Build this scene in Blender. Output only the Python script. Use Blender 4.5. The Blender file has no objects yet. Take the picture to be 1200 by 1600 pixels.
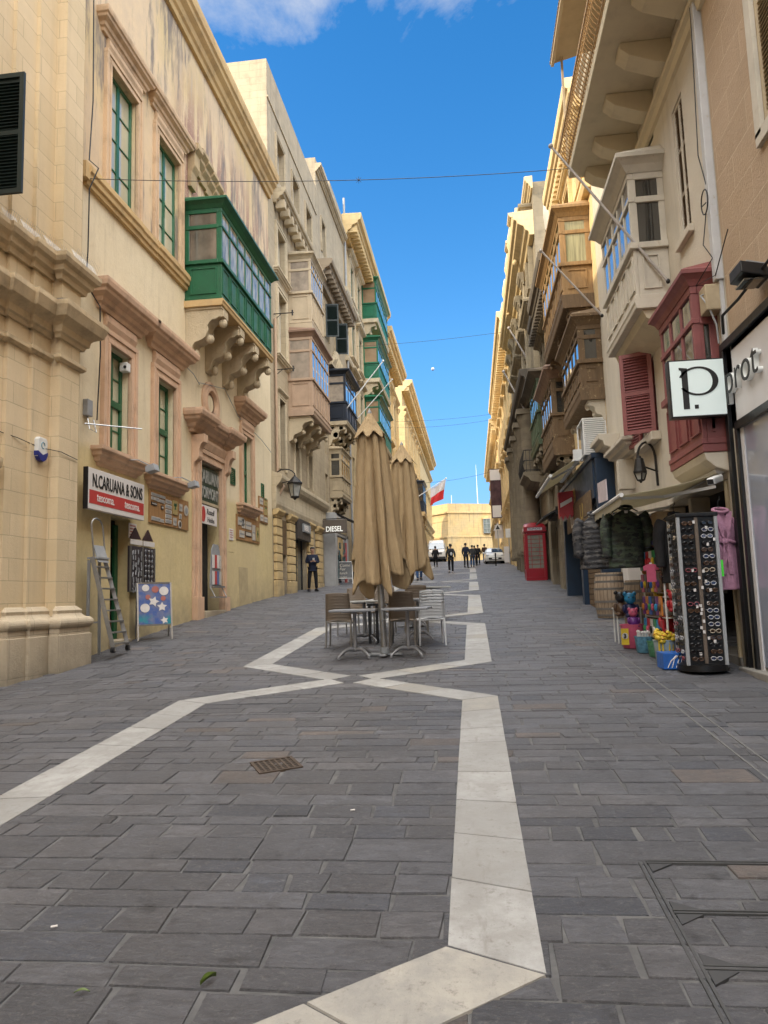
import math
SUN_E, SKY_S, SKY_SAT, SKY_VAL = 5.0, .27, 1.40, 1.0
SKY_LOW = (.32, 1.32, 3.3)
CLX, CLY, CLOUD, FILL_DECK = 0.0, 0.0, (3.0, 3.1, 3.3), (23, 22.7, 22)
import bpy, bmesh, math, random
from mathutils import Vector, Matrix
R = math.radians
PI = math.pi
rnd = random.Random(7)
sc = bpy.context.scene
COL = sc.collection
ORG = {}

# ------------------------------------------------------------------ mesh builder
class MB:
    def __init__(s):
        s.v = []; s.f = []; s.m = []; s.cur = 0
    def face(s, idx):
        s.f.append(tuple(idx)); s.m.append(s.cur)
    def quad(s, a, b, c, d):
        n = len(s.v); s.v += [tuple(a), tuple(b), tuple(c), tuple(d)]; s.face((n, n+1, n+2, n+3)); return s
    def hexa(s, P):
        n = len(s.v); s.v += [tuple(p) for p in P]
        for q in ((0,3,2,1),(4,5,6,7),(0,1,5,4),(1,2,6,5),(2,3,7,6),(3,0,4,7)):
            s.face([n+i for i in q])
        return s
    def box(s, x0, x1, y0, y1, z0, z1):
        return s.hexa([(x0,y0,z0),(x1,y0,z0),(x1,y1,z0),(x0,y1,z0),(x0,y0,z1),(x1,y0,z1),(x1,y1,z1),(x0,y1,z1)])
    def bar(s, p, q, w, h=None, up=(0,0,1)):
        h = h or w
        p = Vector(p); q = Vector(q); t = (q-p).normalized(); u = Vector(up)
        if abs(t.dot(u)) > .98: u = Vector((1,0,0))
        a = t.cross(u).normalized()*(w/2); b = a.cross(t).normalized()*(h/2)
        return s.hexa([p-a-b,p+a-b,p+a+b,p-a+b,q-a-b,q+a-b,q+a+b,q-a+b])
    def tube(s, pts, r, n=8, cap=True, closed=False):
        pts = [Vector(p) for p in pts]; k = len(pts)
        rs = r if isinstance(r, (list, tuple)) else [r]*k
        base = len(s.v); prev = None
        for i, p in enumerate(pts):
            if closed: t = pts[(i+1) % k]-pts[i-1]
            else: t = pts[min(i+1,k-1)]-pts[max(i-1,0)]
            t = t.normalized() if t.length > 1e-9 else Vector((0,0,1))
            if prev is None:
                u = Vector((0,0,1)) if abs(t.z) < .9 else Vector((1,0,0))
                a = t.cross(u).normalized()
            else:
                a = (prev - t*prev.dot(t))
                a = a.normalized() if a.length > 1e-6 else t.orthogonal().normalized()
            prev = a; b = t.cross(a)
            for j in range(n):
                w = 2*PI*j/n
                s.v.append(tuple(p + a*math.cos(w)*rs[i] + b*math.sin(w)*rs[i]))
        rings = k if closed else k-1
        for i in range(rings):
            i2 = (i+1) % k
            for j in range(n):
                s.face((base+i*n+j, base+i*n+(j+1)%n, base+i2*n+(j+1)%n, base+i2*n+j))
        if cap and not closed:
            s.face([base+j for j in range(n)][::-1]); s.face([base+(k-1)*n+j for j in range(n)])
        return s
    def lathe(s, prof, c=(0,0,0), n=16, sx=1, sy=1, axis='z'):
        base = len(s.v); k = len(prof)
        for r, z in prof:
            for j in range(n):
                w = 2*PI*j/n; a = math.cos(w)*r*sx; b = math.sin(w)*r*sy
                if axis == 'z': s.v.append((c[0]+a, c[1]+b, c[2]+z))
                elif axis == 'x': s.v.append((c[0]+z, c[1]+a, c[2]+b))
                else: s.v.append((c[0]+a, c[1]+z, c[2]+b))
        for i in range(k-1):
            for j in range(n):
                s.face((base+i*n+j, base+i*n+(j+1)%n, base+(i+1)*n+(j+1)%n, base+(i+1)*n+j))
        s.face([base+j for j in range(n)][::-1]); s.face([base+(k-1)*n+j for j in range(n)])
        return s
    def prism(s, poly, fn, t0, t1):
        n = len(s.v); k = len(poly)
        for t in (t0, t1):
            for u, v in poly: s.v.append(tuple(fn(u, v, t)))
        s.face([n+i for i in range(k)][::-1]); s.face([n+k+i for i in range(k)])
        for i in range(k): s.face((n+i, n+(i+1)%k, n+k+(i+1)%k, n+k+i))
        return s
    def sheet(s, fn, nu, nv, wrap=False):
        base = len(s.v)
        for i in range(nu+1):
            for j in range(nv if wrap else nv+1):
                s.v.append(tuple(fn(i/nu, j/nv)))
        w = nv if wrap else nv+1
        for i in range(nu):
            for j in range(nv):
                s.face((base+i*w+j, base+i*w+(j+1)%w, base+(i+1)*w+(j+1)%w, base+(i+1)*w+j))
        return s
    def ball(s, c, r, n=10, m=7, sc3=(1,1,1)):
        prof = [(r*math.sin(PI*i/m)+1e-4, -r*math.cos(PI*i/m)) for i in range(m+1)]
        b = len(s.v); s.lathe(prof, (0,0,0), n)
        for i in range(b, len(s.v)):
            x, y, z = s.v[i]; s.v[i] = (c[0]+x*sc3[0], c[1]+y*sc3[1], c[2]+z*sc3[2])
        return s
    def xf(s, M, start=0):
        for i in range(start, len(s.v)): s.v[i] = tuple(M @ Vector(s.v[i]))
        return s
    def add(s, o, M=None):
        b = len(s.v)
        s.v += [tuple(M @ Vector(p)) if M else p for p in o.v]
        s.f += [tuple(i+b for i in f) for f in o.f]; s.m += o.m
        return s
    def build(s, name, mats, parent=None, loc=None, smooth=None, bev=0, recalc=True, rotz=0):
        me = bpy.data.meshes.new(name)
        if parent is not None: o0 = ORG.get(parent.name, Vector((0,0,0)))
        else: o0 = Vector(loc) if loc else Vector((0,0,0))
        me.from_pydata([tuple(Vector(p)-o0) for p in s.v], [], s.f)
        if recalc:
            bm = bmesh.new(); bm.from_mesh(me); bmesh.ops.recalc_face_normals(bm, faces=bm.faces); bm.to_mesh(me); bm.free()
        if not isinstance(mats, (list, tuple)): mats = [mats]
        for m in mats: me.materials.append(m)
        if len(mats) > 1: me.polygons.foreach_set('material_index', s.m)
        if smooth is not None:
            me.polygons.foreach_set('use_smooth', [True]*len(me.polygons))
            me.set_sharp_from_angle(angle=R(smooth))
        ob = bpy.data.objects.new(name, me); COL.objects.link(ob)
        if parent is not None: ob.parent = parent
        else: ob.location = o0; ob.rotation_euler.z = rotz
        ORG[ob.name] = o0
        if bev:
            b = ob.modifiers.new('bevel', 'BEVEL'); b.width = bev; b.segments = 2; b.limit_method = 'ANGLE'; b.angle_limit = R(40)
        return ob

def tag(o, label=None, cat=None, group=None, kind=None):
    if label: o['label'] = label
    if cat: o['category'] = cat
    if group: o['group'] = group
    if kind: o['kind'] = kind
    return o
def thing(name, label, cat, loc=(0,0,0), rotz=0, group=None):
    o = bpy.data.objects.new(name, None); o.empty_display_size = .1; COL.objects.link(o)
    o.location = loc; o.rotation_euler.z = rotz
    ORG[o.name] = Vector(loc) if rotz == 0 else Vector((0,0,0))
    return tag(o, label, cat, group)
def local(o):   # following parts are given in the thing's own coordinates
    ORG[o.name] = Vector((0,0,0)); return o
def dup(o, loc=None, rotz=None, label=None, group=None):
    c = o.copy(); COL.objects.link(c)
    if loc is not None: c.location = loc
    if rotz is not None: c.rotation_euler.z = rotz
    if label: c['label'] = label
    if group: c['group'] = group
    for ch in list(o.children):
        d = ch.copy(); COL.objects.link(d); d.parent = c
        for g in list(ch.children):
            e = g.copy(); COL.objects.link(e); e.parent = d
    return c
def text(s, name, size, mat, parent, M, sx=1, bold=0, ext=.003, shear=0, align='LEFT', space=1):
    cu = bpy.data.curves.new('lettering_curve', 'FONT'); cu.body = s; cu.size = size; cu.extrude = ext
    cu.offset = bold; cu.shear = shear; cu.align_x = align; cu.space_character = space; cu.resolution_u = 4
    t = bpy.data.objects.new('lettering_tmp', cu); COL.objects.link(t)
    dg = bpy.context.evaluated_depsgraph_get()
    me = bpy.data.meshes.new_from_object(t.evaluated_get(dg))
    bpy.data.objects.remove(t); bpy.data.curves.remove(cu)
    o0 = ORG.get(parent.name, Vector((0,0,0)))
    me.transform(Matrix.Translation(-o0) @ M @ Matrix.Diagonal((sx,1,1,1)))
    me.materials.clear(); me.materials.append(mat)
    ob = bpy.data.objects.new(name, me); COL.objects.link(ob); ob.parent = parent; ORG[ob.name] = o0
    return ob
def frame_mat(o, xdir, ydir):
    x = Vector(xdir).normalized(); y = Vector(ydir).normalized(); z = x.cross(y)
    return Matrix(((x.x,y.x,z.x,o[0]),(x.y,y.y,z.y,o[1]),(x.z,y.z,z.z,o[2]),(0,0,0,1)))

# ------------------------------------------------------------------ materials
MATS = {}
def newmat(name):
    m = bpy.data.materials.new(name); m.use_nodes = True
    nt = m.node_tree; b = nt.nodes['Principled BSDF']
    MATS[name] = m
    return m, nt, b
def N(nt, t, **k):
    n = nt.nodes.new(t)
    for a, v in k.items(): setattr(n, a, v)
    return n
def mixc(nt, fac, a, b, mode='MIX'):
    n = N(nt, 'ShaderNodeMix', data_type='RGBA', blend_type=mode)
    for i, v in ((0, fac), (6, a), (7, b)):
        if hasattr(v, 'links'): nt.links.new(v, n.inputs[i])
        elif i == 0: n.inputs[0].default_value = v
        else: n.inputs[i].default_value = (*v[:3], 1)
    return n.outputs[2]
def math_(nt, op, a, b=None, c=None, clamp=False):
    n = N(nt, 'ShaderNodeMath', operation=op, use_clamp=clamp)
    for i, v in enumerate((a, b, c)):
        if v is None: continue
        if hasattr(v, 'links'): nt.links.new(v, n.inputs[i])
        else: n.inputs[i].default_value = v
    return n.outputs[0]
def ramp(nt, x, lo, hi, a=0., b=1.):
    n = N(nt, 'ShaderNodeMapRange', clamp=True); nt.links.new(x, n.inputs[0])
    for i, v in enumerate((lo, hi, a, b)): n.inputs[i+1].default_value = v
    return n.outputs[0]
def noise(nt, vec, scale, detail=4, rough=.6, out=0, dist=0):
    n = N(nt, 'ShaderNodeTexNoise'); n.inputs['Scale'].default_value = scale
    n.inputs['Detail'].default_value = detail; n.inputs['Roughness'].default_value = rough; n.inputs['Distortion'].default_value = dist
    nt.links.new(vec, n.inputs['Vector']); return n.outputs[out]
def mapv(nt, vec, scale=(1,1,1), loc=(0,0,0)):
    n = N(nt, 'ShaderNodeMapping'); nt.links.new(vec, n.inputs[0]); n.inputs['Scale'].default_value = scale; n.inputs['Location'].default_value = loc
    return n.outputs[0]
def bump(nt, b, h, strength=.3, dist=.02):
    n = N(nt, 'ShaderNodeBump'); n.inputs['Strength'].default_value = strength; n.inputs['Distance'].default_value = dist
    nt.links.new(h, n.inputs['Height']); nt.links.new(n.outputs[0], b.inputs['Normal'])
def pos(nt): return N(nt, 'ShaderNodeNewGeometry').outputs['Position']
def objco(nt): return N(nt, 'ShaderNodeTexCoord').outputs['Object']
def facvec(nt):
    s = N(nt, 'ShaderNodeSeparateXYZ'); nt.links.new(pos(nt), s.inputs[0])
    c = N(nt, 'ShaderNodeCombineXYZ'); nt.links.new(math_(nt, 'ADD', s.outputs[0], s.outputs[1]), c.inputs[0]); nt.links.new(s.outputs[2], c.inputs[1])
    return c.outputs[0], s.outputs[2], s.outputs
def dk(c, k): return tuple(x*k for x in c)

def stone(name, col, bw=.62, bh=.3, mortar=.5, stain=.5, rough=.9, col2=None, mcol=None, soot=0., grime=None, bmp=.35):
    """limestone: ashlar joints, per-block tint, streaks, soot on top edges"""
    m, nt, b = newmat(name); col2 = col2 or dk(col, .8)
    fv, z, s3 = facvec(nt); p = pos(nt)
    big = noise(nt, p, .35, 5, .65); med = noise(nt, p, 2.2, 5, .65); fine = noise(nt, p, 26, 4, .7)
    c = mixc(nt, ramp(nt, big, .35, .7), col, col2)
    c = mixc(nt, ramp(nt, med, .45, .8, 0, .35), c, dk(col, .72))
    streak = noise(nt, mapv(nt, p, (3.2, 3.2, .22)), 1.0, 5, .6)
    c = mixc(nt, ramp(nt, streak, .52, .78, 0, stain), c, (.2, .165, .13))
    h = fine
    if bw:
        br = N(nt, 'ShaderNodeTexBrick'); nt.links.new(fv, br.inputs['Vector'])
        br.inputs['Scale'].default_value = 1; br.inputs['Brick Width'].default_value = bw; br.inputs['Row Height'].default_value = bh
        br.inputs['Mortar Size'].default_value = .008; br.inputs['Mortar Smooth'].default_value = .25
        br.inputs['Color1'].default_value = (.35,.35,.35,1); br.inputs['Color2'].default_value = (.65,.65,.65,1); br.inputs['Mortar'].default_value = (.5,.5,.5,1)
        sep = N(nt, 'ShaderNodeSeparateColor'); nt.links.new(br.outputs['Color'], sep.inputs[0])
        c = mixc(nt, .55, c, mixc(nt, sep.outputs[0], dk(c_ := col, .72), dk(col, 1.22)), 'MIX') if False else mixc(nt, ramp(nt, sep.outputs[0], .35, .65, 0, .32), c, dk(col2, .78))
        mm = math_(nt, 'MULTIPLY', br.outputs['Fac'], ramp(nt, med, .3, .6, mortar*.5, mortar))
        c = mixc(nt, mm, c, mcol or dk(col, .42))
        h = math_(nt, 'SUBTRACT', fine, math_(nt, 'MULTIPLY', br.outputs['Fac'], .8))
    if soot:
        g = N(nt, 'ShaderNodeNewGeometry'); sn = N(nt, 'ShaderNodeSeparateXYZ'); nt.links.new(g.outputs['Normal'], sn.inputs[0])
        f = math_(nt, 'MULTIPLY', ramp(nt, sn.outputs[2], .2, .8), soot)
        c = mixc(nt, math_(nt, 'ADD', f, ramp(nt, med, .5, .75, 0, soot*.6), clamp=True), c, (.085,.07,.055))
    if grime:   # darker, rain-splashed foot of the wall
        zz = math_(nt, 'SUBTRACT', z, math_(nt, 'MULTIPLY', s3[1], .066))
        f = math_(nt, 'MULTIPLY', ramp(nt, zz, grime, -.1), ramp(nt, med, .25, .65, .25, .8))
        c = mixc(nt, f, c, dk((.32,.28,.21), .7))
    nt.links.new(c, b.inputs['Base Color']); b.inputs['Roughness'].default_value = rough
    b.inputs['Specular IOR Level'].default_value = .25
    bump(nt, b, h, bmp, .02)
    return m

def plain(name, col, rough=.5, metal=0, var=.25, scale=6, spec=.5, bmp=0, emit=None, coat=0, wear=None):
    m, nt, b = newmat(name); oc = pos(nt)
    n = noise(nt, oc, scale, 5, .65)
    c = mixc(nt, ramp(nt, n, .3, .75, 0, 1), col, dk(col, 1-var))
    if wear:
        n2 = noise(nt, oc, scale*3.1, 6, .75)
        c = mixc(nt, ramp(nt, n2, .60, .68), c, wear)
    nt.links.new(c, b.inputs['Base Color'])
    nt.links.new(ramp(nt, n, .3, .7, max(0, rough-.08), min(1, rough+.08)), b.inputs['Roughness'])
    b.inputs['Metallic'].default_value = metal; b.inputs['Specular IOR Level'].default_value = spec
    b.inputs['Coat Weight'].default_value = coat
    if bmp: bump(nt, b, noise(nt, oc, scale*5, 4, .7), bmp, .01)
    if emit:
        b.inputs['Emission Color'].default_value = (*col, 1); b.inputs['Emission Strength'].default_value = emit
    return m

def glassy(name, col, rough=.04, var=.3, scale=1.5, stretch=(1,1,1), spec=.8):
    """window pane coloured by what hangs behind it or by a painted reflection"""
    m, nt, b = newmat(name)
    n = noise(nt, mapv(nt, pos(nt), stretch), scale, 3, .55)
    c = mixc(nt, ramp(nt, n, .35, .65), col, dk(col, 1-var))
    nt.links.new(c, b.inputs['Base Color']); b.inputs['Roughness'].default_value = rough
    b.inputs['Specular IOR Level'].default_value = spec; b.inputs['IOR'].default_value = 1.55
    b.inputs['Coat Weight'].default_value = 1; b.inputs['Coat Roughness'].default_value = .02
    bump(nt, b, noise(nt, pos(nt), 1.1, 2, .4), .25, .05)
    return m

def wood(name, col, rough=.6, grain=(1.5, 1.5, 14), var=.45, wear=None):
    m, nt, b = newmat(name); p = pos(nt)
    n = noise(nt, mapv(nt, p, (9, 9, .9)), 2.0, 6, .65, dist=.4)
    n2 = noise(nt, p, 1.7, 4, .6)
    c = mixc(nt, ramp(nt, n, .3, .7), col, dk(col, 1-var))
    c = mixc(nt, ramp(nt, n2, .45, .8, 0, .5), c, dk(col, .55))
    if wear: c = mixc(nt, ramp(nt, noise(nt, p, 9, 6, .75), .58, .66), c, wear)
    nt.links.new(c, b.inputs['Base Color']); b.inputs['Roughness'].default_value = rough
    bump(nt, b, n, .25, .01)
    return m

# ------------------------------------------------------------------ ground height of the sloping street
def gz(x, y):
    z = -.05 + .066*y if y < 82 else -.05+.066*82 + .041*(y-82)
    if y > 140: z = -.05+.066*82 + .041*58
    if y < -25: z = -.05 - .066*25
    if x < -3.5:
        e = min(1, (-3.5-x)/3.2)
        pts = ((0,-.1),(9,-.1),(12,-.08),(14,.02),(18,.12),(25,.16),(34,.03),(45,0),(400,0))
        for (a, fa), (c, fc) in zip(pts, pts[1:]):
            if a <= y <= c: z += e*e*(fa+(fc-fa)*(y-a)/(c-a)); break
    return z
XL, XR = -6.8, 3.3
# ------------------------------------------------------------------ camera, sun, sky
F_PX, PITCH, YAW, ROLL = 1147.93, .115485, .117207, -.0310545
cy_, sy_ = math.cos(YAW), math.sin(YAW); cp_, sp_ = math.cos(PITCH), math.sin(PITCH)
fw = Vector((-sy_*cp_, cy_*cp_, sp_)); r0 = Vector((cy_, sy_, 0)); u0 = r0.cross(fw)
cr, sr = math.cos(ROLL), math.sin(ROLL)
rt = r0*cr + u0*sr; up = u0*cr - r0*sr
cam = bpy.data.cameras.new('camera'); cam.sensor_fit = 'AUTO'; cam.sensor_width = 36; cam.lens = F_PX/1600*36; cam.clip_end = 3000; cam.clip_start = .05
co = bpy.data.objects.new('camera', cam); COL.objects.link(co)
co.matrix_world = Matrix(((rt.x,up.x,-fw.x,0),(rt.y,up.y,-fw.y,0),(rt.z,up.z,-fw.z,1.6),(0,0,0,1)))
sc.camera = co

AZ, EL = 68, 36.6           # sunlight travels towards (sin AZ, cos AZ)
sun = bpy.data.lights.new('sun', 'SUN'); sun.energy = SUN_E; sun.angle = R(.53); sun.color = (1, .83, .57)
so = bpy.data.objects.new('sun', sun); COL.objects.link(so)
d = Vector((math.sin(R(AZ))*math.cos(R(EL)), math.cos(R(AZ))*math.cos(R(EL)), -math.sin(R(EL))))
so.rotation_euler = d.to_track_quat('-Z', 'Y').to_euler(); so.location = (-60, -30, 60)

w = bpy.data.worlds.new('World'); sc.world = w; w.use_nodes = True
nt = w.node_tree; bg = nt.nodes['Background']
sky = N(nt, 'ShaderNodeTexSky', sky_type='NISHITA'); sky.sun_disc = False; sky.sun_elevation = R(EL); sky.sun_rotation = R(180+AZ)
sky.air_density = 1.0; sky.dust_density = .35; sky.ozone_density = 1.6; sky.altitude = 0
tc = N(nt, 'ShaderNodeTexCoord').outputs['Generated']
sp = N(nt, 'ShaderNodeSeparateXYZ'); nt.links.new(tc, sp.inputs[0])
# wispy cumulus edge, a real band of cloud between elevation 33 and 50 degrees
pv = N(nt, 'ShaderNodeCombineXYZ')
zz = math_(nt, 'ADD', sp.outputs[2], .12)
nt.links.new(math_(nt, 'DIVIDE', sp.outputs[0], zz), pv.inputs[0]); nt.links.new(math_(nt, 'DIVIDE', sp.outputs[1], zz), pv.inputs[1])
n1 = noise(nt, mapv(nt, pv.outputs[0], (1, 1.0, 1), (CLX, CLY, 0)), 3.0, 9, .62, dist=.35)
n2 = noise(nt, pv.outputs[0], 9, 8, .6)
cov = ramp(nt, sp.outputs[2], .60, .665, -.26, .045)
m_ = math_(nt, 'ADD', math_(nt, 'ADD', math_(nt, 'ADD', n1, ramp(nt, sp.outputs[0], .02, -.25, -.04, .08)), math_(nt, 'MULTIPLY', math_(nt, 'SUBTRACT', n2, .5), .22)), cov)
mask = ramp(nt, m_, .48, .74, 0, .97)
hs = N(nt, 'ShaderNodeHueSaturation'); hs.inputs['Saturation'].default_value = SKY_SAT; hs.inputs['Value'].default_value = SKY_VAL; nt.links.new(sky.outputs[0], hs.inputs['Color'])
lowf = ramp(nt, sp.outputs[2], .34, .02, 0, .85)
base = mixc(nt, lowf, hs.outputs[0], SKY_LOW)
fill_deck = math_(nt, 'MAXIMUM', ramp(nt, sp.outputs[2], .70, .86), math_(nt, 'MULTIPLY', ramp(nt, sp.outputs[1], .1, -.4), ramp(nt, sp.outputs[2], .2, .4)))  # unseen bright cloud added overhead and behind the camera to lift the shade
fill_deck = math_(nt, 'MULTIPLY', fill_deck, ramp(nt, n1, .30, .50, .55, 1))
cc = mixc(nt, mask, base, CLOUD)
cc = mixc(nt, fill_deck, cc, FILL_DECK)
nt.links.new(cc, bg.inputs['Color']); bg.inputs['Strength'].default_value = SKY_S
sc.view_settings.view_transform = 'Standard'; sc.view_settings.look = 'None'; sc.view_settings.exposure = 0; sc.view_settings.gamma = 1
sc.cycles.max_bounces = 8; sc.cycles.diffuse_bounces = 5; sc.cycles.use_denoising = True
sc.cycles.caustics_reflective = False; sc.cycles.caustics_refractive = False

# ------------------------------------------------------------------ material library
LIME = (.60, .445, .255); CREAM = (.68, .58, .40)
M_ash = stone('ashlar_honey', (.72,.58,.385), .95, .335, .55, .22, col2=(.62,.49,.30), grime=.9)
M_mold = stone('moulded_stone', (.62,.49,.31), 0, 0, 0, .3, col2=(.5,.385,.24), soot=.75)
M_plinth = stone('worn_plinth_stone', (.62,.52,.38), 1.1, .6, .5, .4, col2=(.47,.39,.28), grime=.5, bmp=.6)
M_pink = stone('salmon_paint', (.65,.44,.30), 0, 0, 0, .32, col2=(.54,.36,.24), soot=.5)
M_ochre = stone('ochre_moulding', (.60,.42,.20), 0, 0, 0, .3, col2=(.5,.34,.17), soot=.5)
M_weath = stone('weathered_limestone', (.52,.43,.29), .8, .28, .5, .6, col2=(.42,.34,.23), soot=.5)
M_pale = stone('pale_limestone', (.63,.54,.385), .8, .28, .35, .35, col2=(.5,.41,.28), soot=.35, grime=.9)
M_gold = stone('golden_limestone', (.70,.53,.275), .9, .3, .45, .22, col2=(.58,.42,.21), soot=.3, grime=.8)
M_dark = stone('sooty_limestone', (.25,.205,.14), .8, .3, .5, .8, col2=(.15,.122,.085), soot=.8, grime=.8)
M_soot = stone('blackened_stone', (.13,.11,.085), 0, 0, 0, .6, col2=(.07,.06,.05), soot=.9)
M_orange = stone('sunny_limestone', (.80,.60,.31), .8, .3, .5, .3, col2=(.68,.53,.30), soot=.2)
M_white = stone('flaking_whitewash', (.56,.51,.43), 0, 0, 0, .35, col2=(.55,.49,.385), grime=.8, bmp=.5)
M_browns = stone('worn_brown_stone', (.45,.335,.235), 1.0, .42, .55, .35, col2=(.40,.29,.19), mcol=(.56,.45,.32), bmp=.5)
M_corbel = stone('carved_corbel_stone', (.56,.47,.33), 0, 0, 0, .45, col2=(.42,.34,.22), soot=.3, bmp=.7)
M_bast = stone('bastion_limestone', (.72,.49,.21), 1.1, .42, .7, .8, col2=(.60,.46,.26), soot=.2)
M_asphalt = plain('roof_felt', (.35,.31,.25), .9)

def peel():
    m, nt, b = newmat('peeling_plaster'); p = pos(nt)
    s3 = N(nt, 'ShaderNodeSeparateXYZ'); nt.links.new(p, s3.inputs[0]); z = s3.outputs[2]; y = s3.outputs[1]
    big = noise(nt, p, .5, 5, .6); med = noise(nt, p, 2.6, 6, .65); st = noise(nt, mapv(nt, p, (2.4,2.4,.35)), 1, 6, .7, dist=.3)
    st2 = noise(nt, mapv(nt, p, (1.5,1.5,.28), (7,3,2)), 1, 6, .72)
    up_ = mixc(nt, ramp(nt, med, .3, .7), (.68,.52,.33), (.58,.45,.31))
    up_ = mixc(nt, ramp(nt, big, .45, .65, 0, .6), up_, (.60,.46,.22))
    yb = math_(nt, 'MULTIPLY', ramp(nt, y, 15.9, 16.9), ramp(nt, z, 15.8, 13.6))
    up_ = mixc(nt, math_(nt, 'MULTIPLY', ramp(nt, st, .44, .53), yb), up_, (.31,.175,.14))
    up_ = mixc(nt, math_(nt, 'MULTIPLY', ramp(nt, noise(nt, p, 14, 5, .75), .56, .6), math_(nt, 'MULTIPLY', yb, ramp(nt, st, .44, .5))), up_, (.56,.42,.30))
    up_ = mixc(nt, ramp(nt, st2, .51, .62, 0, .9), up_, (.21,.18,.16))
    up_ = mixc(nt, ramp(nt, noise(nt, mapv(nt, p, (3,3,.3), (1,9,4)), 1.3, 6, .7), .56, .68, 0, .6), up_, (.46,.38,.30))
    mid = mixc(nt, ramp(nt, med, .35, .75), (.74,.635,.45), (.69,.585,.40))
    fin = noise(nt, p, 11, 6, .75)
    mid = mixc(nt, ramp(nt, fin, .5, .72, 0, .35), mid, (.53,.44,.30))
    mid = mixc(nt, ramp(nt, st2, .55, .7, 0, .45), mid, (.50,.41,.28))
    low = mixc(nt, ramp(nt, med, .3, .7), (.70,.575,.315), (.62,.50,.26))
    low = mixc(nt, ramp(nt, big, .42, .62, 0, .55), low, (.56,.45,.27))
    low = mixc(nt, ramp(nt, fin, .48, .7, 0, .5), low, (.50,.40,.23))
    wob = math_(nt, 'ADD', z, math_(nt, 'MULTIPLY', med, .35))
    c = mixc(nt, ramp(nt, wob, 4.55, 4.75), low, mid)
    c = mixc(nt, ramp(nt, z, 9.64, 9.74), c, up_)
    zz = math_(nt, 'SUBTRACT', z, math_(nt, 'MULTIPLY', y, .066))
    c = mixc(nt, math_(nt, 'MULTIPLY', ramp(nt, zz, .9, 0), ramp(nt, med, .3, .65, .15, .75)), c, (.30,.25,.18))
    c = mixc(nt, math_(nt, 'MULTIPLY', ramp(nt, noise(nt, mapv(nt, p, (4,4,.3)), 1, 5, .65), .55, .75, 0, .35), ramp(nt, z, 9.7, 8.5)), c, (.36,.28,.17))
    nt.links.new(c, b.inputs['Base Color']); b.inputs['Roughness'].default_value = .9; b.inputs['Specular IOR Level'].default_value = .2
    bump(nt, b, math_(nt, 'ADD', noise(nt, p, 18, 5, .7), math_(nt, 'MULTIPLY', st, 1.2)), .35, .02)
    return m
M_peel = peel()

M_green = plain('dark_green_paint', (.018,.125,.055), .38, spec=.5, scale=3, var=.35, bmp=.08, wear=(.05,.15,.08))
M_green2 = plain('bright_green_paint', (.010,.155,.075), .4, scale=3, var=.3, bmp=.08)
M_greenol = plain('olive_green_paint', (.07,.10,.045), .55, scale=3, var=.4, wear=(.15,.16,.10))
M_navy = plain('navy_paint', (.006,.013,.027), .4, scale=3, var=.3)
M_bluepub = plain('blue_shopfront_paint', (.010,.028,.060), .4, scale=4, var=.3)
M_red = plain('faded_red_paint', (.25,.075,.072), .5, scale=3, var=.3, bmp=.06, wear=(.30,.09,.085))
M_rosy = plain('pink_beige_paint', (.45,.315,.215), .6, scale=3, var=.25, wear=(.40,.29,.2))
M_beigep = plain('pale_beige_paint', (.52,.42,.285), .6, scale=3, var=.22)
M_whitep = plain('chalky_white_paint', (.55,.50,.41), .65, scale=3, var=.22, wear=(.40,.33,.24))
M_stonep = plain('buff_paint', (.46,.37,.24), .7, scale=3, var=.3)
M_wood = wood('bare_timber', (.36,.215,.085), .65, wear=(.27,.18,.09))
M_woodd = wood('weathered_timber', (.17,.105,.05), .7, wear=(.33,.24,.13))
M_blind = glassy('pane_with_blind', (.52,.50,.36), .08, .15, .8)
M_pane = glassy('dark_pane', (.045,.045,.042), .03, .5, 1.2)
M_reflpane = glassy('painted_reflection_pane', (.50,.44,.28), .05, .65, 2.0, (3,3,1), .35)  # yellow reflection of the sunlit facade opposite put into the pane colour
M_reflpane.node_tree.nodes['Principled BSDF'].inputs['Coat Weight'].default_value = .35
M_curt = glassy('pane_with_curtain', (.34,.33,.19), .06, .45, 3.0, (6,6,.4))
M_shopg = glassy('shop_window', (.10,.13,.14), .03, .7, 1.6)
M_black = plain('black_paint', (.012,.012,.014), .4, scale=8)
M_iron = plain('wrought_iron', (.03,.028,.027), .55, .6, scale=14, wear=(.09,.05,.03))
M_rust = plain('rusty_rail', (.42,.27,.13), .6, .2, scale=18, wear=(.55,.45,.32))
M_steel = plain('galvanised_steel', (.42,.43,.44), .4, .85, scale=14)
M_alu = plain('brushed_aluminium', (.36,.35,.33), .38, .8, scale=10)
M_wplas = plain('white_plastic', (.72,.72,.70), .45, scale=5, var=.1)
M_gplas = plain('grey_plastic', (.32,.33,.34), .5, scale=5)
M_cable = plain('black_cable', (.012,.012,.013), .6)
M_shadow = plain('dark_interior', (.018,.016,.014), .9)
M_greyst = plain('render_grey', (.30,.28,.25), .85, bmp=.2)

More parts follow.
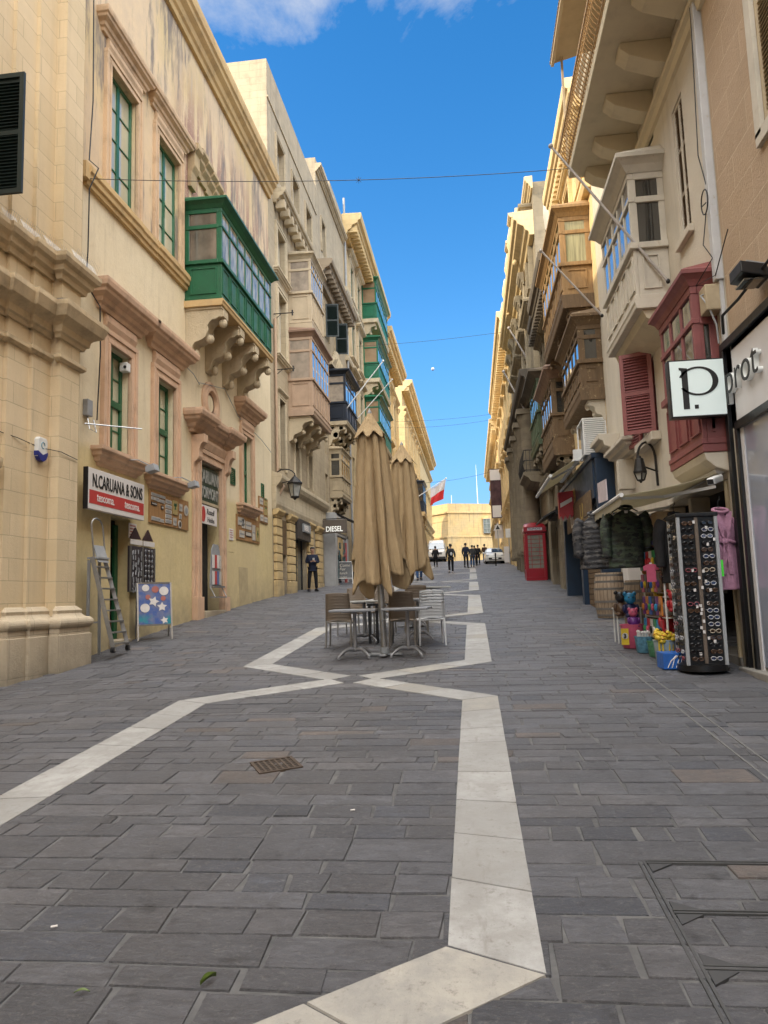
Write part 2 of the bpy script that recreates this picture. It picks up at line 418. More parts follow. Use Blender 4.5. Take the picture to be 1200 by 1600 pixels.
# ------------------------------------------------------------------ ground
def smooth_ground():
    mb = MB()
    xs = [-500,-120,-40,-14] + [-8+.5*i for i in range(25)] + [8,14,40,120,500]
    ys = [-300,-60,-25] + list(range(-20,142,2)) + [160,300,900]
    n = len(xs)
    for y in ys:
        for x in xs: mb.v.append((x, y, gz(x, y)-.0055 if abs(x) < 14 else gz(0, y)-.0055))
    for i in range(len(ys)-1):
        for j in range(n-1): mb.face((i*n+j, i*n+j+1, (i+1)*n+j+1, (i+1)*n+j))
    m, nt, b = newmat('sandy_joint_mortar'); p = pos(nt)
    c = mixc(nt, ramp(nt, noise(nt, p, 5, 6, .7), .3, .7), (.135,.132,.130), (.055,.055,.058))
    nt.links.new(c, b.inputs['Base Color']); b.inputs['Roughness'].default_value = .95
    o = mb.build('ground', m, smooth=30); tag(o, kind='structure')
smooth_ground()

def slate():
    m, nt, b = newmat('slate_paving'); p = pos(nt)
    at = N(nt, 'ShaderNodeVertexColor', layer_name='tint').outputs[0]
    n1 = noise(nt, p, 1.1, 5, .6); n2 = noise(nt, mapv(nt, p, (1,2.2,1)), 7, 7, .7, dist=.6); n3 = noise(nt, p, 60, 4, .7)
    c = mixc(nt, ramp(nt, n2, .40, .62, 0, .6), at, (.060,.060,.066))
    c = mixc(nt, ramp(nt, noise(nt, mapv(nt, p, (1,2.6,1), (3,8,1)), 16, 8, .75, dist=1.2), .56, .70, 0, .75), c, (.215,.21,.21))
    c = mixc(nt, ramp(nt, noise(nt, p, 90, 3, .7), .60, .75, 0, .5), c, (.26,.25,.24))
    c = mixc(nt, ramp(nt, n1, .45, .75, 0, .3), c, (.13,.115,.105))
    c = mixc(nt, ramp(nt, noise(nt, p, 2.3, 6, .7), .42, .62, 0, .3), c, (.066,.066,.072))
    c = mixc(nt, ramp(nt, noise(nt, p, 34, 5, .8), .56, .66, 0, .55), c, (.19,.185,.18))
    c = mixc(nt, ramp(nt, noise(nt, mapv(nt, p, (1,1,1), (9,2,5)), 22, 5, .8), .58, .68, 0, .6), c, (.04,.04,.042))
    c = mixc(nt, ramp(nt, noise(nt, p, 4, 5, .7), .60, .70, 0, .6), c, (.032,.031,.032))
    nt.links.new(c, b.inputs['Base Color'])
    nt.links.new(ramp(nt, n2, .3, .7, .62, .45), b.inputs['Roughness']); b.inputs['Specular IOR Level'].default_value = .42
    bump(nt, b, math_(nt, 'ADD', math_(nt, 'MULTIPLY', n2, 1.6), math_(nt, 'ADD', math_(nt, 'MULTIPLY', n3, .3), math_(nt, 'MULTIPLY', noise(nt, mapv(nt, p, (1,2.6,1), (3,8,1)), 16, 8, .75, dist=1.2), 1.1))), .8, .02)
    return m
M_slate = slate()

def stones(name, x0, x1, ya, yb, rows, seed, tint_fn, mat, long=(.28,.85)):
    r = random.Random(seed); mb = MB(); cols = []
    y = ya
    while y < yb:
        h = r.choice(rows)*r.uniform(.9, 1.1); x = x0 - r.uniform(0, .5)
        k = r.uniform(*long)
        while x < x1:
            l = k*r.uniform(.6, 1.5); xa, xb = max(x, x0), min(x+l, x1)
            x += l
            if xb-xa < .05: continue
            g = .0045; dz = r.uniform(-.003, .003); ti = [r.uniform(-.0025,.0025) for _ in range(4)]
            j = lambda: r.uniform(-.013, .013)
            out = [(xa+g*r.uniform(.5,1.5), y+g), (xb-g*r.uniform(.5,1.5), y+g), (xb-g, y+h-g), (xa+g, y+h-g)]
            out = [(a+j(), c+j()*.6) for a, c in out]
            cx, cy = (xa+xb)/2, y+h/2
            n = len(mb.v)
            for a, c in out: mb.v.append((a, c, gz(a, c)-.0165))
            for i, (a, c) in enumerate(out):
                e = r.uniform(.004, .008)
                mb.v.append((a+(e if a < cx else -e), c+(e if c < cy else -e), gz(a, c)+dz+ti[i]+.0015))
            mb.face((n+4,n+5,n+6,n+7))
            for q in range(4): mb.face((n+q, n+(q+1)%4, n+4+(q+1)%4, n+4+q))
            t = tint_fn(r); cols += [t]*5
        y += h
    o = mb.build(name, mat, recalc=False); tag(o, kind='structure')
    ca = o.data.color_attributes.new('tint', 'FLOAT_COLOR', 'CORNER')
    buf = []
    for t in cols: buf += [*t, 1]*4
    ca.data.foreach_set('color', buf)
    return o
def tint(r):
    q = r.random(); k = r.uniform(.72, 1.25)
    if q < .66: c = (.116,.117,.130)
    elif q < .88: c = (.128,.126,.136)
    elif q < .965: c = (.085,.090,.108)
    else: c = (.155,.128,.115)
    return dk(c, k)
stones('pavement', -8.2, 4.2, -2, 34, (.09,.13,.16,.19,.22,.25,.29), 3, tint, M_slate, (.22,.62))
stones('pavement', -8.2, 4.2, 34.0, 140, (.3,.4,.5), 5, tint, M_slate, (.5,1.1))

# pale limestone zigzag bands laid in the slate
def band():
    m, nt, b = newmat('white_paving_band'); p = pos(nt)
    at = N(nt, 'ShaderNodeVertexColor', layer_name='tint').outputs[0]
    n1 = noise(nt, p, 5, 6, .7); n2 = noise(nt, p, 60, 4, .7)
    c = mixc(nt, ramp(nt, n1, .36, .62, 0, .8), at, (.25,.24,.222))
    c = mixc(nt, ramp(nt, noise(nt, p, 1.3, 5, .65), .4, .65, 0, .45), c, (.22,.212,.20))
    c = mixc(nt, ramp(nt, noise(nt, p, 17, 6, .75), .57, .68, 0, .7), c, (.17,.155,.135))
    c = mixc(nt, ramp(nt, noise(nt, mapv(nt, p, (5,1,1)), 3, 6, .7), .58, .72, 0, .6), c, (.20,.185,.165))
    c = mixc(nt, ramp(nt, noise(nt, p, 120, 3, .7), .62, .72, 0, .5), c, (.12,.11,.10))
    nt.links.new(c, b.inputs['Base Color']); b.inputs['Roughness'].default_value = .7
    bump(nt, b, math_(nt, 'ADD', n2, math_(nt, 'MULTIPLY', n1, .6)), .4, .008)
    return m
M_band = band()
def zigzag():
    r = random.Random(11); mb = MB(); cols = []; XC = -1.59; W = .195
    def lerp(a, c, t): return (a[0]+(c[0]-a[0])*t, a[1]+(c[1]-a[1])*t)
    def slab(q):
        n = len(mb.v); cx = sum(a[0] for a in q)/4; cyy = sum(a[1] for a in q)/4; dz = .0075+r.uniform(-.0015,.0015)
        for a in q: mb.v.append((a[0], a[1], gz(*a)-.02))
        for a in q:
            t = Vector((cx-a[0], cyy-a[1])); t = t.normalized()*.010
            mb.v.append((a[0]+t.x, a[1]+t.y, gz(*a)+dz))
        mb.face((n+4,n+5,n+6,n+7))
        for k in range(4): mb.face((n+k, n+(k+1)%4, n+4+(k+1)%4, n+4+k))
        k = r.uniform(.78,1.12); cols.extend([dk((.365,.36,.35) if r.random() < .85 else (.36,.335,.29), k)]*5)
    def run(pts):
        P = [Vector(p) for p in pts]; off = []
        for i, p in enumerate(P):
            d0 = (P[i]-P[i-1]).normalized() if i else None; d1 = (P[i+1]-P[i]).normalized() if i+1 < len(P) else None
            d0 = d0 or d1; d1 = d1 or d0
            n0 = Vector((-d0.y, d0.x)); n1 = Vector((-d1.y, d1.x)); mm = (n0+n1).normalized(); mm = mm*(W/max(.3, mm.dot(n0)))
            off.append((p+mm, p-mm))
        for (a, b_), (c, d_) in zip(off, off[1:]):
            L = (Vector(c)-Vector(a)).length; k = max(1, round(L/.62)); t = 0
            cuts = [0]+[(i+r.uniform(-.15,.15))/k for i in range(1, k)]+[1]
            for t0, t1 in zip(cuts, cuts[1:]):
                slab([lerp(b_, d_, t0), lerp(b_, d_, t1), lerp(a, c, t1), lerp(a, c, t0)])
    seg = [(-4.4,.6),(3.12,8.15),(10.69,15.6),(18.2,24.4),(27.4,33.3),(36.0,43.2),(45.4,53.0),(55.5,62.5)]
    for k, (y0, y1) in enumerate(seg):
        c0 = (y0+seg[k-1][1])/2 if k else y0-1.2; c1 = (y1+seg[k+1][0])/2 if k+1 < len(seg) else y1+1.2
        for sg in (1, -1):
            run([(XC+sg*.17, c0+.10), (XC+sg*1.61, y0), (XC+sg*1.61, y1), (XC+sg*.17, c1-.10)])
    o = mb.build('paving_band', M_band, recalc=False); tag(o, kind='structure')
    ca = o.data.color_attributes.new('tint', 'FLOAT_COLOR', 'CORNER'); buf = []
    for t in cols: buf += [*t, 1]*4
    ca.data.foreach_set('color', buf)
zigzag()
# ------------------------------------------------------------------ facade vocabulary
class Fac:
    def __init__(s, side, X=None): s.s = 1 if side == 'L' else -1; s.X = X if X is not None else (XL if side == 'L' else XR)
    def P(s, d, y, z): return (s.X+s.s*d, y, z)
    def box(s, mb, d0, d1, y0, y1, z0, z1):
        a, c = sorted((s.X+s.s*d0, s.X+s.s*d1)); mb.box(a, c, y0, y1, z0, z1); return mb
    def prof(s, mb, y0, y1, pts): mb.prism(pts, lambda u, v, t: s.P(u, t, v), y0, y1); return mb
    def profy(s, mb, d0, d1, pts): mb.prism(pts, lambda u, v, t: s.P(t, u, v), d0, d1); return mb   # (y,z) outline
FL, FR = Fac('L'), Fac('R')

def cornice(z, h, p, d0=0):
    return [(d0,z),(d0+.22*p,z),(d0+.28*p,z+.16*h),(d0+.42*p,z+.22*h),(d0+.5*p,z+.38*h),(d0+.78*p,z+.5*h),(d0+.82*p,z+.62*h),(d0+.95*p,z+.68*h),(d0+p,z+.86*h),(d0+p,z+h),(d0,z+h*1.04)]
def sillp(z, h, p, d0=0):    # moulding that hangs under a sill (z = its top)
    return [(d0,z),(d0+p,z),(d0+p,z-.22*h),(d0+.8*p,z-.3*h),(d0+.75*p,z-.5*h),(d0+.5*p,z-.58*h),(d0+.42*p,z-.78*h),(d0+.15*p,z-.84*h),(d0+.1*p,z-h),(d0,z-h)]
def mitred(mb, F, y0, y1, pts):
    """moulding with its profile returned round both ends"""
    k = len(pts); d0 = min(u for u, v in pts); n = len(mb.v)
    for u, v in pts: mb.v.append(F.P(d0, y0-(u-d0), v))
    for u, v in pts: mb.v.append(F.P(u, y0-(u-d0), v))
    for u, v in pts: mb.v.append(F.P(u, y1+(u-d0), v))
    for u, v in pts: mb.v.append(F.P(d0, y1+(u-d0), v))
    for r in range(3):
        for i in range(k-1): mb.face((n+r*k+i, n+r*k+i+1, n+(r+1)*k+i+1, n+(r+1)*k+i))
    return mb

def wall(mb, F, y0, y1, z0, z1, holes=(), dep=.3, d=0):
    ys = sorted({y0, y1, *[v for h in holes for v in h[:2] if y0 < v < y1]}); zs = sorted({z0, z1, *[v for h in holes for v in h[2:4] if z0 < v < z1]})
    for a, b in zip(ys, ys[1:]):
        for c, e in zip(zs, zs[1:]):
            my, mz = (a+b)/2, (c+e)/2
            if any(h[0] < my < h[1] and h[2] < mz < h[3] for h in holes): continue
            mb.quad(F.P(d,a,c), F.P(d,b,c), F.P(d,b,e), F.P(d,a,e))
    for h in holes:
        a, b, c, e = h[:4]
        for p, q in (((a,c),(a,e)),((b,c),(b,e)),((a,c),(b,c)),((a,e),(b,e))):
            mb.quad(F.P(d,*p), F.P(d,*q), F.P(d-dep,*q), F.P(d-dep,*p))
    return mb
def shell(mb, F, y0, y1, z0, z1, depth=11, inset=0):
    """side walls, back and flat roof behind a front wall"""
    mb.quad(F.P(0,y0,z0), F.P(-depth,y0,z0), F.P(-depth,y0,z1), F.P(0,y0,z1))
    mb.quad(F.P(0,y1,z0), F.P(-depth,y1,z0), F.P(-depth,y1,z1), F.P(0,y1,z1))
    mb.quad(F.P(-depth,y0,z0), F.P(-depth,y1,z0), F.P(-depth,y1,z1), F.P(-depth,y0,z1))
    mb.quad(F.P(0,y0,z1-.5), F.P(0,y1,z1-.5), F.P(-depth,y1,z1-.5), F.P(-depth,y0,z1-.5))
    mb.quad(F.P(-.3,y0,z1), F.P(-.3,y1,z1), F.P(-.3,y1,z1-.5), F.P(-.3,y0,z1-.5)); mb.quad(F.P(0,y0,z1), F.P(0,y1,z1), F.P(-.3,y1,z1), F.P(-.3,y0,z1))
    return mb

def window(B, F, y0, y1, z0, z1, mf, mp, d=-.2, cols=2, rows=4, fr=.07, trans=None, mun=.03, name='window', pane=True):
    mb = MB()
    for a, b, c, e in ((y0,y0+fr,z0,z1),(y1-fr,y1,z0,z1),(y0+fr,y1-fr,z0,z0+fr),(y0+fr,y1-fr,z1-fr,z1)): F.box(mb, d, d+.07, a, b, c, e)
    for i in range(1, cols):
        y = y0+(y1-y0)*i/cols; wdt = fr*.75 if i == cols//2 and cols % 2 == 0 else mun/2
        F.box(mb, d+.005, d+.062, y-wdt, y+wdt, z0+fr, z1-fr)
    for i in range(1, rows):
        z = z0+(z1-z0)*i/rows; F.box(mb, d+.008, d+.05, y0+fr, y1-fr, z-mun/2, z+mun/2)
    if trans: z = z0+(z1-z0)*trans; F.box(mb, d+.003, d+.085, y0+fr*.5, y1-fr*.5, z-fr*.8, z+fr*.8)
    f = mb.build(name, mf, B, bev=.006)
    if pane: F.box(MB(), d+.018, d+.028, y0+.01, y1-.01, z0+.01, z1-.01).build('pane', mp, f)
    return f
def casing(mb, F, y0, y1, z0, z1, w, p, d=0):
    for ai, ao, pp in ((0, w*.28, p), (w*.28, w*.62, p*.8), (w*.62, w, p*1.15)):
        F.box(mb, d-.02, d+pp, y0-ao, y0-ai, z0, z1+ai); F.box(mb, d-.02, d+pp, y1+ai, y1+ao, z0, z1+ai); F.box(mb, d-.02, d+pp, y0-ao, y1+ao, z1+ai, z1+ao)
def surround(par, F, y0, y1, z0, z1, m, w=.2, p=.06, fr=.0, hood=None, sill=None, name='surround', d=0):
    """moulded casing with frieze, hood and sill; hood=(height, projection, overhang)"""
    mb = MB()
    casing(mb, F, y0, y1, z0, z1, w, p, d)
    top = z1+w
    if fr: F.prof(mb, y0-w*.7, y1+w*.7, [(d,top),(d+p*.7,top),(d+p*1.3,top+fr*.4),(d+p*1.2,top+fr*.8),(d+p*.6,top+fr),(d,top+fr)]); top += fr
    if hood: mitred(mb, F, y0-w*.8-hood[2], y1+w*.8+hood[2], cornice(top, hood[0], hood[1], d))
    if sill: mitred(mb, F, y0-w-sill[2], y1+w+sill[2], sillp(z0, sill[0], sill[1], d))
    return mb.build(name, m, par, bev=.008)
def shutter(B, F, y0, y1, z0, z1, m, d=.03, open_=0, name='shutter'):
    """louvred leaf; open_ = leaf turned out from the wall about y0 (fraction of a right angle)"""
    mb = MB(); W = y1-y0; t = .045; fr = .07
    mb.box(.002, .008, fr, W-fr, z0+fr, z1-fr)
    mb.box(0, t, 0, fr, z0, z1); mb.box(0, t, W-fr, W, z0, z1)
    for z in (z0, (z0+z1)/2-fr/2, z1-fr): mb.box(0, t, fr, W-fr, z, z+fr)
    z = z0+fr+.03
    while z < z1-fr-.03:
        if abs(z-(z0+z1)/2) > fr*.7: mb.hexa([(.004,fr,z+.03),(.040,fr,z-.012),(.040,W-fr,z-.012),(.004,W-fr,z+.03),(.012,fr,z+.034),(.048,fr,z-.008),(.048,W-fr,z-.008),(.012,W-fr,z+.034)])
        z += .052
    a = open_*PI/2; out = []
    for (x, y, zz) in mb.v:
        dd = x*math.cos(a)+y*math.sin(a); yy = y*math.cos(a)-x*math.sin(a); out.append(F.P(d+dd, y0+yy, zz))
    mb.v = out
    return mb.build(name, m, B)

def corbel_poly(d, h, top):   # S-scroll bracket, (d, z) outline
    pts = [(0, top), (d, top), (d, top-.22*h)]
    for i in range(9):
        a = PI*.5*i/8; pts.append((d-.06*d-.36*d*math.sin(a), top-.22*h-.30*h*(1-math.cos(a))))
    for i in range(1, 9):
        a = PI*i/8; pts.append((d*.58-.13*d*(1-math.cos(a))*1.2+.06*d*math.sin(a), top-.52*h-.2*h*math.sin(a*.5)))
    pts += [(.2*d, top-.80*h), (.14*d, top-.94*h), (.05*d, top-h), (0, top-h)]
    return pts
def corbel(par, F, yc, w, d, h, top, m, carved=True, d0=0):
    mb = MB(); F.prof(mb, yc-w/2, yc+w/2, [(d0+u, v) for u, v in corbel_poly(d, h, top)])
    if carved:
        F.box(mb, d0+.03, d0+d*1.03, yc-w*.58, yc+w*.58, top-.05*h, top-.002)
        F.box(mb, d0+d*.70, d0+d*1.06, yc-w*.42, yc+w*.42, top-.21*h, top-.07*h)
        for sgn in (-1, 1):
            c = F.P(d0+d*.80, yc+sgn*w*.46, top-.15*h); mb.lathe([(.02,-.02),(.11*h,-.02),(.12*h,.0),(.11*h,.02),(.05*h,.035),(.01,.04)], c, 14, axis='y')
            c = F.P(d0+d*.45, yc+sgn*w*.46, top-.47*h); mb.lathe([(.02,-.02),(.14*h,-.02),(.15*h,.0),(.14*h,.02),(.06*h,.035),(.01,.04)], c, 14, axis='y')
            c = F.P(d0+d*.25, yc+sgn*w*.46, top-.12*h); mb.lathe([(.01,-.02),(.09*h,-.02),(.10*h,.0),(.09*h,.02),(.01,.025)], c, 12, axis='y')
        mb.ball(F.P(d0+d*.98, yc, top-.30*h), .09*h, 10, 7, (1,.9,1.1)); mb.ball(F.P(d0+d*.60, yc, top-.62*h), .10*h, 10, 7)
        mb.ball(F.P(d0+d*.22, yc, top-.93*h), .075*h, 10, 7, (1,1,1.5))
    return mb.build('corbel', m, par, bev=.008)

def gallarija(B, F, y0, y1, d, zb, zs, zt, nf, mp, mg, mroof=None, ns=1, ztr=None, roof=(.22,.14), slab=(.14,.06), mslab=None, post=.07, ncor=0, corb=None, mcor=None, panel=True, name='enclosed_balcony', mside=None, cornice_h=.0, hang=False):
    """timber enclosed balcony: frame > pane, side_pane, panel, roof, floor_slab, corbel"""
    ztr = ztr or (zs+(zt-zs)*.68); mroof = mroof or mp; mb = MB(); q = post/2
    def cell_posts(divs, place):
        for t in divs: place(t)
    fy = [y0+(y1-y0)*i/nf for i in range(nf+1)]
    for i, y in enumerate(fy):
        wq = post*.8 if i in (0, nf) else q
        a, b = max(y-wq, y0), min(y+wq, y1); F.box(mb, d-.09, d, a, b, zs, zt)
    for z, h, p in ((zs, .05, .05), (ztr, .035, .015), (zt-.05, .05, .01)): F.box(mb, d-.085, d+p, y0-p, y1+p, z-h, z+h)
    for ye, sg in ((y0, -1), (y1, 1)):      # sides
        n = ns
        for i in range(n+1):
            dd = (d-.02)*i/n; wq = post*1.3
            a, b = max(0, dd-wq), min(d-.002, dd+wq)
            ya, yb = sorted((ye-sg*.08, ye-sg*.002)); F.box(mb, a, b, ya, yb, zs, zt)
        for z, h, p in ((zs, .05, .05), (ztr, .05, .012), (zt-.05, .06, .01)):
            ya, yb = sorted((ye-sg*.085, ye+sg*p)); F.box(mb, 0, d-.086, ya, yb, z-h, z+h)
    # apron wall below the glazing
    F.box(mb, d-.07, d-.012, y0+.01, y1-.01, zb, zs-.05)
    for ye, sg in ((y0, -1), (y1, 1)):
        ya, yb = sorted((ye-sg*.07, ye-sg*.012)); F.box(mb, 0, d-.071, ya, yb, zb, zs-.05)
    F.box(mb, d-.06, d+.012, y0-.012, y1+.012, zb, zb+.07)
    for ye, sg in ((y0, -1), (y1, 1)):
        ya, yb = sorted((ye-sg*.06, ye+sg*.012)); F.box(mb, 0, d-.061, ya, yb, zb, zb+.07)
    fr = mb.build(name, mp, B, bev=.008)
    g = MB(); F.box(g, d-.026, d-.018, y0+.03, y1-.03, zs, zt-.02); g.build('pane', mg, fr)
    for ye, sg in ((y0, -1), (y1, 1)):
        g = MB(); ya, yb = sorted((ye-sg*.028, ye-sg*.020)); F.box(g, .02, d-.06, ya, yb, zs, zt-.02); g.build('side_pane', mside or mg, fr)
    if panel:
        g = MB(); e = .10
        for a, b in zip(fy, fy[1:]):
            L = [(a+e*.6,b-e*.6,zb+.16,zs-.14)]
            for ya, yb, za, zc in L:
                for r in ((ya,yb,za,za+.025),(ya,yb,zc-.025,zc),(ya,ya+.025,za+.025,zc-.025),(yb-.025,yb,za+.025,zc-.025)): F.box(g, d-.013, d+.012, *r)
        for ye, sg in ((y0, -1), (y1, 1)):
            ya, yb = sorted((ye-sg*.013, ye+sg*.012))
            for a, b, za, zc in ((.14,d-.14,zb+.16,zb+.19),(.14,d-.14,zs-.17,zs-.14),(.14,.17,zb+.19,zs-.17),(d-.17,d-.14,zb+.19,zs-.17)):
                if b > a: F.box(g, a, b, ya, yb, za, zc)
        g.build('panel_moulding', mp, fr)
    h, p = roof; g = MB()
    pts = [(0,zt),(d+.02,zt),(d+.3*p,zt+.2*h),(d+.45*p,zt+.35*h),(d+.8*p,zt+.55*h),(d+p,zt+.62*h),(d+p,zt+.86*h),(d+.7*p,zt+h),(0,zt+h*1.5)]
    k = len(pts); n = len(g.v); ends = [max(0, u-d) for u, v in pts]
    for (u, v), e in zip(pts, ends): g.v.append(F.P(u, y0-e, v))
    for (u, v), e in zip(pts, ends): g.v.append(F.P(u, y1+e, v))
    for i in range(k): g.face((n+i, n+(i+1)%k, n+k+(i+1)%k, n+k+i))
    for b in (n, n+k):   # profile returned along the sides
        for i in range(1, k-2): 
            u, v = pts[i]; u2, v2 = pts[i+1]; yy = g.v[b+i][1]; yy2 = g.v[b+i+1][1]
            g.quad(g.v[b+i], g.v[b+i+1], F.P(0, yy2, v2), F.P(0, yy, v))
        g.quad(g.v[b+k-2], g.v[b+k-1], F.P(0, g.v[b+k-1][1], pts[k-1][1]), F.P(0, g.v[b+k-2][1], pts[k-2][1]))
    g.build('balcony_roof', mroof, fr)
    if slab:
        g = MB(); h, p = slab
        F.prof(g, y0-p, y1+p, [(0,zb-.002),(d+p,zb-.002),(d+p,zb-.35*h),(d+.6*p,zb-.5*h),(d+.4*p,zb-.9*h),(d+.1*p,zb-h),(0,zb-h)]); g.build('floor_slab', mslab or mp, fr, bev=.006)
        zb -= h
    for i in range(ncor):
        w, h, dd = corb; yc = y0+w*.6+(y1-y0-1.2*w)*(i/(ncor-1) if ncor > 1 else .5)
        corbel(fr, F, yc, w, dd, h, zb-.003, mcor or mslab)
    return fr
# ================================================================== LEFT SIDE OF THE STREET
# ---- near stone building with stepped pilasters
def left_near():
    B = thing('stone_building', 'honey coloured ashlar building with stepped giant pilasters, nearest on the left', 'building', (-7, 9, .5))
    mb = MB(); F = Fac('L', 0)
    lay = [(-6.85, -30.0, 9.95, []), (-6.79, 9.95, 10.48, []), (-6.73, 10.48, 10.97, []), (-6.55, 10.97, 11.55, [])]
    for X, a, b, h in lay:
        mb.quad((X,a,-3), (X,b,-3), (X,b,17.4), (X,a,17.4))
    for (X, a, b, _), (X2, a2, b2, _) in zip(lay, lay[1:]): mb.quad((X,b,-.3), (X2,b,-.3), (X2,b,17.4), (X,b,17.4))
    mb.quad((-6.55,11.55,-.3), (-7.2,11.55,-.3), (-7.2,11.55,17.4), (-6.55,11.55,17.4))
    mb.quad((-7.2,11.55,-.3), (-7.2,11.99,-.3), (-7.2,11.99,17.2), (-7.2,11.55,17.2))
    mb.quad((-6.85,-30,17.4), (-6.55,11.55,17.4), (-17,11.55,17.4), (-17,-30,17.4)); mb.quad((-6.85,-30,-3), (-17,-30,-3), (-17,-30,17.4), (-6.85,-30,17.4))
    mb.build('wall', M_ash, B)
    def run(name, prof_fn, mat, offs):
        m = MB()
        for X, a, b, _ in lay: mitred(m, Fac('L', X), a, b, prof_fn())
        return m.build(name, mat, B, bev=.006)
    z0 = [(0,0),(0,.28),(0,.28),(0,.3)]
    run('upper_cornice', lambda: [(-.05,6.98),(.05,6.98),(.07,7.06),(.13,7.10),(.15,7.18),(.21,7.22),(.24,7.29),(.24,7.36),(.10,7.44),(-.05,7.46)], M_mold, z0)
    run('lower_cornice', lambda: [(-.05,5.98),(.04,5.98),(.06,6.04),(.10,6.06),(.12,6.16),(.16,6.2),(.27,6.26),(.30,6.34),(.33,6.42),(.33,6.5),(.1,6.62),(-.05,6.64)], M_mold, [(0,0),(0,.3),(0,.3),(0,.42)])
    run('necking', lambda: [(-.05,5.58),(.03,5.6),(.07,5.64),(.07,5.70),(.03,5.72),(-.05,5.74)], M_mold, [(0,0),(0,.07),(0,.07),(0,.07)])
    m = MB()
    for X, a, b, _ in lay[1:]:
        a0 = a if X > -6.78 else a+.1
        e = .10 if X > -6.6 else 0
        mitred(m, Fac('L', X), a0, b, [(0,-.2),(.19,-.2),(.19,1.16),(.165,1.17),(.165,1.27),(0,1.272)])
        tor = [(0,1.27),(.14,1.272)]+[(.14+.075*math.sin(PI*i/8), 1.27+.085*(1-math.cos(PI*i/8))) for i in range(9)]+[(.12,1.445),(.09,1.47),(.07,1.5),(.08,1.55),(.03,1.6),(0,1.62)]
        mitred(m, Fac('L', X), a0, b, tor)
    m.build('pilaster_base', M_plinth, B, bev=.015)
    m = MB(); m.prism([(0,3.45),(.04,3.48),(.06,3.6),(.14,3.64),(.16,3.72),(.16,3.78),(0,3.82)], lambda u, v, t: (-6.85+u, t, v), 8.2, 9.78); m.build('window_ledge', M_mold, B, bev=.006)
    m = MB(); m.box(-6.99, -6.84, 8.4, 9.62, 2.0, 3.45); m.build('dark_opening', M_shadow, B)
    m = MB(); m.prism([(0,7.9),(.05,7.95),(.10,9.1),(.16,9.2),(.16,9.3),(0,9.35)], lambda u, v, t: (-6.85+u, t, v), 7.6, 9.05); m.build('window_surround', M_mold, B, bev=.006)
    mb = MB(); F2 = Fac('L', -6.85)
    shutter(B, F2, 9.25, 9.95, 7.50, 9.36, M_shut, d=.0, open_=1)
    # spikes against pigeons stand on the cornice
    m = MB()
    for i in range(46):
        y = 9.6+i*.047; X = -6.85+.2 if y < 9.95 else (-6.79+.2 if y < 10.48 else (-6.73+.2 if y < 10.97 else -6.55+.2))
        for dx in (-.07, .05): m.tube([(X,y,7.40), (X+dx,y,7.55)], .0022, 4)
    m.build('bird_spikes', M_steel, B)
M_shut = plain('black_green_shutter', (.008,.018,.016), .45, scale=4)
left_near()

def alarm_box():
    T = thing('alarm_box', 'small white and blue alarm box on the stone pilaster', 'alarm box', (-6.7, 10.5, 4))
    m = MB(); F = Fac('L', -6.735)
    F.profy(m, 0, .075, [(10.58,3.98),(10.64,3.92),(10.72,3.90),(10.80,3.94),(10.84,4.02),(10.84,4.24),(10.80,4.28),(10.62,4.28),(10.58,4.24)])
    m.build('housing', M_wplas, T, bev=.012)
    m = MB(); F.profy(m, .0, .079, [(10.577,3.985),(10.64,3.915),(10.72,3.895),(10.80,3.935),(10.843,4.02),(10.843,4.06),(10.71,4.0),(10.577,4.05)])
    m.build('blue_base', plain('alarm_blue', (.02,.03,.22), .4), T)
    m = MB(); m.tube([F.P(.077, 10.71+.045*math.cos(a), 4.15+.05*math.sin(a)) for a in [i*PI/6 for i in range(11)]], .007, 5); m.build('emblem', plain('alarm_teal', (.05,.25,.35), .4), T)
alarm_box()

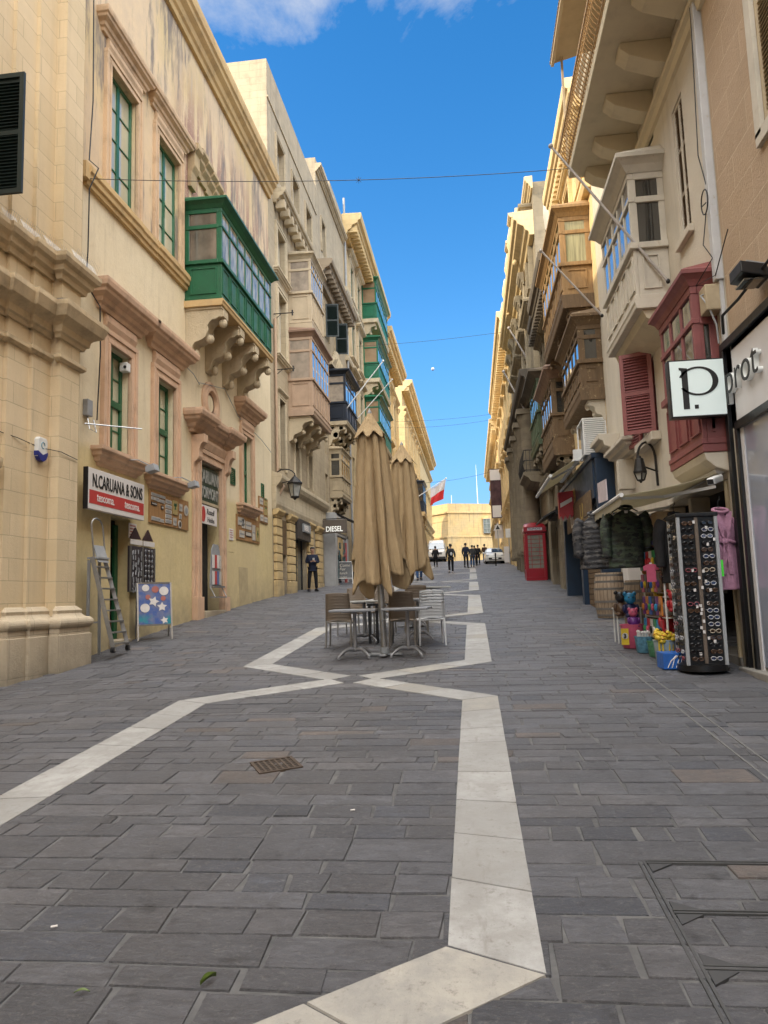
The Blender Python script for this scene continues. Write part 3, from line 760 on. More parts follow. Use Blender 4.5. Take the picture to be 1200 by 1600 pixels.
# ---- long plastered building with the green balcony
def left_long():
    B = thing('plastered_house', 'peeling cream and ochre house with salmon window surrounds and a dark green enclosed balcony', 'building', (-7, 17, 1))
    F = FL; y0, y1 = 12.0, 24.62
    up = [(12.93, 14.1, 9.76, 12.4), (15.17, 16.42, 9.76, 12.4)]
    lo = [(12.99, 13.87, 4.52, 6.62), (15.17, 16.15, 4.42, 6.62), (21.25, 22.2, 4.5, 6.68)]
    shop = (13.2, 14.0, .3, 3.3); door = (17.72, 19.25, .4, 5.22)
    mb = MB(); wall(mb, F, y0, y1, -.3, 16.2, up+lo+[shop, door, (20.0, 20.5, 3.0, 3.01)], .34); shell(mb, F, y0, y1, -.3, 16.2)
    # oculus: bored deep by a dark funnel set proud of the plaster
    mb.build('wall', M_peel, B)
    m = MB(); F.prof(m, y0, y1+.05, cornice(16.15, .85, .42)); m.build('roof_cornice', M_ochre, B, bev=.01)
    m = MB()
    for a, b, p in ((12.0, 14.2, .17), (14.2, 15.0, .15), (15.0, 16.88, .17)):
        F.prof(m, a, b, [(0,9.32),(p*.45,9.33),(p*.5,9.41),(p*.75,9.43),(p*.8,9.52),(p,9.56),(p,9.66),(p*.8,9.68),(p*.8,9.72),(0,9.74)])
    m.box(-7.19, -6.66, 11.86, 11.999, 9.38, 9.70); m.build('sill_course', M_ochre, B, bev=.006)
    for i, (a, b, c, e) in enumerate(up):
        f = window(B, F, a, b, c, e, M_green, M_blind, d=-.16, cols=2, rows=4, fr=.07)
        surround(f, F, a, b, c, e, M_salm2, .22, .07, fr=.26, hood=(.38, .26, .12))
    for i, (a, b, c, e) in enumerate(lo):
        f = window(B, F, a, b, c, e, M_green, M_blind, d=-.20, cols=2, rows=4, fr=.085, trans=.5)
        surround(f, F, a, b, c, e, M_pink, .26 if i < 2 else .2, .08, fr=.3, hood=(.48, .38, .14), sill=(.34, .24, .08))
    # broken pediment and hood over the balcony door
    m = MB(); m.add(MB())
    F.prof(m, 17.0, 17.35, [(0,12.2),(.1,12.2),(.12,12.6),(.2,12.75),(.2,13.1),(.3,13.2),(.3,13.35),(0,13.4)])
    for k in range(9):
        a = 17.35+k*.40; zt = 13.42-.07*k if k < 5 else 13.1-.14*(k-4)
        F.prof(m, a, a+.401, [(0,zt-.62),(.08,zt-.62),(.1,zt-.42),(.2,zt-.3),(.2,zt-.2),(.3,zt-.1),(.3,zt),(0,zt+.04)])
    m.build('broken_pediment', M_soft, B, bev=.01)
    m = MB(); F.prof(m, 21.0, 23.5, cornice(12.55, .3, .22)); F.box(m, 0, .07, 21.2, 21.5, 11.5, 12.55); m.build('door_hood', M_soft, B, bev=.008)
    # green enclosed balcony on four carved corbels
    gallarija(B, F, 16.82, 21.35, .96, 9.04, 10.02, 11.42, 7, M_green, M_reflpane, M_green, roof=(.24,.20), slab=(.17,.05), mslab=M_ochre, post=.09, ncor=4, corb=(.42, 1.2, .92), mcor=M_corbel, mside=M_gside, ztr=10.95)
    # oculus over the door
    m = MB(); c = F.P(0, 18.55, 6.9); n = 40
    def ring(u, v):
        prof = [(.42,0),(.42,.05),(.37,.07),(.33,.05),(.30,.09),(.25,.09),(.22,.04),(.21,-.02)]
        k = min(int(u*7+.001), 6); r, dd = prof[k] if u < 1 else prof[7]
        a = v*2*PI; return F.P(dd, 18.58+r*1.55*math.cos(a), 6.9+r*1.38*math.sin(a))
    m.sheet(ring, 7, n, wrap=True); m.build('oculus_frame', M_pink, B, smooth=30)
    m = MB(); m.sheet(lambda u, v: F.P(-.02+.026*u, 18.58+(.0001+.21*u)*1.55*math.cos(v*2*PI), 6.9+(.0001+.21*u)*1.38*math.sin(v*2*PI)), 1, n, wrap=True); m.build('oculus_void', M_ocv, B)
    # street door with entablature on consoles
    a, b, c, e = door; m = MB()
    casing(m, F, a, b, .3, e, .30, .10)
    F.box(m, 0, .06, a-.44, a-.305, .3, 5.5); F.box(m, 0, .06, b+.305, b+.44, .3, 5.5)
    for y in (a-.43, b+.01): F.box(m, -.02, .16, y, y+.42, .29, 1.75)
    F.prof(m, a-.40, b+.40, [(0,5.52),(.10,5.54),(.16,5.7),(.16,5.78),(0,5.8)])
    mitred(m, F, a-.2, b+.2, cornice(5.80, .5, .42)); 
    for y in (a-.34, b+.34): mitred(m, F, y-.17, y+.17, cornice(5.82, .5, .5))
    m.build('door_surround', M_pink, B, bev=.008)
    for y in (a-.34, b+.34): corbel(B, F, y, .26, .34, .95, 5.78, M_pink, carved=False)
    m = MB(); F.box(m, -.32, -.24, a, a+.72, .4, 4.0)
    for z in (1.0, 2.1, 3.1): F.box(m, -.24, -.225, a+.1, a+.62, z, z+.8)
    dr = m.build('door', M_green, B, bev=.01)
    m = MB(); m.ball(F.P(-.2, a+.64, 2.3), .035); m.build('handle', M_alu, dr)
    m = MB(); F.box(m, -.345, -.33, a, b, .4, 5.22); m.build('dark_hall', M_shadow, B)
    m = MB(); F.box(m, -.05, .2, a, b, .5, 1.40); m.build('doorstep', M_plinth, B, bev=.02)
    # shop doorway
    a, b, c, e = shop
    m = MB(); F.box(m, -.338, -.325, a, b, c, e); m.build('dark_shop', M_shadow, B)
    m = MB(); F.box(m, -.30, -.24, b-.16, b-.02, .6, 3.2); m.build('open_door', M_green, B, bev=.008)
    m = MB(); F.box(m, -.25, .06, a-.02, b+.02, .4, .95); m.build('shop_step', M_plinth, B, bev=.02)
    m = MB(); rr = random.Random(5)
    for k in range(16): 
        y = rr.uniform(a+.05, b-.3); z = rr.uniform(1.1, 3.0); F.box(m, -.32, -.28-rr.random()*.03, y, y+rr.uniform(.06,.2), z, z+rr.uniform(.08,.22))
    m.build('shop_stock', plain('shop_stock_colours', (.22,.06,.03), .5, scale=5, var=.9), B)
    m = MB()
    for (ya, yb, za, zb) in ((20.2,20.6,5.02,5.42),(23.3,23.6,4.98,5.42)):
        for r in ((ya,ya+.04,za,zb),(yb-.04,yb,za,zb),(ya,yb,za-.04,za),(ya,yb,zb,zb+.04)): F.box(m, 0, .03, *r)
        for k in range(7): F.box(m, 0, .018, ya+.04, yb-.04, za+.02+k*.055, za+.045+k*.055)
    m.build('vent_grille', M_green, B)
    m = MB(); F.box(m, -.002, .012, 20.9, 21.75, 1.35, 2.62); m.build('blocked_hatch', M_greyhatch, B, bev=.006)
M_salm2 = stone('soft_salmon_plaster', (.63,.45,.285), 0, 0, 0, .4, col2=(.56,.40,.26), soot=.6)
M_soft = stone('soft_limestone', (.52,.39,.23), 0, 0, 0, .6, soot=.7, bmp=.6)
M_gside = glassy('pane_over_dim_room', (.19,.155,.12), .06, .5, 1.6)
M_ocv = stone('oculus_reveal', (.20,.12,.075), 0, 0, 0, .3)
M_greyhatch = plain('hatch_paint', (.50,.40,.23), .85, scale=3)
left_long()

# ---- sign boards and bits on that wall
M_sgn_w = plain('sign_white', (.70,.66,.63), .4, scale=2, var=.06); M_sgn_r = plain('sign_red', (.48,.05,.045), .4, scale=2, var=.1); M_ink = plain('sign_black', (.012,.011,.011), .5)
def left_sign():
    T = thing('shop_sign', 'white shop sign N.CARUANA & SONS with red tescoma band above the ladder', 'shop sign', (-6.6, 13, 3.6))
    F = Fac('L', -6.72); a, b, za, zb = 11.93, 14.12, 3.29, 4.02
    m = MB(); F.box(m, .07, .16, a, b, za, zb); m.build('light_box', M_sgn_w, T, bev=.008)
    m = MB(); F.box(m, .07, .155, a-.02, a-.001, za-.005, zb+.005); m.build('end_cap', M_black, T)
    m = MB(); F.box(m, .15, .164, a+.03, b-.03, za+.10, za+.34); m.build('red_band', M_sgn_r, T)
    X = F.P(.166, 0, 0)[0]
    text('N.CARUANA & SONS', 'lettering', .335, M_ink, T, frame_mat((X, a+.12, za+.405), (0,1,0), (0,0,1)), sx=.62, bold=.004)
    for y in (a+.28, a+1.33): text('tescoma.', 'lettering', .22, M_sgn_w, T, frame_mat((X, y, za+.16), (0,1,0), (0,0,1)), sx=.82, bold=.002, shear=.1)
left_sign()
def door_signs():
    T = thing('door_sign', 'dark green sign board with grey CARUANA lettering in the salmon doorway', 'shop sign', (-6.8, 18.4, 4.6))
    F = FL; m = MB(); F.box(m, -.06, -.01, 17.74, 19.2, 4.22, 5.14); bd = m.build('board', plain('sign_green', (.02,.045,.03), .4), T, bev=.006)
    m = MB(); F.box(m, -.06, .01, 17.74, 19.22, 4.14, 4.215); m.build('ledge', M_stonep, T)
    g = plain('sign_grey', (.36,.36,.33), .5); X = F.P(-.006, 0, 0)[0]
    text('CARUANA', 'lettering', .46, g, T, frame_mat((X, 17.8, 4.72), (0,1,0), (0,0,1)), sx=.72, bold=.012)
    text('STORMONT', 'lettering', .40, g, T, frame_mat((X, 17.8, 4.32), (0,1,0), (0,0,1)), sx=.66, bold=.012)
    T = thing('brand_sign', 'small white sign with a red oval and Russell Hobbs lettering below the green door sign', 'shop sign', (-6.7, 18.3, 3.9))
    m = MB(); F.box(m, .0, .03, 17.72, 19.0, 3.62, 4.10); m.build('panel', M_sgn_w, T, bev=.006)
    m = MB(); m.lathe([(.001,0),(.15,0),(.15,.006),(.001,.006)], F.P(.03, 17.98, 3.86), 20, sy=1.35, axis='x'); 
    m.build('red_oval', M_sgn_r, T)
    X = F.P(.033, 0, 0)[0]
    text('Russell', 'lettering', .21, M_ink, T, frame_mat((X, 18.22, 3.88), (0,1,0), (0,0,1)), sx=.95, shear=.2)
    text('Hobbs', 'lettering', .19, M_ink, T, frame_mat((X, 18.28, 3.68), (0,1,0), (0,0,1)), sx=1.0)
door_signs()
M_cork = wood('tile_board', (.42,.225,.085), .7); M_tile = plain('glazed_tile', (.60,.56,.50), .3, scale=9, var=.35); M_tiley = plain('yellow_tile', (.55,.42,.18), .35, scale=30, var=.6)
M_tiled = plain('dark_tile', (.05,.035,.03), .4)
def tile_board(a, b, za, zb, items, label):
    T = thing('tile_board', label, 'display board', (-6.75, a, za)); F = FL
    m = MB(); F.box(m, .0, .03, a, b, za, zb); m.build('board', M_cork, T, bev=.004)
    W, H = b-a, zb-za
    for k, (u0, u1, v0, v1, kind) in enumerate(items):
        m = MB(); y0, y1, z0, z1 = a+u0*W, a+u1*W, zb-v1*H, zb-v0*H
        if kind == 'o':
            m.lathe([(.001,0),((y1-y0)/2,0),((y1-y0)/2,.014),(.001,.016)], F.P(.031,(y0+y1)/2,(z0+z1)/2), 18, sy=(z1-z0)/(y1-y0), axis='x')
            o = m.build('name_tile', M_tile, T)
            m = MB(); m.lathe([(.001,0),((y1-y0)*.3,0),((y1-y0)*.3,.004),(.001,.004)], F.P(.048,(y0+y1)/2,(z0+z1)/2), 14, sy=(z1-z0)/(y1-y0), axis='x'); m.build('tile_motif', M_tiled if k % 2 else M_gplas, o)
            continue
        F.box(m, .031, .045, y0, y1, z0, z1); o = m.build('name_tile', M_tiley if kind == 'y' else (M_tiled if kind == 'd' else M_tile), T)
        m = MB()
        if kind == 'd': F.box(m, .046, .050, y0+.025, y1-.025, z0+.025, z1-.025); m.build('tile_motif', M_tile, o)
        elif kind == 'y': F.box(m, .046, .050, (y0+y1)/2-.03, (y0+y1)/2+.03, z0+.12, z1-.1); F.box(m, .046, .05, (y0+y1)/2-.07, (y0+y1)/2+.07, z0+.2, z0+.26); m.build('tile_motif', M_green, o)
        else:
            r = random.Random(k+int(a*10)); y = y0+.02
            while y < y1-.04: l = r.uniform(.02, .05); F.box(m, .046, .049, y, min(y+l, y1-.015), (z0+z1)/2-.025, (z0+z1)/2+.025); y += l+.015
            m.build('tile_motif', M_gplas, o)
IT = [(.03,.36,.08,.17,'t'),(.03,.11,.20,.30,'t'),(.12,.21,.20,.31,'t'),(.22,.34,.22,.32,'t'),(.03,.16,.36,.46,'d'),(.26,.32,.40,.52,'d'),(.04,.24,.80,.92,'t'),(.25,.33,.82,.93,'t')]
IT += [(.37,.52,.16+.155*i,.285+.155*i,'t') for i in range(5)] + [(.55,.68,.12,.58,'y'),(.73,.81,.17,.41,'t'),(.73,.79,.50,.67,'t'),(.57,.65,.68,.93,'t'),(.70,.79,.72,.99,'o'),(.86,.98,.16,.52,'o')]
tile_board(14.83, 17.0, 3.34, 4.05, IT, 'orange board of house name tiles and two oval plaques under the second window')
IT2 = [(.05,.28,.1,.42,'t'),(.36,.6,.18,.5,'t'),(.34,.6,.6,.8,'d'),(.1,.3,.62,.9,'t'),(.64,.78,.25,.9,'t'),(.82,.95,.3,.9,'y'),(.2,.33,.15,.5,'t')]
tile_board(20.66, 23.0, 3.42, 4.16, IT2, 'low orange board of white name tiles under the window beyond the doorway')
IT3 = [(.08,.42,.06,.3,'t'),(.55,.92,.1,.3,'y'),(.1,.4,.4,.62,'t'),(.55,.9,.38,.66,'y'),(.1,.45,.7,.94,'t'),(.55,.9,.74,.94,'t')]
tile_board(22.95, 24.0, 4.15, 5.0, IT3, 'upright board of yellow and white tiles at the far end of the plastered house')
def plaque(name, y0, y1, z0, z1, label, cat='plaque'):
    F = FL; m = MB(); F.box(m, .0, .02, y0, y1, z0, z1); T = thing(name, label, cat, F.P(0, y0, z0)); m.build('plate', M_sgn_w, T, bev=.004)
    m = MB()
    for k in range(4): F.box(m, .021, .023, y0+.03, y1-.05-.03*(k % 2), z1-.06-k*(z1-z0)*.2, z1-.04-k*(z1-z0)*.2)
    m.build('print', plain(name+'_red', (.45,.12,.10), .5), T)
plaque('wall_plaque', 13.92, 14.25, 2.94, 3.24, 'small white plaque with red print beside the shop doorway')
plaque('wall_notice', 20.05, 20.4, 3.35, 3.68, 'small white notice right of the salmon doorway')

def cutlery_rack():
    T = thing('wall_display', 'dark wall display of hanging cutlery and tools with two pointed tops', 'display panel', (-6.7, 13.9, 1.9)); F = FL
    m = MB(); F.box(m, .02, .07, 13.86, 15.0, 1.86, 2.78); m.build('back_panel', plain('rack_dark', (.05,.04,.045), .45), T, bev=.004)
    m = MB()
    for y in (13.86, 14.42, 14.98): F.box(m, .07, .095, y-.015, y+.015, 1.86, 2.78)
    F.box(m, .07, .095, 13.87, 14.97, 1.86, 1.885); m.build('frame', M_alu, T)
    for y in (13.9, 14.48):
        m = MB(); F.profy(m, .03, .06, [(y,2.93),(y+.48,2.93),(y+.24,3.16)]); m.build('pointed_top', plain('rack_brown', (.045,.02,.025), .4), T)
        m = MB(); F.box(m, .06, .08, y-.02, y+.5, 2.81, 2.91); m.build('header', M_sgn_w, T)
    r = random.Random(3); m = MB(); m2 = MB()
    for i in range(8):
        for j in range(3):
            y = 14.52+j*.15+r.uniform(-.02,.02); z = 2.70-i*.105
            m.ball(F.P(.10, y, z), .042, 8, 5, (.3,1,.75)); m.tube([F.P(.095,y,z-.03), F.P(.095,y+.02,z-.10)], .008, 5)
        for j in range(4): 
            y = 13.94+j*.12+r.uniform(-.02,.02); z = 2.68-i*.105+r.uniform(-.03,.03); m2.tube([F.P(.10,y,z), F.P(.10,y+r.uniform(-.03,.03),z-.09)], .013, 6)
    m.build('spoons', M_steel, T, smooth=40); m2.build('tools', M_gplas, T)
cutlery_rack()

def ladder():
    T = thing('step_ladder', 'tall aluminium step ladder leaning open beside the shop doorway', 'ladder', (-6.4, 12.3, .85))
    g = .80; A = lambda y, t: (-6.2-.34*t, y, g+t*2.25)
    m = MB()
    for y, lean in ((12.05, -.02), (12.60, -.14)):
        m.bar((-6.12, y, g+.02), (-6.52, y+lean-.02, 2.45), .035, .07); 
    m.build('stile', M_alu, T, bev=.004)
    m = MB()
    for k in range(8):
        t = .08+k*.115; x = -6.12-.40*t*1.0; z = g+.02+(2.45-g)*t
        ya = 12.05-.03*t; yb = 12.60-.16*t; m.box(x-.05, x+.05, ya, yb, z-.015, z+.012)
    m.build('treads', M_alu, T, bev=.003)
    m = MB(); m.box(-6.62, -6.42, 12.03, 12.44, 2.42, 2.45); m.bar((-6.45, 12.05, 2.42), (-6.53, 12.05, 2.66), .40, .02, (1,0,0)) if False else None
    m.hexa([(-6.44,12.06,2.36),(-6.44,12.42,2.36),(-6.42,12.42,2.36),(-6.42,12.06,2.36),(-6.54,12.06,2.66),(-6.54,12.42,2.66),(-6.52,12.42,2.66),(-6.52,12.06,2.66)])
    m.build('platform', M_gplas, T)
    m = MB(); pts = [(-6.50,12.04,2.45),(-6.55,12.03,3.0)]+[(-6.56,12.23-.20*math.cos(PI*i/6),3.0+.14*math.sin(PI*i/6)) for i in range(1,6)]+[(-6.55,12.43,3.0),(-6.50,12.44,2.45)]
    m.tube(pts, .016, 7); m.build('hand_hoop', M_alu, T, smooth=40)
    m = MB()
    for y, y2 in ((12.1, 12.06), (12.52, 12.42)): m.bar((-6.70, y+.12, gz(-6.7,12.3)), (-6.60, y2, 2.4), .025, .05)
    m.box(-6.70, -6.68, 12.2, 12.62, 1.3, 1.33); m.build('rear_leg', M_gplas, T)
    for y in (12.05, 12.60):
        m = MB(); m.tube([(-6.16,y-.02,g+.05),(-6.10,y-.02,g+.05)], .05, 10); m.build('wheel', M_black, T)
ladder()

def poster_mat():
    m, nt, b = newmat('star_poster'); p = pos(nt)
    s3 = N(nt, 'ShaderNodeSeparateXYZ'); nt.links.new(p, s3.inputs[0])
    n = noise(nt, p, 7, 4, .6); c = mixc(nt, ramp(nt, n, .4, .6), (.03,.08,.27), (.12,.14,.24))
    c = mixc(nt, math_(nt, 'MULTIPLY', ramp(nt, noise(nt, p, 3.4, 3, .5), .45, .55), ramp(nt, s3.outputs[2], 1.42, 1.30)), c, (.0,.20,.24))
    nt.links.new(c, b.inputs['Base Color']); b.inputs['Roughness'].default_value = .3; return m
def a_board(name, label, cx, cy, face, w, h, mat, extra=None, frame=None, group=None):
    """folding pavement board; face = heading of the front panel's outward normal (x,y)"""
    z = gz(cx, cy); n = Vector((face[0], face[1], 0)).normalized(); s = Vector((-n.y, n.x, 0)); frame = frame or M_alu
    T = thing(name, label, 'pavement sign', (cx, cy, z), group=group); c = Vector((cx, cy, z)); legz = h*.26
    for sg, nm in ((1, 'front_panel'), (-1, 'rear_panel')):
        top = c+Vector((0,0,h))+n*(.03*sg); bot = c+n*(.30*sg); ax = (top-bot)
        m = MB()
        for e in (-1, 1): m.bar(bot+s*(e*w/2), top+s*(e*w/2), .03, .03, n)
        lo = bot+ax*(legz/h)
        for q in (lo, top): m.bar(q-s*(w/2), q+s*(w/2), .03, .03, n)
        f = m.build('frame' if sg > 0 else 'rear_frame', frame, T)
        m = MB(); nn = n*(.006*sg); m.hexa([lo-s*(w/2-.015)-nn, lo+s*(w/2-.015)-nn, top+s*(w/2-.015)-nn, top-s*(w/2-.015)-nn, lo-s*(w/2-.015)+nn, lo+s*(w/2-.015)+nn, top+s*(w/2-.015)+nn, top-s*(w/2-.015)+nn])
        pn = m.build(nm, mat if sg > 0 else M_gplas, T)
        if sg > 0 and extra: extra(T, lo, s, ax.normalized(), (top-lo).length, w, n)
    return T
def star_motif(T, lo, s, u, H, w, n):
    r = random.Random(2); g = plain('cookie_white', (.62,.58,.55), .4, scale=12); g2 = plain('cookie_red', (.35,.10,.08), .4)
    u = Vector(u); nn = s.cross(u); nn = nn if nn.dot(n) > 0 else -nn
    for k, (a, b, R_, kind) in enumerate(((-.02,.55,.11,1),(.17,.42,.10,1),(-.22,.40,.09,0),(.22,.80,.09,0),(.02,.84,.07,2),(-.2,.88,.07,0),(.22,.10,.08,1),(-.15,.66,.05,2),(.20,.62,.05,2))):
        m = MB(); c = Vector(lo)+s*(a*w*1.3)+u*(b*H)+nn*.010
        pts = []
        for i in range(10 if kind == 1 else 14):
            q = 2*PI*i/(10 if kind == 1 else 14)+.3*k; rr = R_*(1 if i % 2 == 0 or kind != 1 else .5); pts.append(c+s*(rr*math.cos(q))+u*(rr*math.sin(q)))
        i0 = len(m.v); m.v += [tuple(p) for p in pts]+[tuple(p+nn*.004) for p in pts]; K = len(pts)
        m.face(range(i0+K, i0+2*K)); 
        for i in range(K): m.face((i0+i, i0+(i+1)%K, i0+K+(i+1)%K, i0+K+i))
        m.build('printed_star' if kind == 1 else 'printed_dish', g2 if kind == 2 else g, T)
a_board('pavement_board', 'metal pavement board with a blue poster of white stars outside the plastered house', -6.38, 14.2, (.5,-.86), .64, 1.12, poster_mat(), star_motif)

def leaflet_rack():
    T = thing('leaflet_rack', 'grey wire stand of leaflets standing in the salmon doorway', 'leaflet rack', (-6.5, 18.2, 1.9)); m = MB(); F = Fac('L', -6.62)
    F.profy(m, .0, .02, [(18.0,2.0),(18.85,2.0),(18.72,2.95),(18.6,3.1),(18.25,3.1),(18.12,2.95)]); m.build('back', M_gplas, T)
    m = MB(); F.box(m, .02, .12, 17.98, 18.87, 1.98, 2.02); F.box(m, .02, .16, 17.98, 18.87, 1.72, 1.75)
    for y in (17.98, 18.85): m.tube([F.P(.02,y,2.0), F.P(.16,y,1.74)], .012, 6)
    m.build('tray', M_steel, T)
    r = random.Random(8)
    for k in range(8):
        y = 18.12+(k % 4)*.165; z = 2.06+(k//4)*.42; m = MB(); F.box(m, .03, .05, y, y+.14, z, z+.34)
        m.build('leaflet', [M_sgn_w, M_sgn_r, plain('leaflet_blue', (.12,.2,.4), .4) if k == 2 else M_sgn_w, M_tile][k % 4], T)
leaflet_rack()
def stand_legs(): pass

def wall_lamp_bits():
    F = FL
    for i, (y, label) in enumerate(((13.9, 'small floodlight on an arm over the white shop sign'), (16.1, 'small floodlight on an arm over the tile board'))):
        T = thing('floodlight', label, 'floodlight', F.P(0, y, 4.3)); m = MB()
        m.tube([F.P(0,y-.5,4.42), F.P(.35,y-.3,4.44), F.P(.5,y,4.35)], .012, 6); m.build('arm', M_gplas, T)
        m = MB(); m.hexa([F.P(*q) for q in ((.42,y-.12,4.22),(.62,y-.12,4.26),(.62,y+.12,4.26),(.42,y+.12,4.22),(.40,y-.12,4.34),(.58,y-.12,4.40),(.58,y+.12,4.40),(.40,y+.12,4.34))]); m.build('head', M_gplas, T, bev=.01)
    T = thing('security_camera', 'little white camera fixed in the jamb of the first lower window', 'camera', F.P(0, 13.6, 6.4)); m = MB(); F.box(m, -.1, .06, 13.68, 13.84, 6.30, 6.48); m.build('body', M_wplas, T, bev=.01)
    m = MB(); m.tube([F.P(.02,13.68,6.38), F.P(.02,13.66,6.38)], .03, 10); m.build('lens', M_black, T)
    T = thing('junction_box', 'grey junction box with a bracket pole left of the first lower window', 'junction box', F.P(0, 12.4, 4.9)); m = MB(); F.box(m, 0, .1, 12.12, 12.3, 5.0, 5.3); m.build('box', M_gplas, T, bev=.01)
    m = MB(); m.tube([F.P(.05,12.2,5.0), F.P(.12,12.15,4.75), F.P(.2,12.25,4.7), F.P(.1,12.32,4.95)], .01, 5); m.tube([F.P(.05,12.1,4.84), F.P(.75,12.9,4.88)], .012, 6); m.build('bracket', M_steel, T)
wall_lamp_bits()
def cable_run(name, label, pts, r=.012, mat=None):
    m = MB(); m.tube(pts, r, 6); o = m.build(name, mat or M_cable, loc=pts[0], smooth=50); return tag(o, label, 'cable')
cable_run('wall_cable', 'black cable hanging down the joint between the two left buildings', [(-6.68,12.03,15),(-6.66,12.06,11),(-6.7,12.03,9.8),(-6.5,12.0,9.6),(-6.66,11.98,9.2),(-6.68,12.0,8.0),(-6.72,12.02,7.5),(-6.7,12.2,7.3),(-6.62,12.35,7.1),(-6.68,12.5,6.3),(-6.74,12.52,5.0)])
cable_run('wall_cable', 'thin grey cable strung below the carved corbels and over the doorway', [(-6.75,16.4,7.4),(-6.6,16.9,7.2),(-6.6,17.3,7.05),(-6.74,17.6,7.2),(-6.74,19.6,7.6),(-6.74,20.8,7.1),(-6.74,23.2,6.9),(-6.74,24.4,6.7)], .011, M_gplas)
cable_run('wall_cable', 'thin dark wire stapled across the ashlar pilasters', [(-6.84,9.3,4.35),(-6.83,9.9,4.2),(-6.77,10.2,4.18),(-6.71,10.7,4.12),(-6.53,11.0,4.1),(-6.53,11.5,4.06)], .006)
# ---- tall narrow-windowed building with two blush balconies and a ground-floor clothes shop
def left_tall():
    B = thing('tall_house', 'tall grey-beige house with two stacked pink balconies over the clothes shop', 'building', (-7, 28, 2)); F = FL
    y0, y1 = 24.64, 33.3
    w3 = [(25.9,27.0,17.75,19.35),(28.4,29.5,17.75,19.35),(30.9,32.0,17.75,19.35)]
    w2 = [(25.75,26.9,13.9,15.6),(25.75,26.9,10.6,13.1),(31.6,32.5,13.6,15.4)]
    w1 = [(25.75,26.55,6.35,9.0),(28.1,28.85,6.3,8.2),(30.4,31.2,6.3,8.1),(31.7,32.5,9.6,11.6)]
    dr = [(25.6,26.45,1.2,4.2),(27.6,29.7,1.5,4.3)]
    mb = MB(); wall(mb, F, y0, y1, -.2, 21.7, w3+w2+w1+dr, .3); shell(mb, F, y0, y1, -.2, 21.7); mb.build('wall', M_pale2, B)
    for (a,b,c,e) in w3: 
        f = window(B, F, a, b, c, e, M_whitep, M_pane, d=-.26, cols=2, rows=2, fr=.06); surround(f, F, a, b, c, e, M_weath, .16, .05)
    for (a,b,c,e) in w2:
        f = window(B, F, a, b, c, e, M_whitep, M_blind, d=-.26, cols=2, rows=3, fr=.06); surround(f, F, a, b, c, e, M_pale, .22, .07, sill=(.25,.2,.05))
    for (a,b,c,e) in w1:
        f = window(B, F, a, b, c, e, M_black, M_pane, d=-.22, cols=3, rows=1, fr=.05); surround(f, F, a, b, c, e, M_pale, .15, .05, hood=(.18,.14,.04))
    m = MB(); F.prof(m, y0, y1, [(0,17.0),(.1,17.0),(.14,17.15),(.14,17.25),(0,17.3)]); F.box(m, 0, .04, y0, y1, 20.18, 20.24); m.build('string_course', M_weath, B)
    m = MB(); F.prof(m, 25.3, 30.6, cornice(16.4, .55, .5))
    for k in range(9): F.box(m, .05, .42, 25.45+k*.62, 25.7+k*.62, 16.22, 16.55)
    m.build('broken_cornice', M_weath, B, bev=.01)
    m = MB(); F.prof(m, y0, y1, [(0,4.75),(.12,4.78),(.16,4.95),(.16,5.55),(.3,5.7),(.36,5.85),(.36,5.98),(0,6.1)]); m.build('shop_cornice', M_pale, B, bev=.01)
    # rusticated piers
    for (a, b) in ((24.75,25.5),(26.6,27.45),(29.85,30.7),(31.6,32.6)):
        m = MB(); z = 1.9
        F.box(m, 0, .16, a-.06, b+.06, .3, 2.3); z = 2.3
        while z < 4.6: F.box(m, 0, .13, a, b, z+.022, z+.30); z += .31
        F.prof(m, a-.08, b+.08, [(0,4.55),(.16,4.58),(.24,4.7),(.24,4.78),(0,4.8)]); m.build('rusticated_pier', M_gold, B, bev=.018)
    a,b,c,e = dr[0]; m = MB(); F.box(m, -.28, -.2, a, b, c, e); m.build('side_door', M_greyst, B); m = MB(); F.box(m, -.05, .03, a, b, 3.25, e+.3); m.build('door_panel', M_woodd, B)
    a,b,c,e = dr[1]; m = MB()
    for y in (a+.02, (a+b)/2, b-.05): F.box(m, -.2, -.14, y-.02, y+.03, c, e)
    F.box(m, -.2, -.14, a, b, c, c+.08); f = m.build('shop_front', M_black, B); m = MB(); F.box(m, -.18, -.17, a, b, c, e); m.build('shop_pane', M_shopg, f)
    m = MB(); F.box(m, -.02, .2, a-.1, b+.12, 3.95, 4.75); fa = m.build('fascia', plain('fascia_grey', (.05,.043,.04), .5), B, bev=.01)
    m = MB(); F.box(m, .2, .26, a+.75, b-.1, 4.28, 4.6); m.build('fascia_plate', M_gplas, fa)
    text('DIESEL', 'lettering', .28, M_sgn_w, fa, frame_mat((F.P(.265,0,0)[0], a+.8, 4.34), (0,1,0), (0,0,1)), sx=1.0, bold=.012)
    gallarija(B, F, 27.5, 29.85, .93, 12.5, 13.75, 15.15, 6, M_beigep, M_bluepane, M_weath, roof=(.25,.16), slab=(.5,.0), mslab=M_beigep, ncor=2, corb=(.5,.9,.6), mcor=M_weath, mside=M_curtw, ) if False else gallarija(B, F, 27.5, 29.85, .93, 12.5, 13.75, 15.15, 6, M_beigep, M_bluepane, M_weath, roof=(.25,.16), slab=(.55,.0), mslab=M_beigep, ncor=2, corb=(.5,.55,.5), mcor=M_weath, mside=M_curtw)
    gallarija(B, F, 27.2, 30.6, .97, 8.9, 10.1, 11.8, 6, M_rosy, M_bluepane, M_brownr, roof=(.3,.16), slab=(.25,.06), mslab=M_rosy, ncor=3, corb=(.45,.95,.85), mcor=M_corbel, mside=M_curtw)
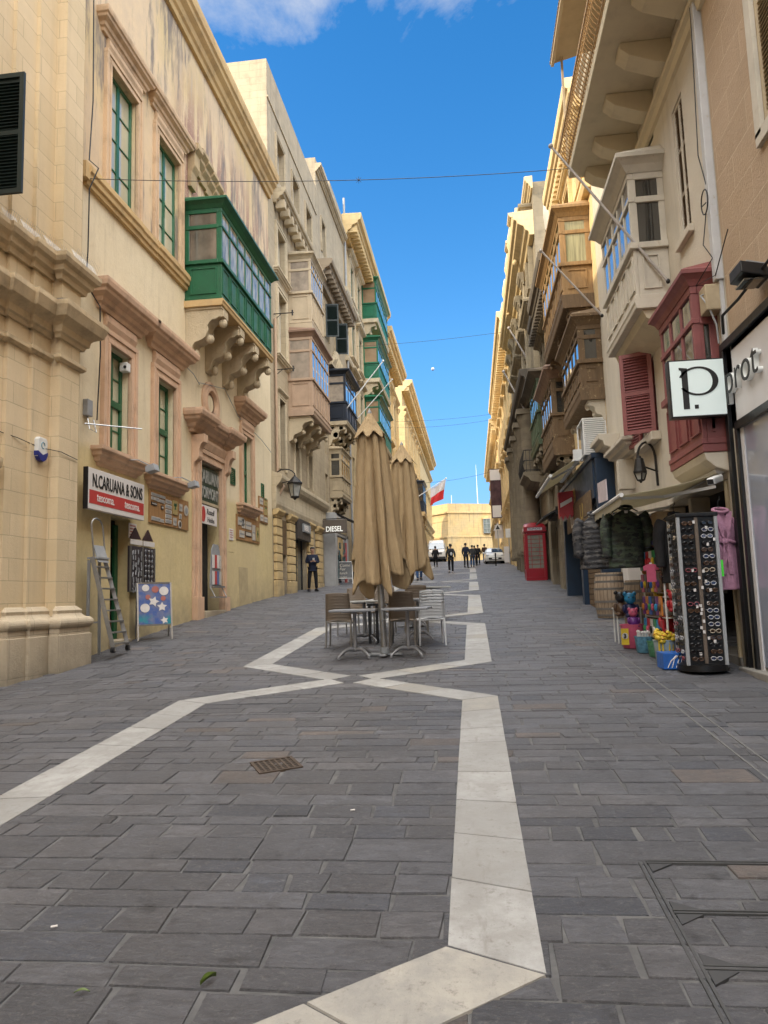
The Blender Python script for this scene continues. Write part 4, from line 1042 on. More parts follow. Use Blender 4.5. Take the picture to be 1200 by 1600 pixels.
    m = MB(); m.tube([F.P(.08,25.1,11.8), F.P(.08,25.1,5.9), F.P(.3,25.15,5.6), F.P(.08,25.1,5.2)], .05, 8); m.build('drainpipe', M_rosy, B, smooth=40)
    m = MB(); 
    for z in (9.9, 12.0): m.bar(F.P(0,25.2,z), F.P(.75,25.2,z), .03); m.tube([F.P(.7,25.2,z-.1),F.P(.7,25.2,z+.1)], .03, 6); m.bar(F.P(.0,25.2,z-.25), F.P(.3,25.2,z), .02)
    m.build('iron_bracket', M_iron, B)
M_pale2 = stone('plastered_limestone', (.47,.385,.265), .8, .28, .45, .75, col2=(.41,.335,.23), soot=.4, grime=.9)
M_bluepane = glassy('sky_lit_pane', (.20,.20,.20), .015, .3, 1.5); M_curtw = glassy('pane_with_lace', (.36,.30,.24), .08, .3, 4); M_brownr = plain('brown_roof_lead', (.22,.13,.085), .6, scale=4)
left_tall()

def hanging_lantern(name, label, F, y, z, reach, s=1.0):
    T = thing(name, label, 'street lamp', F.P(0, y, z)); m = MB()
    pts = [F.P(.02,y,z-.35), F.P(.03,y,z+.15)]+[F.P(.03+reach*.5*(1-math.cos(a)), y, z+.15+.28*math.sin(a)) for a in [PI*i/8 for i in range(1,9)]]
    m.tube(pts, .022, 6); m.tube([F.P(0,y,z-.1), F.P(reach*.95,y,z+.02)], .015, 6); m.build('bracket', M_iron, T, smooth=50)
    c = F.P(reach, y, z); m = MB()
    m.lathe([(.03,.16),(.07,.14),(.26*s,-.06),(.28*s,-.08),(.27*s,-.12),(.03,-.11)], c, 8); m.lathe([(.02,.2),(.035,.17),(.02,.14)], c, 8); m.build('cap', M_iron, T)
    m = MB(); m.lathe([(.23*s,-.12),(.135*s,-.55*s)], c, 4) ; m.build('glass', glassy('lantern_glass', (.45,.45,.42), .1, .3, 6) if 'lantern_glass' not in MATS else MATS['lantern_glass'], T)
    m = MB()
    for k in range(4):
        a = PI/2*k; m.tube([(c[0]+.235*s*math.cos(a), c[1]+.235*s*math.sin(a), c[2]-.12), (c[0]+.14*s*math.cos(a), c[1]+.14*s*math.sin(a), c[2]-.56*s)], .014, 5)
    m.lathe([(.16*s,-.55*s),(.16*s,-.59*s),(.05*s,-.64*s),(.02,-.68*s)], c, 8); m.build('cage', M_iron, T)
    return T
hanging_lantern('wall_lantern', 'black four-sided lantern on a curled iron bracket at the corner of the clothes shop', FL, 24.9, 5.75, .75, 1.0)
def diesel_sign():
    T = thing('hanging_sign', 'brown hanging sign with glowing white DIESEL lettering on the left', 'shop sign', (-6.3, 32.6, 4.9)); m = MB()
    m.box(-6.75, -5.55, 32.5, 32.7, 4.55, 5.15); m.build('panel', plain('sign_brown', (.12,.095,.075), .5), T, bev=.01)
    text('DIESEL', 'lettering', .33, plain('lit_letters', (.85,.85,.80), .4, emit=.5), T, frame_mat((-6.50, 32.49, 4.62), (1,0,0), (0,0,1)), sx=.80, bold=.006)
    m = MB(); m.bar((-6.8,32.6,5.2), (-5.6,32.6,5.2), .04); m.build('bracket', M_iron, T)
diesel_sign()
# ---- house with dark shutters, navy balcony and corner balcony of stone colour
def left_navy():
    B = thing('shuttered_house', 'grey stone house with dark shutters, a navy balcony and a small buff balcony below', 'building', (-7, 38, 3)); F = FL
    y0, y1 = 33.32, 41.0
    ws = [(34.5,35.4,18.9,20.6),(34.9,35.8,14.6,16.3),(37.6,38.6,14.6,16.3),(34.2,34.9,8.6,10.6),(34.2,34.9,6.2,7.6)]
    mb = MB(); wall(mb, F, y0, 37.1, -.1, 23.2, ws[:2]+ws[3:], .25); shell(mb, F, y0, 37.1, -.1, 23.2)
    wall(mb, F, 37.1, y1, -.1, 24.2, [ws[2]], .25); shell(mb, F, 37.1, y1, -.1, 24.2)
    mb.build('wall', M_weath2, B)
    for w in ws[:3]:
        a,b,c,e = w; f = window(B, F, a, b, c, e, M_shut, M_pane, d=-.2, cols=2, rows=3); surround(f, F, a, b, c, e, M_weath, .15, .05)
    for a in (34.9, 37.6):
        z = 18.9 if a == 34.5 else 14.6
        shutter(B, F, a, a+.02+.62, z, z+1.7, M_shut, d=.06, open_=.9)
    for w in ws[3:]: window(B, F, *w, M_stonep, M_pane, d=-.2)
    m = MB(); F.prof(m, y0, 41.0, cornice(17.2, .75, .75)); F.prof(m, 33.6, 40.9, [(0,16.75),(.2,16.8),(.25,17.0),(0,17.1)])
    for k in range(14): F.box(m, .05, .6, 33.6+k*.54, 33.82+k*.54, 17.28, 17.5)
    m.build('heavy_cornice', M_soot2, B, bev=.012)
    m = MB(); F.prof(m, y0, y1, cornice(22.5, .4, .3)); m.build('parapet_moulding', M_weath, B)
    # carved escutcheon above the navy balcony
    m = MB()
    for k in range(7):
        y = 35.3+.5*k; h = .5+.55*math.sin(PI*k/6); m.tube([F.P(.1,y,13.3), F.P(.28,y+.15,13.3+h*.6), F.P(.14,y+.3,13.3+h)], [.14,.17,.06], 8)
    F.prof(m, 35.0, 38.8, [(0,13.2),(.3,13.25),(.3,13.4),(0,13.5)]); m.ball(F.P(.15,36.9,14.1), .35, 12, 8, (.6,1,1.2)); m.build('carved_crest', M_corbel, B, smooth=50)
    gallarija(B, F, 35.2, 38.6, .92, 10.35, 11.3, 12.75, 4, M_navy, M_bluepane, M_navy, roof=(.22,.25), slab=(.2,.06), mslab=M_weath, ncor=3, corb=(.5,1.0,.8), mcor=M_corbel, mside=M_curtw)
    gallarija(B, F, 35.3, 37.9, .6, 6.75, 7.6, 8.85, 4, M_stonep, M_pane, M_stonep, roof=(.2,.1), slab=(.22,.05), mslab=M_stonep, ncor=2, corb=(.5,.8,.5), mcor=M_corbel)
    # shop front beneath, pale box frame
    m = MB()
    F.box(m, .0, .55, 33.45, 34.0, .9, 5.6); F.box(m, .0, .55, 36.8, 37.1, .9, 4.6); F.box(m, .0, .5, 34.0, 37.1, 4.6, 5.55); sf = m.build('shop_surround', M_greylight, B, bev=.01)
    m = MB(); F.box(m, .42, .44, 34.05, 36.75, 2.3, 4.55); m.build('shop_pane', M_shopg, sf)
    m = MB(); F.box(m, .5, .53, 34.1, 36.8, 4.75, 5.45); F.box(m, .0, .46, 34.0, 36.8, 1.6, 2.3); fs = m.build('fascia_board', M_stonep, B)
    m = MB(); pts = [(35.0,5.35),(35.15,5.3),(35.1,5.0),(35.3,4.95),(35.25,5.2),(35.6,5.25),(35.65,4.9),(35.8,4.9),(35.75,5.2),(36.0,5.35),(35.6,5.38),(35.3,5.4)]; F.profy(m, .531, .54, pts); m.build('emblem', M_ink, fs)
    m = MB(); F.box(m, .45, .5, 36.78, 37.0, 2.2, 4.4); m.build('red_poster', M_sgn_r, B)
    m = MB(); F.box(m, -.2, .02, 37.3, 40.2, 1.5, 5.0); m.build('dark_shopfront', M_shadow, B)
    m = MB(); F.profy(m, .0, .001, [(0,0),(0,0),(0,0)]) if False else m.hexa([F.P(*q) for q in ((.0,36.2,5.9),(1.1,36.2,5.35),(1.1,40,5.35),(0,40,5.9),(.0,36.2,5.95),(1.12,36.2,5.4),(1.12,40,5.4),(0,40,5.95))]); m.build('awning', plain('black_awning', (.02,.02,.02), .7), B)
    m = MB(); rr = random.Random(4)
    for k in range(26): y = 34.2+rr.random()*2.3; z = 2.4+rr.random()*1.7; F.box(m, .445, .46, y, y+rr.uniform(.1,.3), z, z+rr.uniform(.1,.35))
    m.build('window_display', plain('display_teal', (.05,.16,.18), .4, scale=4, var=.9), B)
M_weath2 = stone('grey_limestone', (.47,.385,.265), .8, .28, .4, .6, col2=(.37,.305,.21), soot=.4, grime=1.0)
M_soot2 = stone('stained_cornice', (.36,.29,.20), 0, 0, 0, .8, col2=(.24,.19,.14), soot=.9)
M_greylight = plain('pale_grey_panel', (.42,.42,.42), .5, scale=3)
left_navy()
# ---- yellowish palazzo with green shutters and three green balconies
def left_green():
    B = thing('green_balcony_house', 'tall yellow stone house with three stacked bright green balconies', 'building', (-7, 48, 3)); F = FL
    y0, y1 = 41.02, 57.0; ws = []
    for z in (12.4, 16.2, 19.9):
        for y in (43.2, 46.0): ws.append((y, y+1.1, z, z+2.3))
    ws2 = [(42.6,43.5,8.2,10.0),(45.2,46.1,8.2,10.0),(43,46,2.3,5.2),(49,52,2.6,5.6),(53.2,55.2,2.8,5.8),(49.2,50.4,8.2,10.4)]
    mb = MB(); wall(mb, F, y0, y1, 0, 24.0, ws+ws2, .25); shell(mb, F, y0, y1, 0, 24.4); mb.build('wall', M_gold2, B)
    for (a,b,c,e) in ws:
        f = window(B, F, a, b, c, e, M_green2, M_pane, d=-.16, cols=2, rows=3); surround(f, F, a, b, c, e, M_pale, .25, .1, fr=.2, hood=(.35,.35,.1), sill=(.3,.25,.05))
        shutter(B, F, a-.02, a+.52, c, e, M_green2, d=.01, open_=.0); 
    for w in ws2: window(B, F, *w, M_black, M_pane, d=-.2)
    m = MB(); F.prof(m, y0, y1, cornice(23.2, 1.2, 1.15))
    for k in range(32): F.box(m, .1, .85, y0+.15+k*.5, y0+.4+k*.5, 23.3, 23.75)
    m.build('dentil_cornice', M_gold, B, bev=.01)
    for z in (11.4, 15.4, 19.6):
        m = MB(); F.prof(m, y0, 47.9, [(0,z),(.15,z),(.2,z+.15),(.2,z+.3),(0,z+.35)]); m.build('string_course', M_pale, B)
    for zb, n in ((20.75, 8), (16.5, 8), (12.3, 8)):
        gallarija(B, F, 48.5, 55.2, 1.02, zb, zb+1.1, zb+2.7, n, M_green2, M_bluepane, M_green2, roof=(.26,.22), slab=(.28,.08), mslab=M_pale, ncor=3, corb=(.6,1.1,.85), mcor=M_corbel, mside=M_paneb)
    m = MB(); m.tube([F.P(.1,41.2,25.5), F.P(.1,41.2,3)], .07, 6); m.build('drainpipe', M_gplas, B)
    m = MB(); m.box(-13, -7.3, 38.0, 40.9, 24.1, 25.6); m.build('roof_room', M_pale, B)
M_gold2 = stone('yellow_limestone', (.61,.47,.27), .9, .3, .4, .35, col2=(.53,.41,.24), soot=.3, grime=1.0)
M_paneb = glassy('pane_with_beige_blind', (.36,.25,.15), .08, .2, 2)
left_green()
# ---- two long golden blocks; the gap between them is added to let sunlight through
def left_gold(y0, y1, top, label, pil, X=None, statue=False, extra=None):
    F = Fac('L', X) if X else FL; B = thing('golden_palazzo', label, 'building', (-7, (y0+y1)/2, gz(0, y0))); g = gz(-1, (y0+y1)/2); ws = []
    n = max(2, int((y1-y0)/3.4)); st = (y1-y0)/n
    for z in (g+1.2, g+7.2, g+12.6):
        for k in range(n):
            a = y0+st*(k+.5)-.65; 
            if z+2.9 < top-3: ws.append((a, a+1.3, z, z+2.9))
    mb = MB(); wall(mb, F, y0, y1, gz(0,y0)-2, top, ws, .3); shell(mb, F, y0, y1, gz(0,y0)-2, top+.3); mb.build('wall', M_gold, B)
    for w in ws:
        f = window(B, F, *w, M_woodd, M_pane, d=-.25, cols=2, rows=3); surround(f, F, *w, M_gold, .3, .12, fr=.25, hood=(.4,.4,.1))
    m = MB(); F.prof(m, y0, y1, cornice(top-3.0, .5, .45)); m.build('architrave', M_gold, B); m = MB(); F.prof(m, y0, y1, cornice(g+5.6, .6, .5)); m.build('string_course', M_gold, B); m = MB(); F.prof(m, y0-.0, y1, cornice(top-.8, 1.2, 1.2))
    for k in range(int((y1-y0)/.55)): F.box(m, .1, .8, y0+.1+k*.55, y0+.4+k*.55, top-.78, top-.35)
    m.build('cornice', M_gold, B, bev=.012)
    if pil:
        for k in range(n+1):
            y = y0+st*k; a = max(y0, y-.4); b = min(y1, y+.4); m = MB()
            F.box(m, 0, .22, a, b, g, top-3.0); F.prof(m, a-.05, b+.05, cornice(top-3.6, .5, .2, .22)); m.build('pilaster', M_gold, B, bev=.01)
    m = MB(); c = F.P(.5, y0+.2, top+.4)
    if statue: m.lathe([(.5,0),(.5,.2),(.3,.3),(.3,1.2),(.45,1.3),(.3,1.45),(.12,1.7),(.28,2.0),(.2,2.5),(.08,3.0),(.02,3.3)], F.P(-.3, y1-.8, top+.3), 10); m.build('finial', M_pale, B, smooth=40)
    return B
left_gold(57.02, 70.5, 23.0, 'golden palazzo with a deep cornice just beyond the green balconies', True)
far = left_gold(77.5, 100, 24.6, 'long golden palazzo beyond the added sunlight gap, with a finial on its roof', True, statue=True)
left_gold(100.02, 130, 24.6, 'farthest block on the left, plain golden stone behind the van', False)
FF = FL
gallarija(far, FF, 90.5, 95.5, 1.15, 12.0, 13.3, 15.6, 6, M_navy, M_pane, M_navy, roof=(.3,.2), slab=(.5,.1), mslab=M_gold, ncor=2, corb=(.8,1.6,.9), mcor=M_gold)
# ================================================================== RIGHT SIDE OF THE STREET
M_fasc = plain('fascia_white', (.66,.64,.64), .45, scale=1.5, var=.08); M_blk = plain('black_frame', (.008,.008,.009), .35)
M_lit = plain('lit_sign_face', (.62,.70,.68), .35, scale=1, var=.03, emit=.32)
def right_store():
    B = thing('store_building', 'brown stone building with a white black-edged shop fascia, nearest on the right', 'building', (3.3, 8, .5)); F = FR
    y1 = 9.28; ws = [(6.5,7.75,6.45,9.2)]
    mb = MB(); wall(mb, F, -30, 2.2, -3, 17); wall(mb, F, 2.2, y1, 4.5, 17, ws, .25); shell(mb, F, -30, y1, -3, 17); mb.build('wall', M_browns, B)
    f = window(B, F, *ws[0], M_whitep, M_pane, d=-.2, cols=2, rows=2); m = MB()
    for a, b, c, e in ((6.35,6.5,6.4,9.35),(7.75,7.9,6.4,9.35),(6.35,7.9,9.2,9.35),(6.35,7.9,6.3,6.45)): F.box(m, 0, .05, a, b, c, e)
    m.build('casing', M_whitep, f)
    shutter(B, F, 6.52, 7.12, 6.5, 9.18, M_stonep, d=-.04); shutter(B, F, 7.14, 7.73, 6.5, 9.18, M_stonep, d=-.04)
    m = MB(); F.box(m, -.05, .0, 2.2, 9.53, 3.55, 4.56); F.box(m, -.05, .0, 9.30, 9.40, .62, 3.55); F.box(m, -.05, 0, 9.13, 9.22, .62, 3.55); fa = m.build('fascia', M_fasc, B)
    m = MB(); F.box(m, -.06, .05, 2.2, 9.56, 4.56, 4.66); F.box(m, -.06, .05, 9.45, 9.56, .62, 4.559); m.build('outer_frame', M_blk, B, bev=.005)
    m = MB(); F.box(m, -.06, .04, 2.2, 9.30, 3.50, 3.60); F.box(m, -.06, .04, 9.22, 9.30, .62, 3.499); F.box(m, -.06, .04, 5.6, 5.7, .62, 3.499); m.build('window_frame', M_blk, B, bev=.005)
    m = MB(); F.box(m, -.02, -.012, 5.7, 9.13, .66, 3.5); m.build('shop_pane', M_storeg, B)
    m = MB(); F.box(m, -1.2, .12, 2.2, 9.62, .2, .62); m.build('stone_step', M_greyst, B, bev=.015)
    text('prot', 'lettering', .56, M_letter, fa, frame_mat((3.3-.01, 9.42, 3.97), (0,-1,0), (0,0,1)), sx=1.05, ext=.045, bold=-.004)
    text('prot', 'lettering_face', .56, M_ink, fa, frame_mat((3.3-.058, 9.42, 3.97), (0,-1,0), (0,0,1)), sx=1.05, ext=.004, bold=-.004)
    m = MB(); m.box(2.2,17,2.19,2.2,-.3,17) if False else F.box(m, -1.2, -1.15, 5.6, 9.2, .62, 3.5); m.build('window_backdrop', M_storeg2, B)
M_storeg = glassy('store_window', (.36,.40,.50), .03, .25, .6); M_storeg2 = plain('store_backdrop', (.3,.3,.32), .8); M_letter = plain('letter_white', (.75,.77,.74), .35, emit=.12)
right_store()
def p_sign():
    T = thing('projecting_sign', 'square white light box with a black letter p and a dot, on the store corner', 'shop sign', (3.0, 9.5, 4.1))
    x0, x1, z0, z1, y = 2.60, 3.27, 3.75, 4.46, 9.46
    m = MB(); m.box(x0-.02, x1+.02, y, y+.14, z0-.02, z1+.02); m.build('case', M_blk, T, bev=.006)
    m = MB(); m.box(x0, x1, y-.008, y-.001, z0, z1); m.build('lit_face', M_lit, T)
    m = MB(); m.box(3.27, 3.36, y+.02, y+.10, z0-.02, z1+.0); m.build('bracket', M_blk, T)
    yy = y-.012; W = x1-x0
    m = MB(); P = lambda u, v: (x0+u*W, v*(z1-z0)+z0)
    m.prism([P(.20,.12),(P(.31,.12)),P(.31,.86),P(.16,.88),P(.16,.84),P(.20,.82)], lambda u, v, t: (u, t, v), yy-.003, yy+.003)
    n0 = len(m.v); K = 40; cx, cz = .50, .62
    for i in range(K):
        a = 2*PI*i/K; th = .05+.055*max(0, math.cos(a)); 
        for rr in (0, 1): 
            u = cx+(.36-(th if rr else 0))*math.cos(a)+.0; v = cz+(.265-(.035 if rr else 0))*math.sin(a)
            q = P(u, v)
            for t in (yy-.003, yy+.003): m.v.append((q[0], t, q[1]))
    for i in range(K):
        j = (i+1) % K; a = n0+i*4; b = n0+j*4
        if 18 <= i <= 22: continue
        m.face((a, b, b+2, a+2)); m.face((a+1, a+3, b+3, b+1)); m.face((a, a+1, b+1, b)); m.face((a+2, b+2, b+3, a+3))
    q0 = P(.40,.12); q1 = P(.47,.19); m.box(q0[0], q1[0], yy-.003, yy+.003, q0[1], q1[1]); m.build('letter_p', M_ink, T)
p_sign()
def flood():
    T = thing('floodlight', 'black floodlight on the brown wall above the store fascia', 'floodlight', (3.2, 8.2, 5)); m = MB()
    a = [(3.28,8.25,4.86),(2.98,8.25,4.93),(2.98,7.9,4.93),(3.28,7.9,4.86),(3.25,8.25,5.0),(2.98,8.25,5.06),(2.98,7.9,5.06),(3.25,7.9,5.0)]
    m.hexa(a); m.build('housing', M_blk, T, bev=.01); m = MB(); m.box(3.02, 3.22, 7.94, 8.21, 4.85, 4.87); m.build('glass', M_pane, T)
    m = MB(); m.bar((3.3,8.08,5.05),(3.1,8.08,5.1),.05); m.build('bracket', M_gplas, T)
flood()
# ---- whitewashed house: red bay, louvred window, white balcony, deep slab balcony above
def right_white():
    B = thing('whitewashed_house', 'flaking whitewashed house with a red bay, a white enclosed balcony and a deep slab balcony', 'building', (3.4, 13, .8)); F = FR
    y0, y1 = 9.29, 17.5
    ws = [(10.35,10.85,6.7,8.75),(12.95,14.0,4.30,5.75),(14.95,15.75,4.62,5.62),(11.9,12.3,9.05,9.4)]
    shop = (9.78, 15.0, .3, 2.98); side = (15.6, 16.7, .6, 2.9)
    mb = MB(); wall(mb, F, y0, y1, -.2, 14.0, ws+[shop, side], .35); shell(mb, F, y0, y1, -.2, 14.0); mb.build('wall', M_white, B)
    f = window(B, F, *ws[0], M_whitep, M_stonep, d=-.09, cols=2, rows=3, fr=.045, mun=.05)
    m = MB(); a,b,c,e = ws[0]; z = c
    while z < e: m.hexa([F.P(*q) for q in ((-.075,a,z+.03),(-.04,a,z),(-.04,b,z),(-.075,b,z+.03),(-.072,a,z+.036),(-.036,a,z+.006),(-.036,b,z+.006),(-.072,b,z+.036))]); z += .045
    m.build('louvres', M_woodd, f)
    m = MB(); F.box(m, 0, .08, 10.25, 10.95, 6.58, 6.69); m.build('window_sill', M_white, B, bev=.01)
    a,b,c,e = ws[1]; window(B, F, a, b, c, e, M_red, M_pane, d=-.15, cols=2, rows=3)
    shutter(B, F, 14.0, 14.55, c, e, M_red, d=.03, open_=.12); shutter(B, F, 12.95, 13.5, c, e, M_red, d=.03, open_=.72)
    m = MB(); F.box(m, 0, .16, 12.8, 14.15, 4.14, 4.29); m.build('window_sill', M_white, B, bev=.01)
    a,b,c,e = ws[2]; window(B, F, a, b, c, e, M_whitep, M_pane, d=-.3, cols=1, rows=1)
    m = MB(); mitred(m, F, 14.7, 16.0, sillp(4.55, .32, .34)); F.box(m, 0, .3, 15.0, 15.25, 3.6, 4.2); F.prof(m, 16.2, 17.3, sillp(5.0, .5, .45)); m.build('carved_sill', M_white, B, bev=.01)
    window(B, F, *ws[3], M_shadow, M_pane, d=-.2, cols=1, rows=1)
    # deep concrete slab, brackets, moulding, bulging rail, corrugated roof
    m = MB(); F.box(m, 0, 1.05, 8.2, 14.2, 9.8, 9.98); m.build('balcony_slab', M_cream_s, B, bev=.01)
    for y in (9.6, 10.75, 11.9, 13.05, 14.0):
        m = MB(); F.prof(m, y-.17, y+.17, [(0,9.798),(.75,9.798),(.75,9.70),(.62,9.58),(.2,9.42),(0,9.38)]); m.build('slab_bracket', M_cream_s, B, bev=.012)
    m = MB(); F.prof(m, 8.5, 14.2, [(0,9.12),(.05,9.14),(.07,9.25),(.12,9.28),(.12,9.36),(0,9.38)]); m.build('wall_moulding', M_cream_s, B)
    m = MB(); k = 0; y = 8.3
    while y < 14.15:
        pts = [F.P(1.02+.20*math.sin(PI*min(1,t*1.25))*(1.1-t*.4), y, 9.99+t*1.02) for t in [i/7 for i in range(8)]]; m.tube(pts, .011, 5, cap=False); y += .105
    for t in (0.05, .35, .68, 1.0):
        d_ = 1.02+.20*math.sin(PI*min(1,t*1.25))*(1.1-t*.4); m.tube([F.P(d_,8.25,9.99+t*1.02), F.P(d_,14.15,9.99+t*1.02), F.P(.05,14.15,9.99+t*1.02)], .016, 5)
    for d_ in [.1*i for i in range(1,10)]: m.tube([F.P(d_,14.15,9.99), F.P(d_,14.15,11.0)], .01, 5)
    m.build('bulging_rail', M_rust, B, smooth=50)
    m = MB(); n = 120
    m.sheet(lambda u, v: F.P(1.28*v-.0, 8.2+6.05*u, 12.65-.32*v+.025*math.sin(u*2*PI*60)), n*2, 1); m.build('corrugated_roof', M_beigep, B, smooth=60)
    m = MB()
    for d_ in (1.05, .2): F.box(m, d_-.02, d_+.02, 14.1, 14.16, 9.98, 12.4)
    F.box(m, 1.2, 1.26, 8.2, 14.2, 12.24, 12.30); m.build('roof_frame', M_beigep, B)
    m = MB(); F.prof(m, y0, y1, cornice(13.7, .5, .3)); m.build('roof_cornice', M_white, B)
    # white timber balcony
    gallarija(B, F, 11.55, 13.95, .55, 6.15, 7.02, 8.25, 5, M_whitep, M_bluepane, M_whitep, roof=(.30,.20), slab=(.16,.03), mslab=M_whitep, post=.075, ns=1, mside=M_pane, ztr=7.80)
    m = MB(); F.prof(m, 11.6, 13.9, [(0,5.985),(.45,5.985),(.40,5.86),(.2,5.74),(0,5.66)]); m.build('balcony_soffit', M_cream_s, B)
    # red bay
    gallarija(B, F, 9.66, 11.25, .31, 3.42, 4.35, 5.52, 3, M_red, M_pane, M_red, roof=(.22,.13), slab=(.10,.0), mslab=M_red, post=.085, mside=M_pane, ztr=5.05)
    m = MB(); F.prof(m, 9.68, 11.22, [(0,3.315),(.30,3.315),(.27,3.22),(.16,3.12),(0,3.06)]); m.build('bay_soffit', M_white, B, bev=.01)
    # open shop: dark room, shelves, pale counters and mirror
    a,b,c,e = shop
    m = MB(); F.box(m, -2.6, -2.5, a, b, c, e+.1); F.box(m, -2.5, -.36, a-.05, a, c, e+.1); F.box(m, -2.5, -.36, b, b+.05, c, e+.1); F.box(m, -2.5, -.36, a, b, e, e+.05); m.build('shop_room', M_room, B)
    m = MB(); F.box(m, -2.5, .02, a, b, .2, gz(3.3,a)+.12); m.build('shop_floor', M_greyst, B)
    for (p, q, col) in ((12.9,13.25,M_white),(13.5,14.6,M_brownp),(11.6,11.75,M_white)):
        m = MB(); F.box(m, -.33, -.05, p, q, .6, 2.96); m.build('shop_partition', col, B, bev=.01)
    m = MB(); F.box(m, -.6, -.57, 11.9, 12.6, 1.5, 2.5); mr = m.build('mirror_frame', M_black, B); m = MB(); F.box(m, -.568, -.56, 11.98, 12.5, 1.58, 2.42); m.build('mirror', M_goldglow, mr)
    m = MB(); F.box(m, -.9, -.85, 9.8, 11.5, .8, 2.9); m.build('stock_wall', M_stock, B)
    for k in range(6):
        m = MB(); F.box(m, -.85, -.55, 9.9, 11.6, 1.05+k*.32, 1.07+k*.32); m.build('shelf', M_woodd, B)
    for k in range(3):
        m = MB(); y = 9.68+.085*k; F.box(m, -.1+.02*k, -.02+.02*k, y, y+.045, .6, 2.96); m.build('folded_shutter', M_cream_w, B, bev=.006)
    m = MB(); F.box(m, -.34, -.30, *side); m.build('side_door', M_brownp, B)
    # downpipe
    m = MB(); F.box(m, .0, .10, 9.30, 9.42, 5.45, 13.6); F.box(m, .0, .05, 9.33, 9.43, 4.66, 5.45); m.build('downpipe', M_pipe, B, bev=.008)
    m = MB(); F.box(m, .02, .22, 9.36, 9.62, 5.08, 5.42); m.build('junction_box', M_stonep, B, bev=.015)
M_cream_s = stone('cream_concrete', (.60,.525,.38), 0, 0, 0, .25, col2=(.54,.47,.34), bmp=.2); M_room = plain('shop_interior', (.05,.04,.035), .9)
M_brownp = plain('brown_panel', (.14,.055,.025), .6, scale=3); M_goldglow = plain('gold_pattern_glow', (.70,.52,.20), .25, scale=22, var=.7, emit=.25); M_cream_w = wood('cream_timber', (.50,.40,.25), .6, var=.2)  # mirror's yellow reflection painted in and glowing; also serves the lit pub interior
M_pipe = plain('pale_pipe', (.50,.50,.50), .5, scale=4, var=.15, wear=(.40,.36,.30))
M_stock = plain('mixed_stock', (.10,.05,.045), .6, scale=16, var=.9)
right_white()
for i, (pts, lab, r_) in enumerate((
    ([(3.22,9.36,13),(3.2,9.40,9),(3.16,9.44,7.2),(3.2,9.36,6.75)], 'dark wire hanging down beside the pale downpipe', .007),
    ([(3.18,9.36+.0,6.5)]+[(3.17,9.38+.13*math.cos(a)*1.0,6.52+.16*math.sin(a)) for a in [i*.55 for i in range(25)]], 'coil of dark cable tied to the pale downpipe', .008),
    ([(3.2,9.45,6.4),(3.15,9.5,6.0),(3.2,9.35,5.75),(3.05,9.6,5.5),(3.2,9.3,5.5),(3.25,8.9,5.9)], 'loose black wire crossing the downpipe at the red bay roof', .007),
    ([(3.2,9.4,5.35),(3.05,9.45,5.30),(3.1,9.38,5.15),(3.2,9.42,4.9),(3.22,9.45,4.66)], 'pale wires looping below the junction box', .012),
    ([(3.2,9.2,4.7),(3.1,8.9,4.82),(3.15,8.5,4.86),(3.2,7.9,4.95),(3.25,7.2,5.05)], 'grey cable lying along the top of the store fascia', .018))):
    o = cable_run('wall_wire', lab, pts, r_, M_gplas if 'pale' in lab and 'wires' in lab else M_cable)
def box_of(*a): pass
# ---- shop awning, its notice and camera
def awning():
    T = thing('awning', 'cream fabric awning of the souvenir shop with a white front bar', 'awning', (2.6, 11, 3)); F = FR
    m = MB(); m.sheet(lambda u, v: F.P(.05+1.28*v, 9.82+2.55*u, 3.06-.24*v-.03*math.sin(PI*v)), 10, 6); o = m.build('fabric', M_awn, T, smooth=50)
    sol = o.modifiers.new('thickness', 'SOLIDIFY'); sol.thickness = .008
    m = MB(); m.sheet(lambda u, v: F.P(1.335, 9.82+2.55*u, 2.82-.12*v+.008*math.sin(u*60)), 40, 2); o = m.build('valance', M_awn, T, smooth=50)
    m = MB(); m.tube([F.P(1.33,9.80,2.83), F.P(1.33,12.42,2.83)], .03, 8); m.build('front_bar', M_wplas, T, smooth=40)
    m = MB(); m.tube([F.P(.08,9.8,3.1), F.P(.08,12.4,3.1)], .06, 8); m.build('roller', M_wplas, T, smooth=40)
    for y in (9.95, 12.2):
        m = MB(); m.bar(F.P(.1,y,2.9), F.P(.7,y+.25,2.83), .04); m.bar(F.P(.7,y+.25,2.83), F.P(1.3,y,2.8), .035); m.build('folding_arm', M_wplas, T)
    T2 = thing('paper_notice', 'pale handwritten notice hanging at the outer corner of the awning', 'notice', (2, 11.2, 3)); m = MB()
    m.hexa([F.P(*q) for q in ((1.37,10.55,2.86),(1.37,11.25,2.90),(1.37,11.25,3.20),(1.37,10.55,3.16),(1.38,10.55,2.86),(1.38,11.25,2.90),(1.38,11.25,3.20),(1.38,10.55,3.16))]); m.build('paper', plain('notice_paper', (.60,.52,.55), .7, scale=9, var=.25), T2)
    T3 = thing('security_camera', 'white bullet camera under the near end of the awning', 'camera', (3.05, 9.62, 2.9)); m = MB(); m.bar((3.18,9.72,2.98),(2.98,9.45,2.90),.10,.09); m.build('body', M_wplas, T3, bev=.02); m = MB(); m.bar((2.985,9.455,2.902),(2.97,9.435,2.896),.07,.06); m.build('lens', M_black, T3)
M_awn = plain('cream_awning_cloth', (.58,.53,.40), .85, scale=3, var=.15)
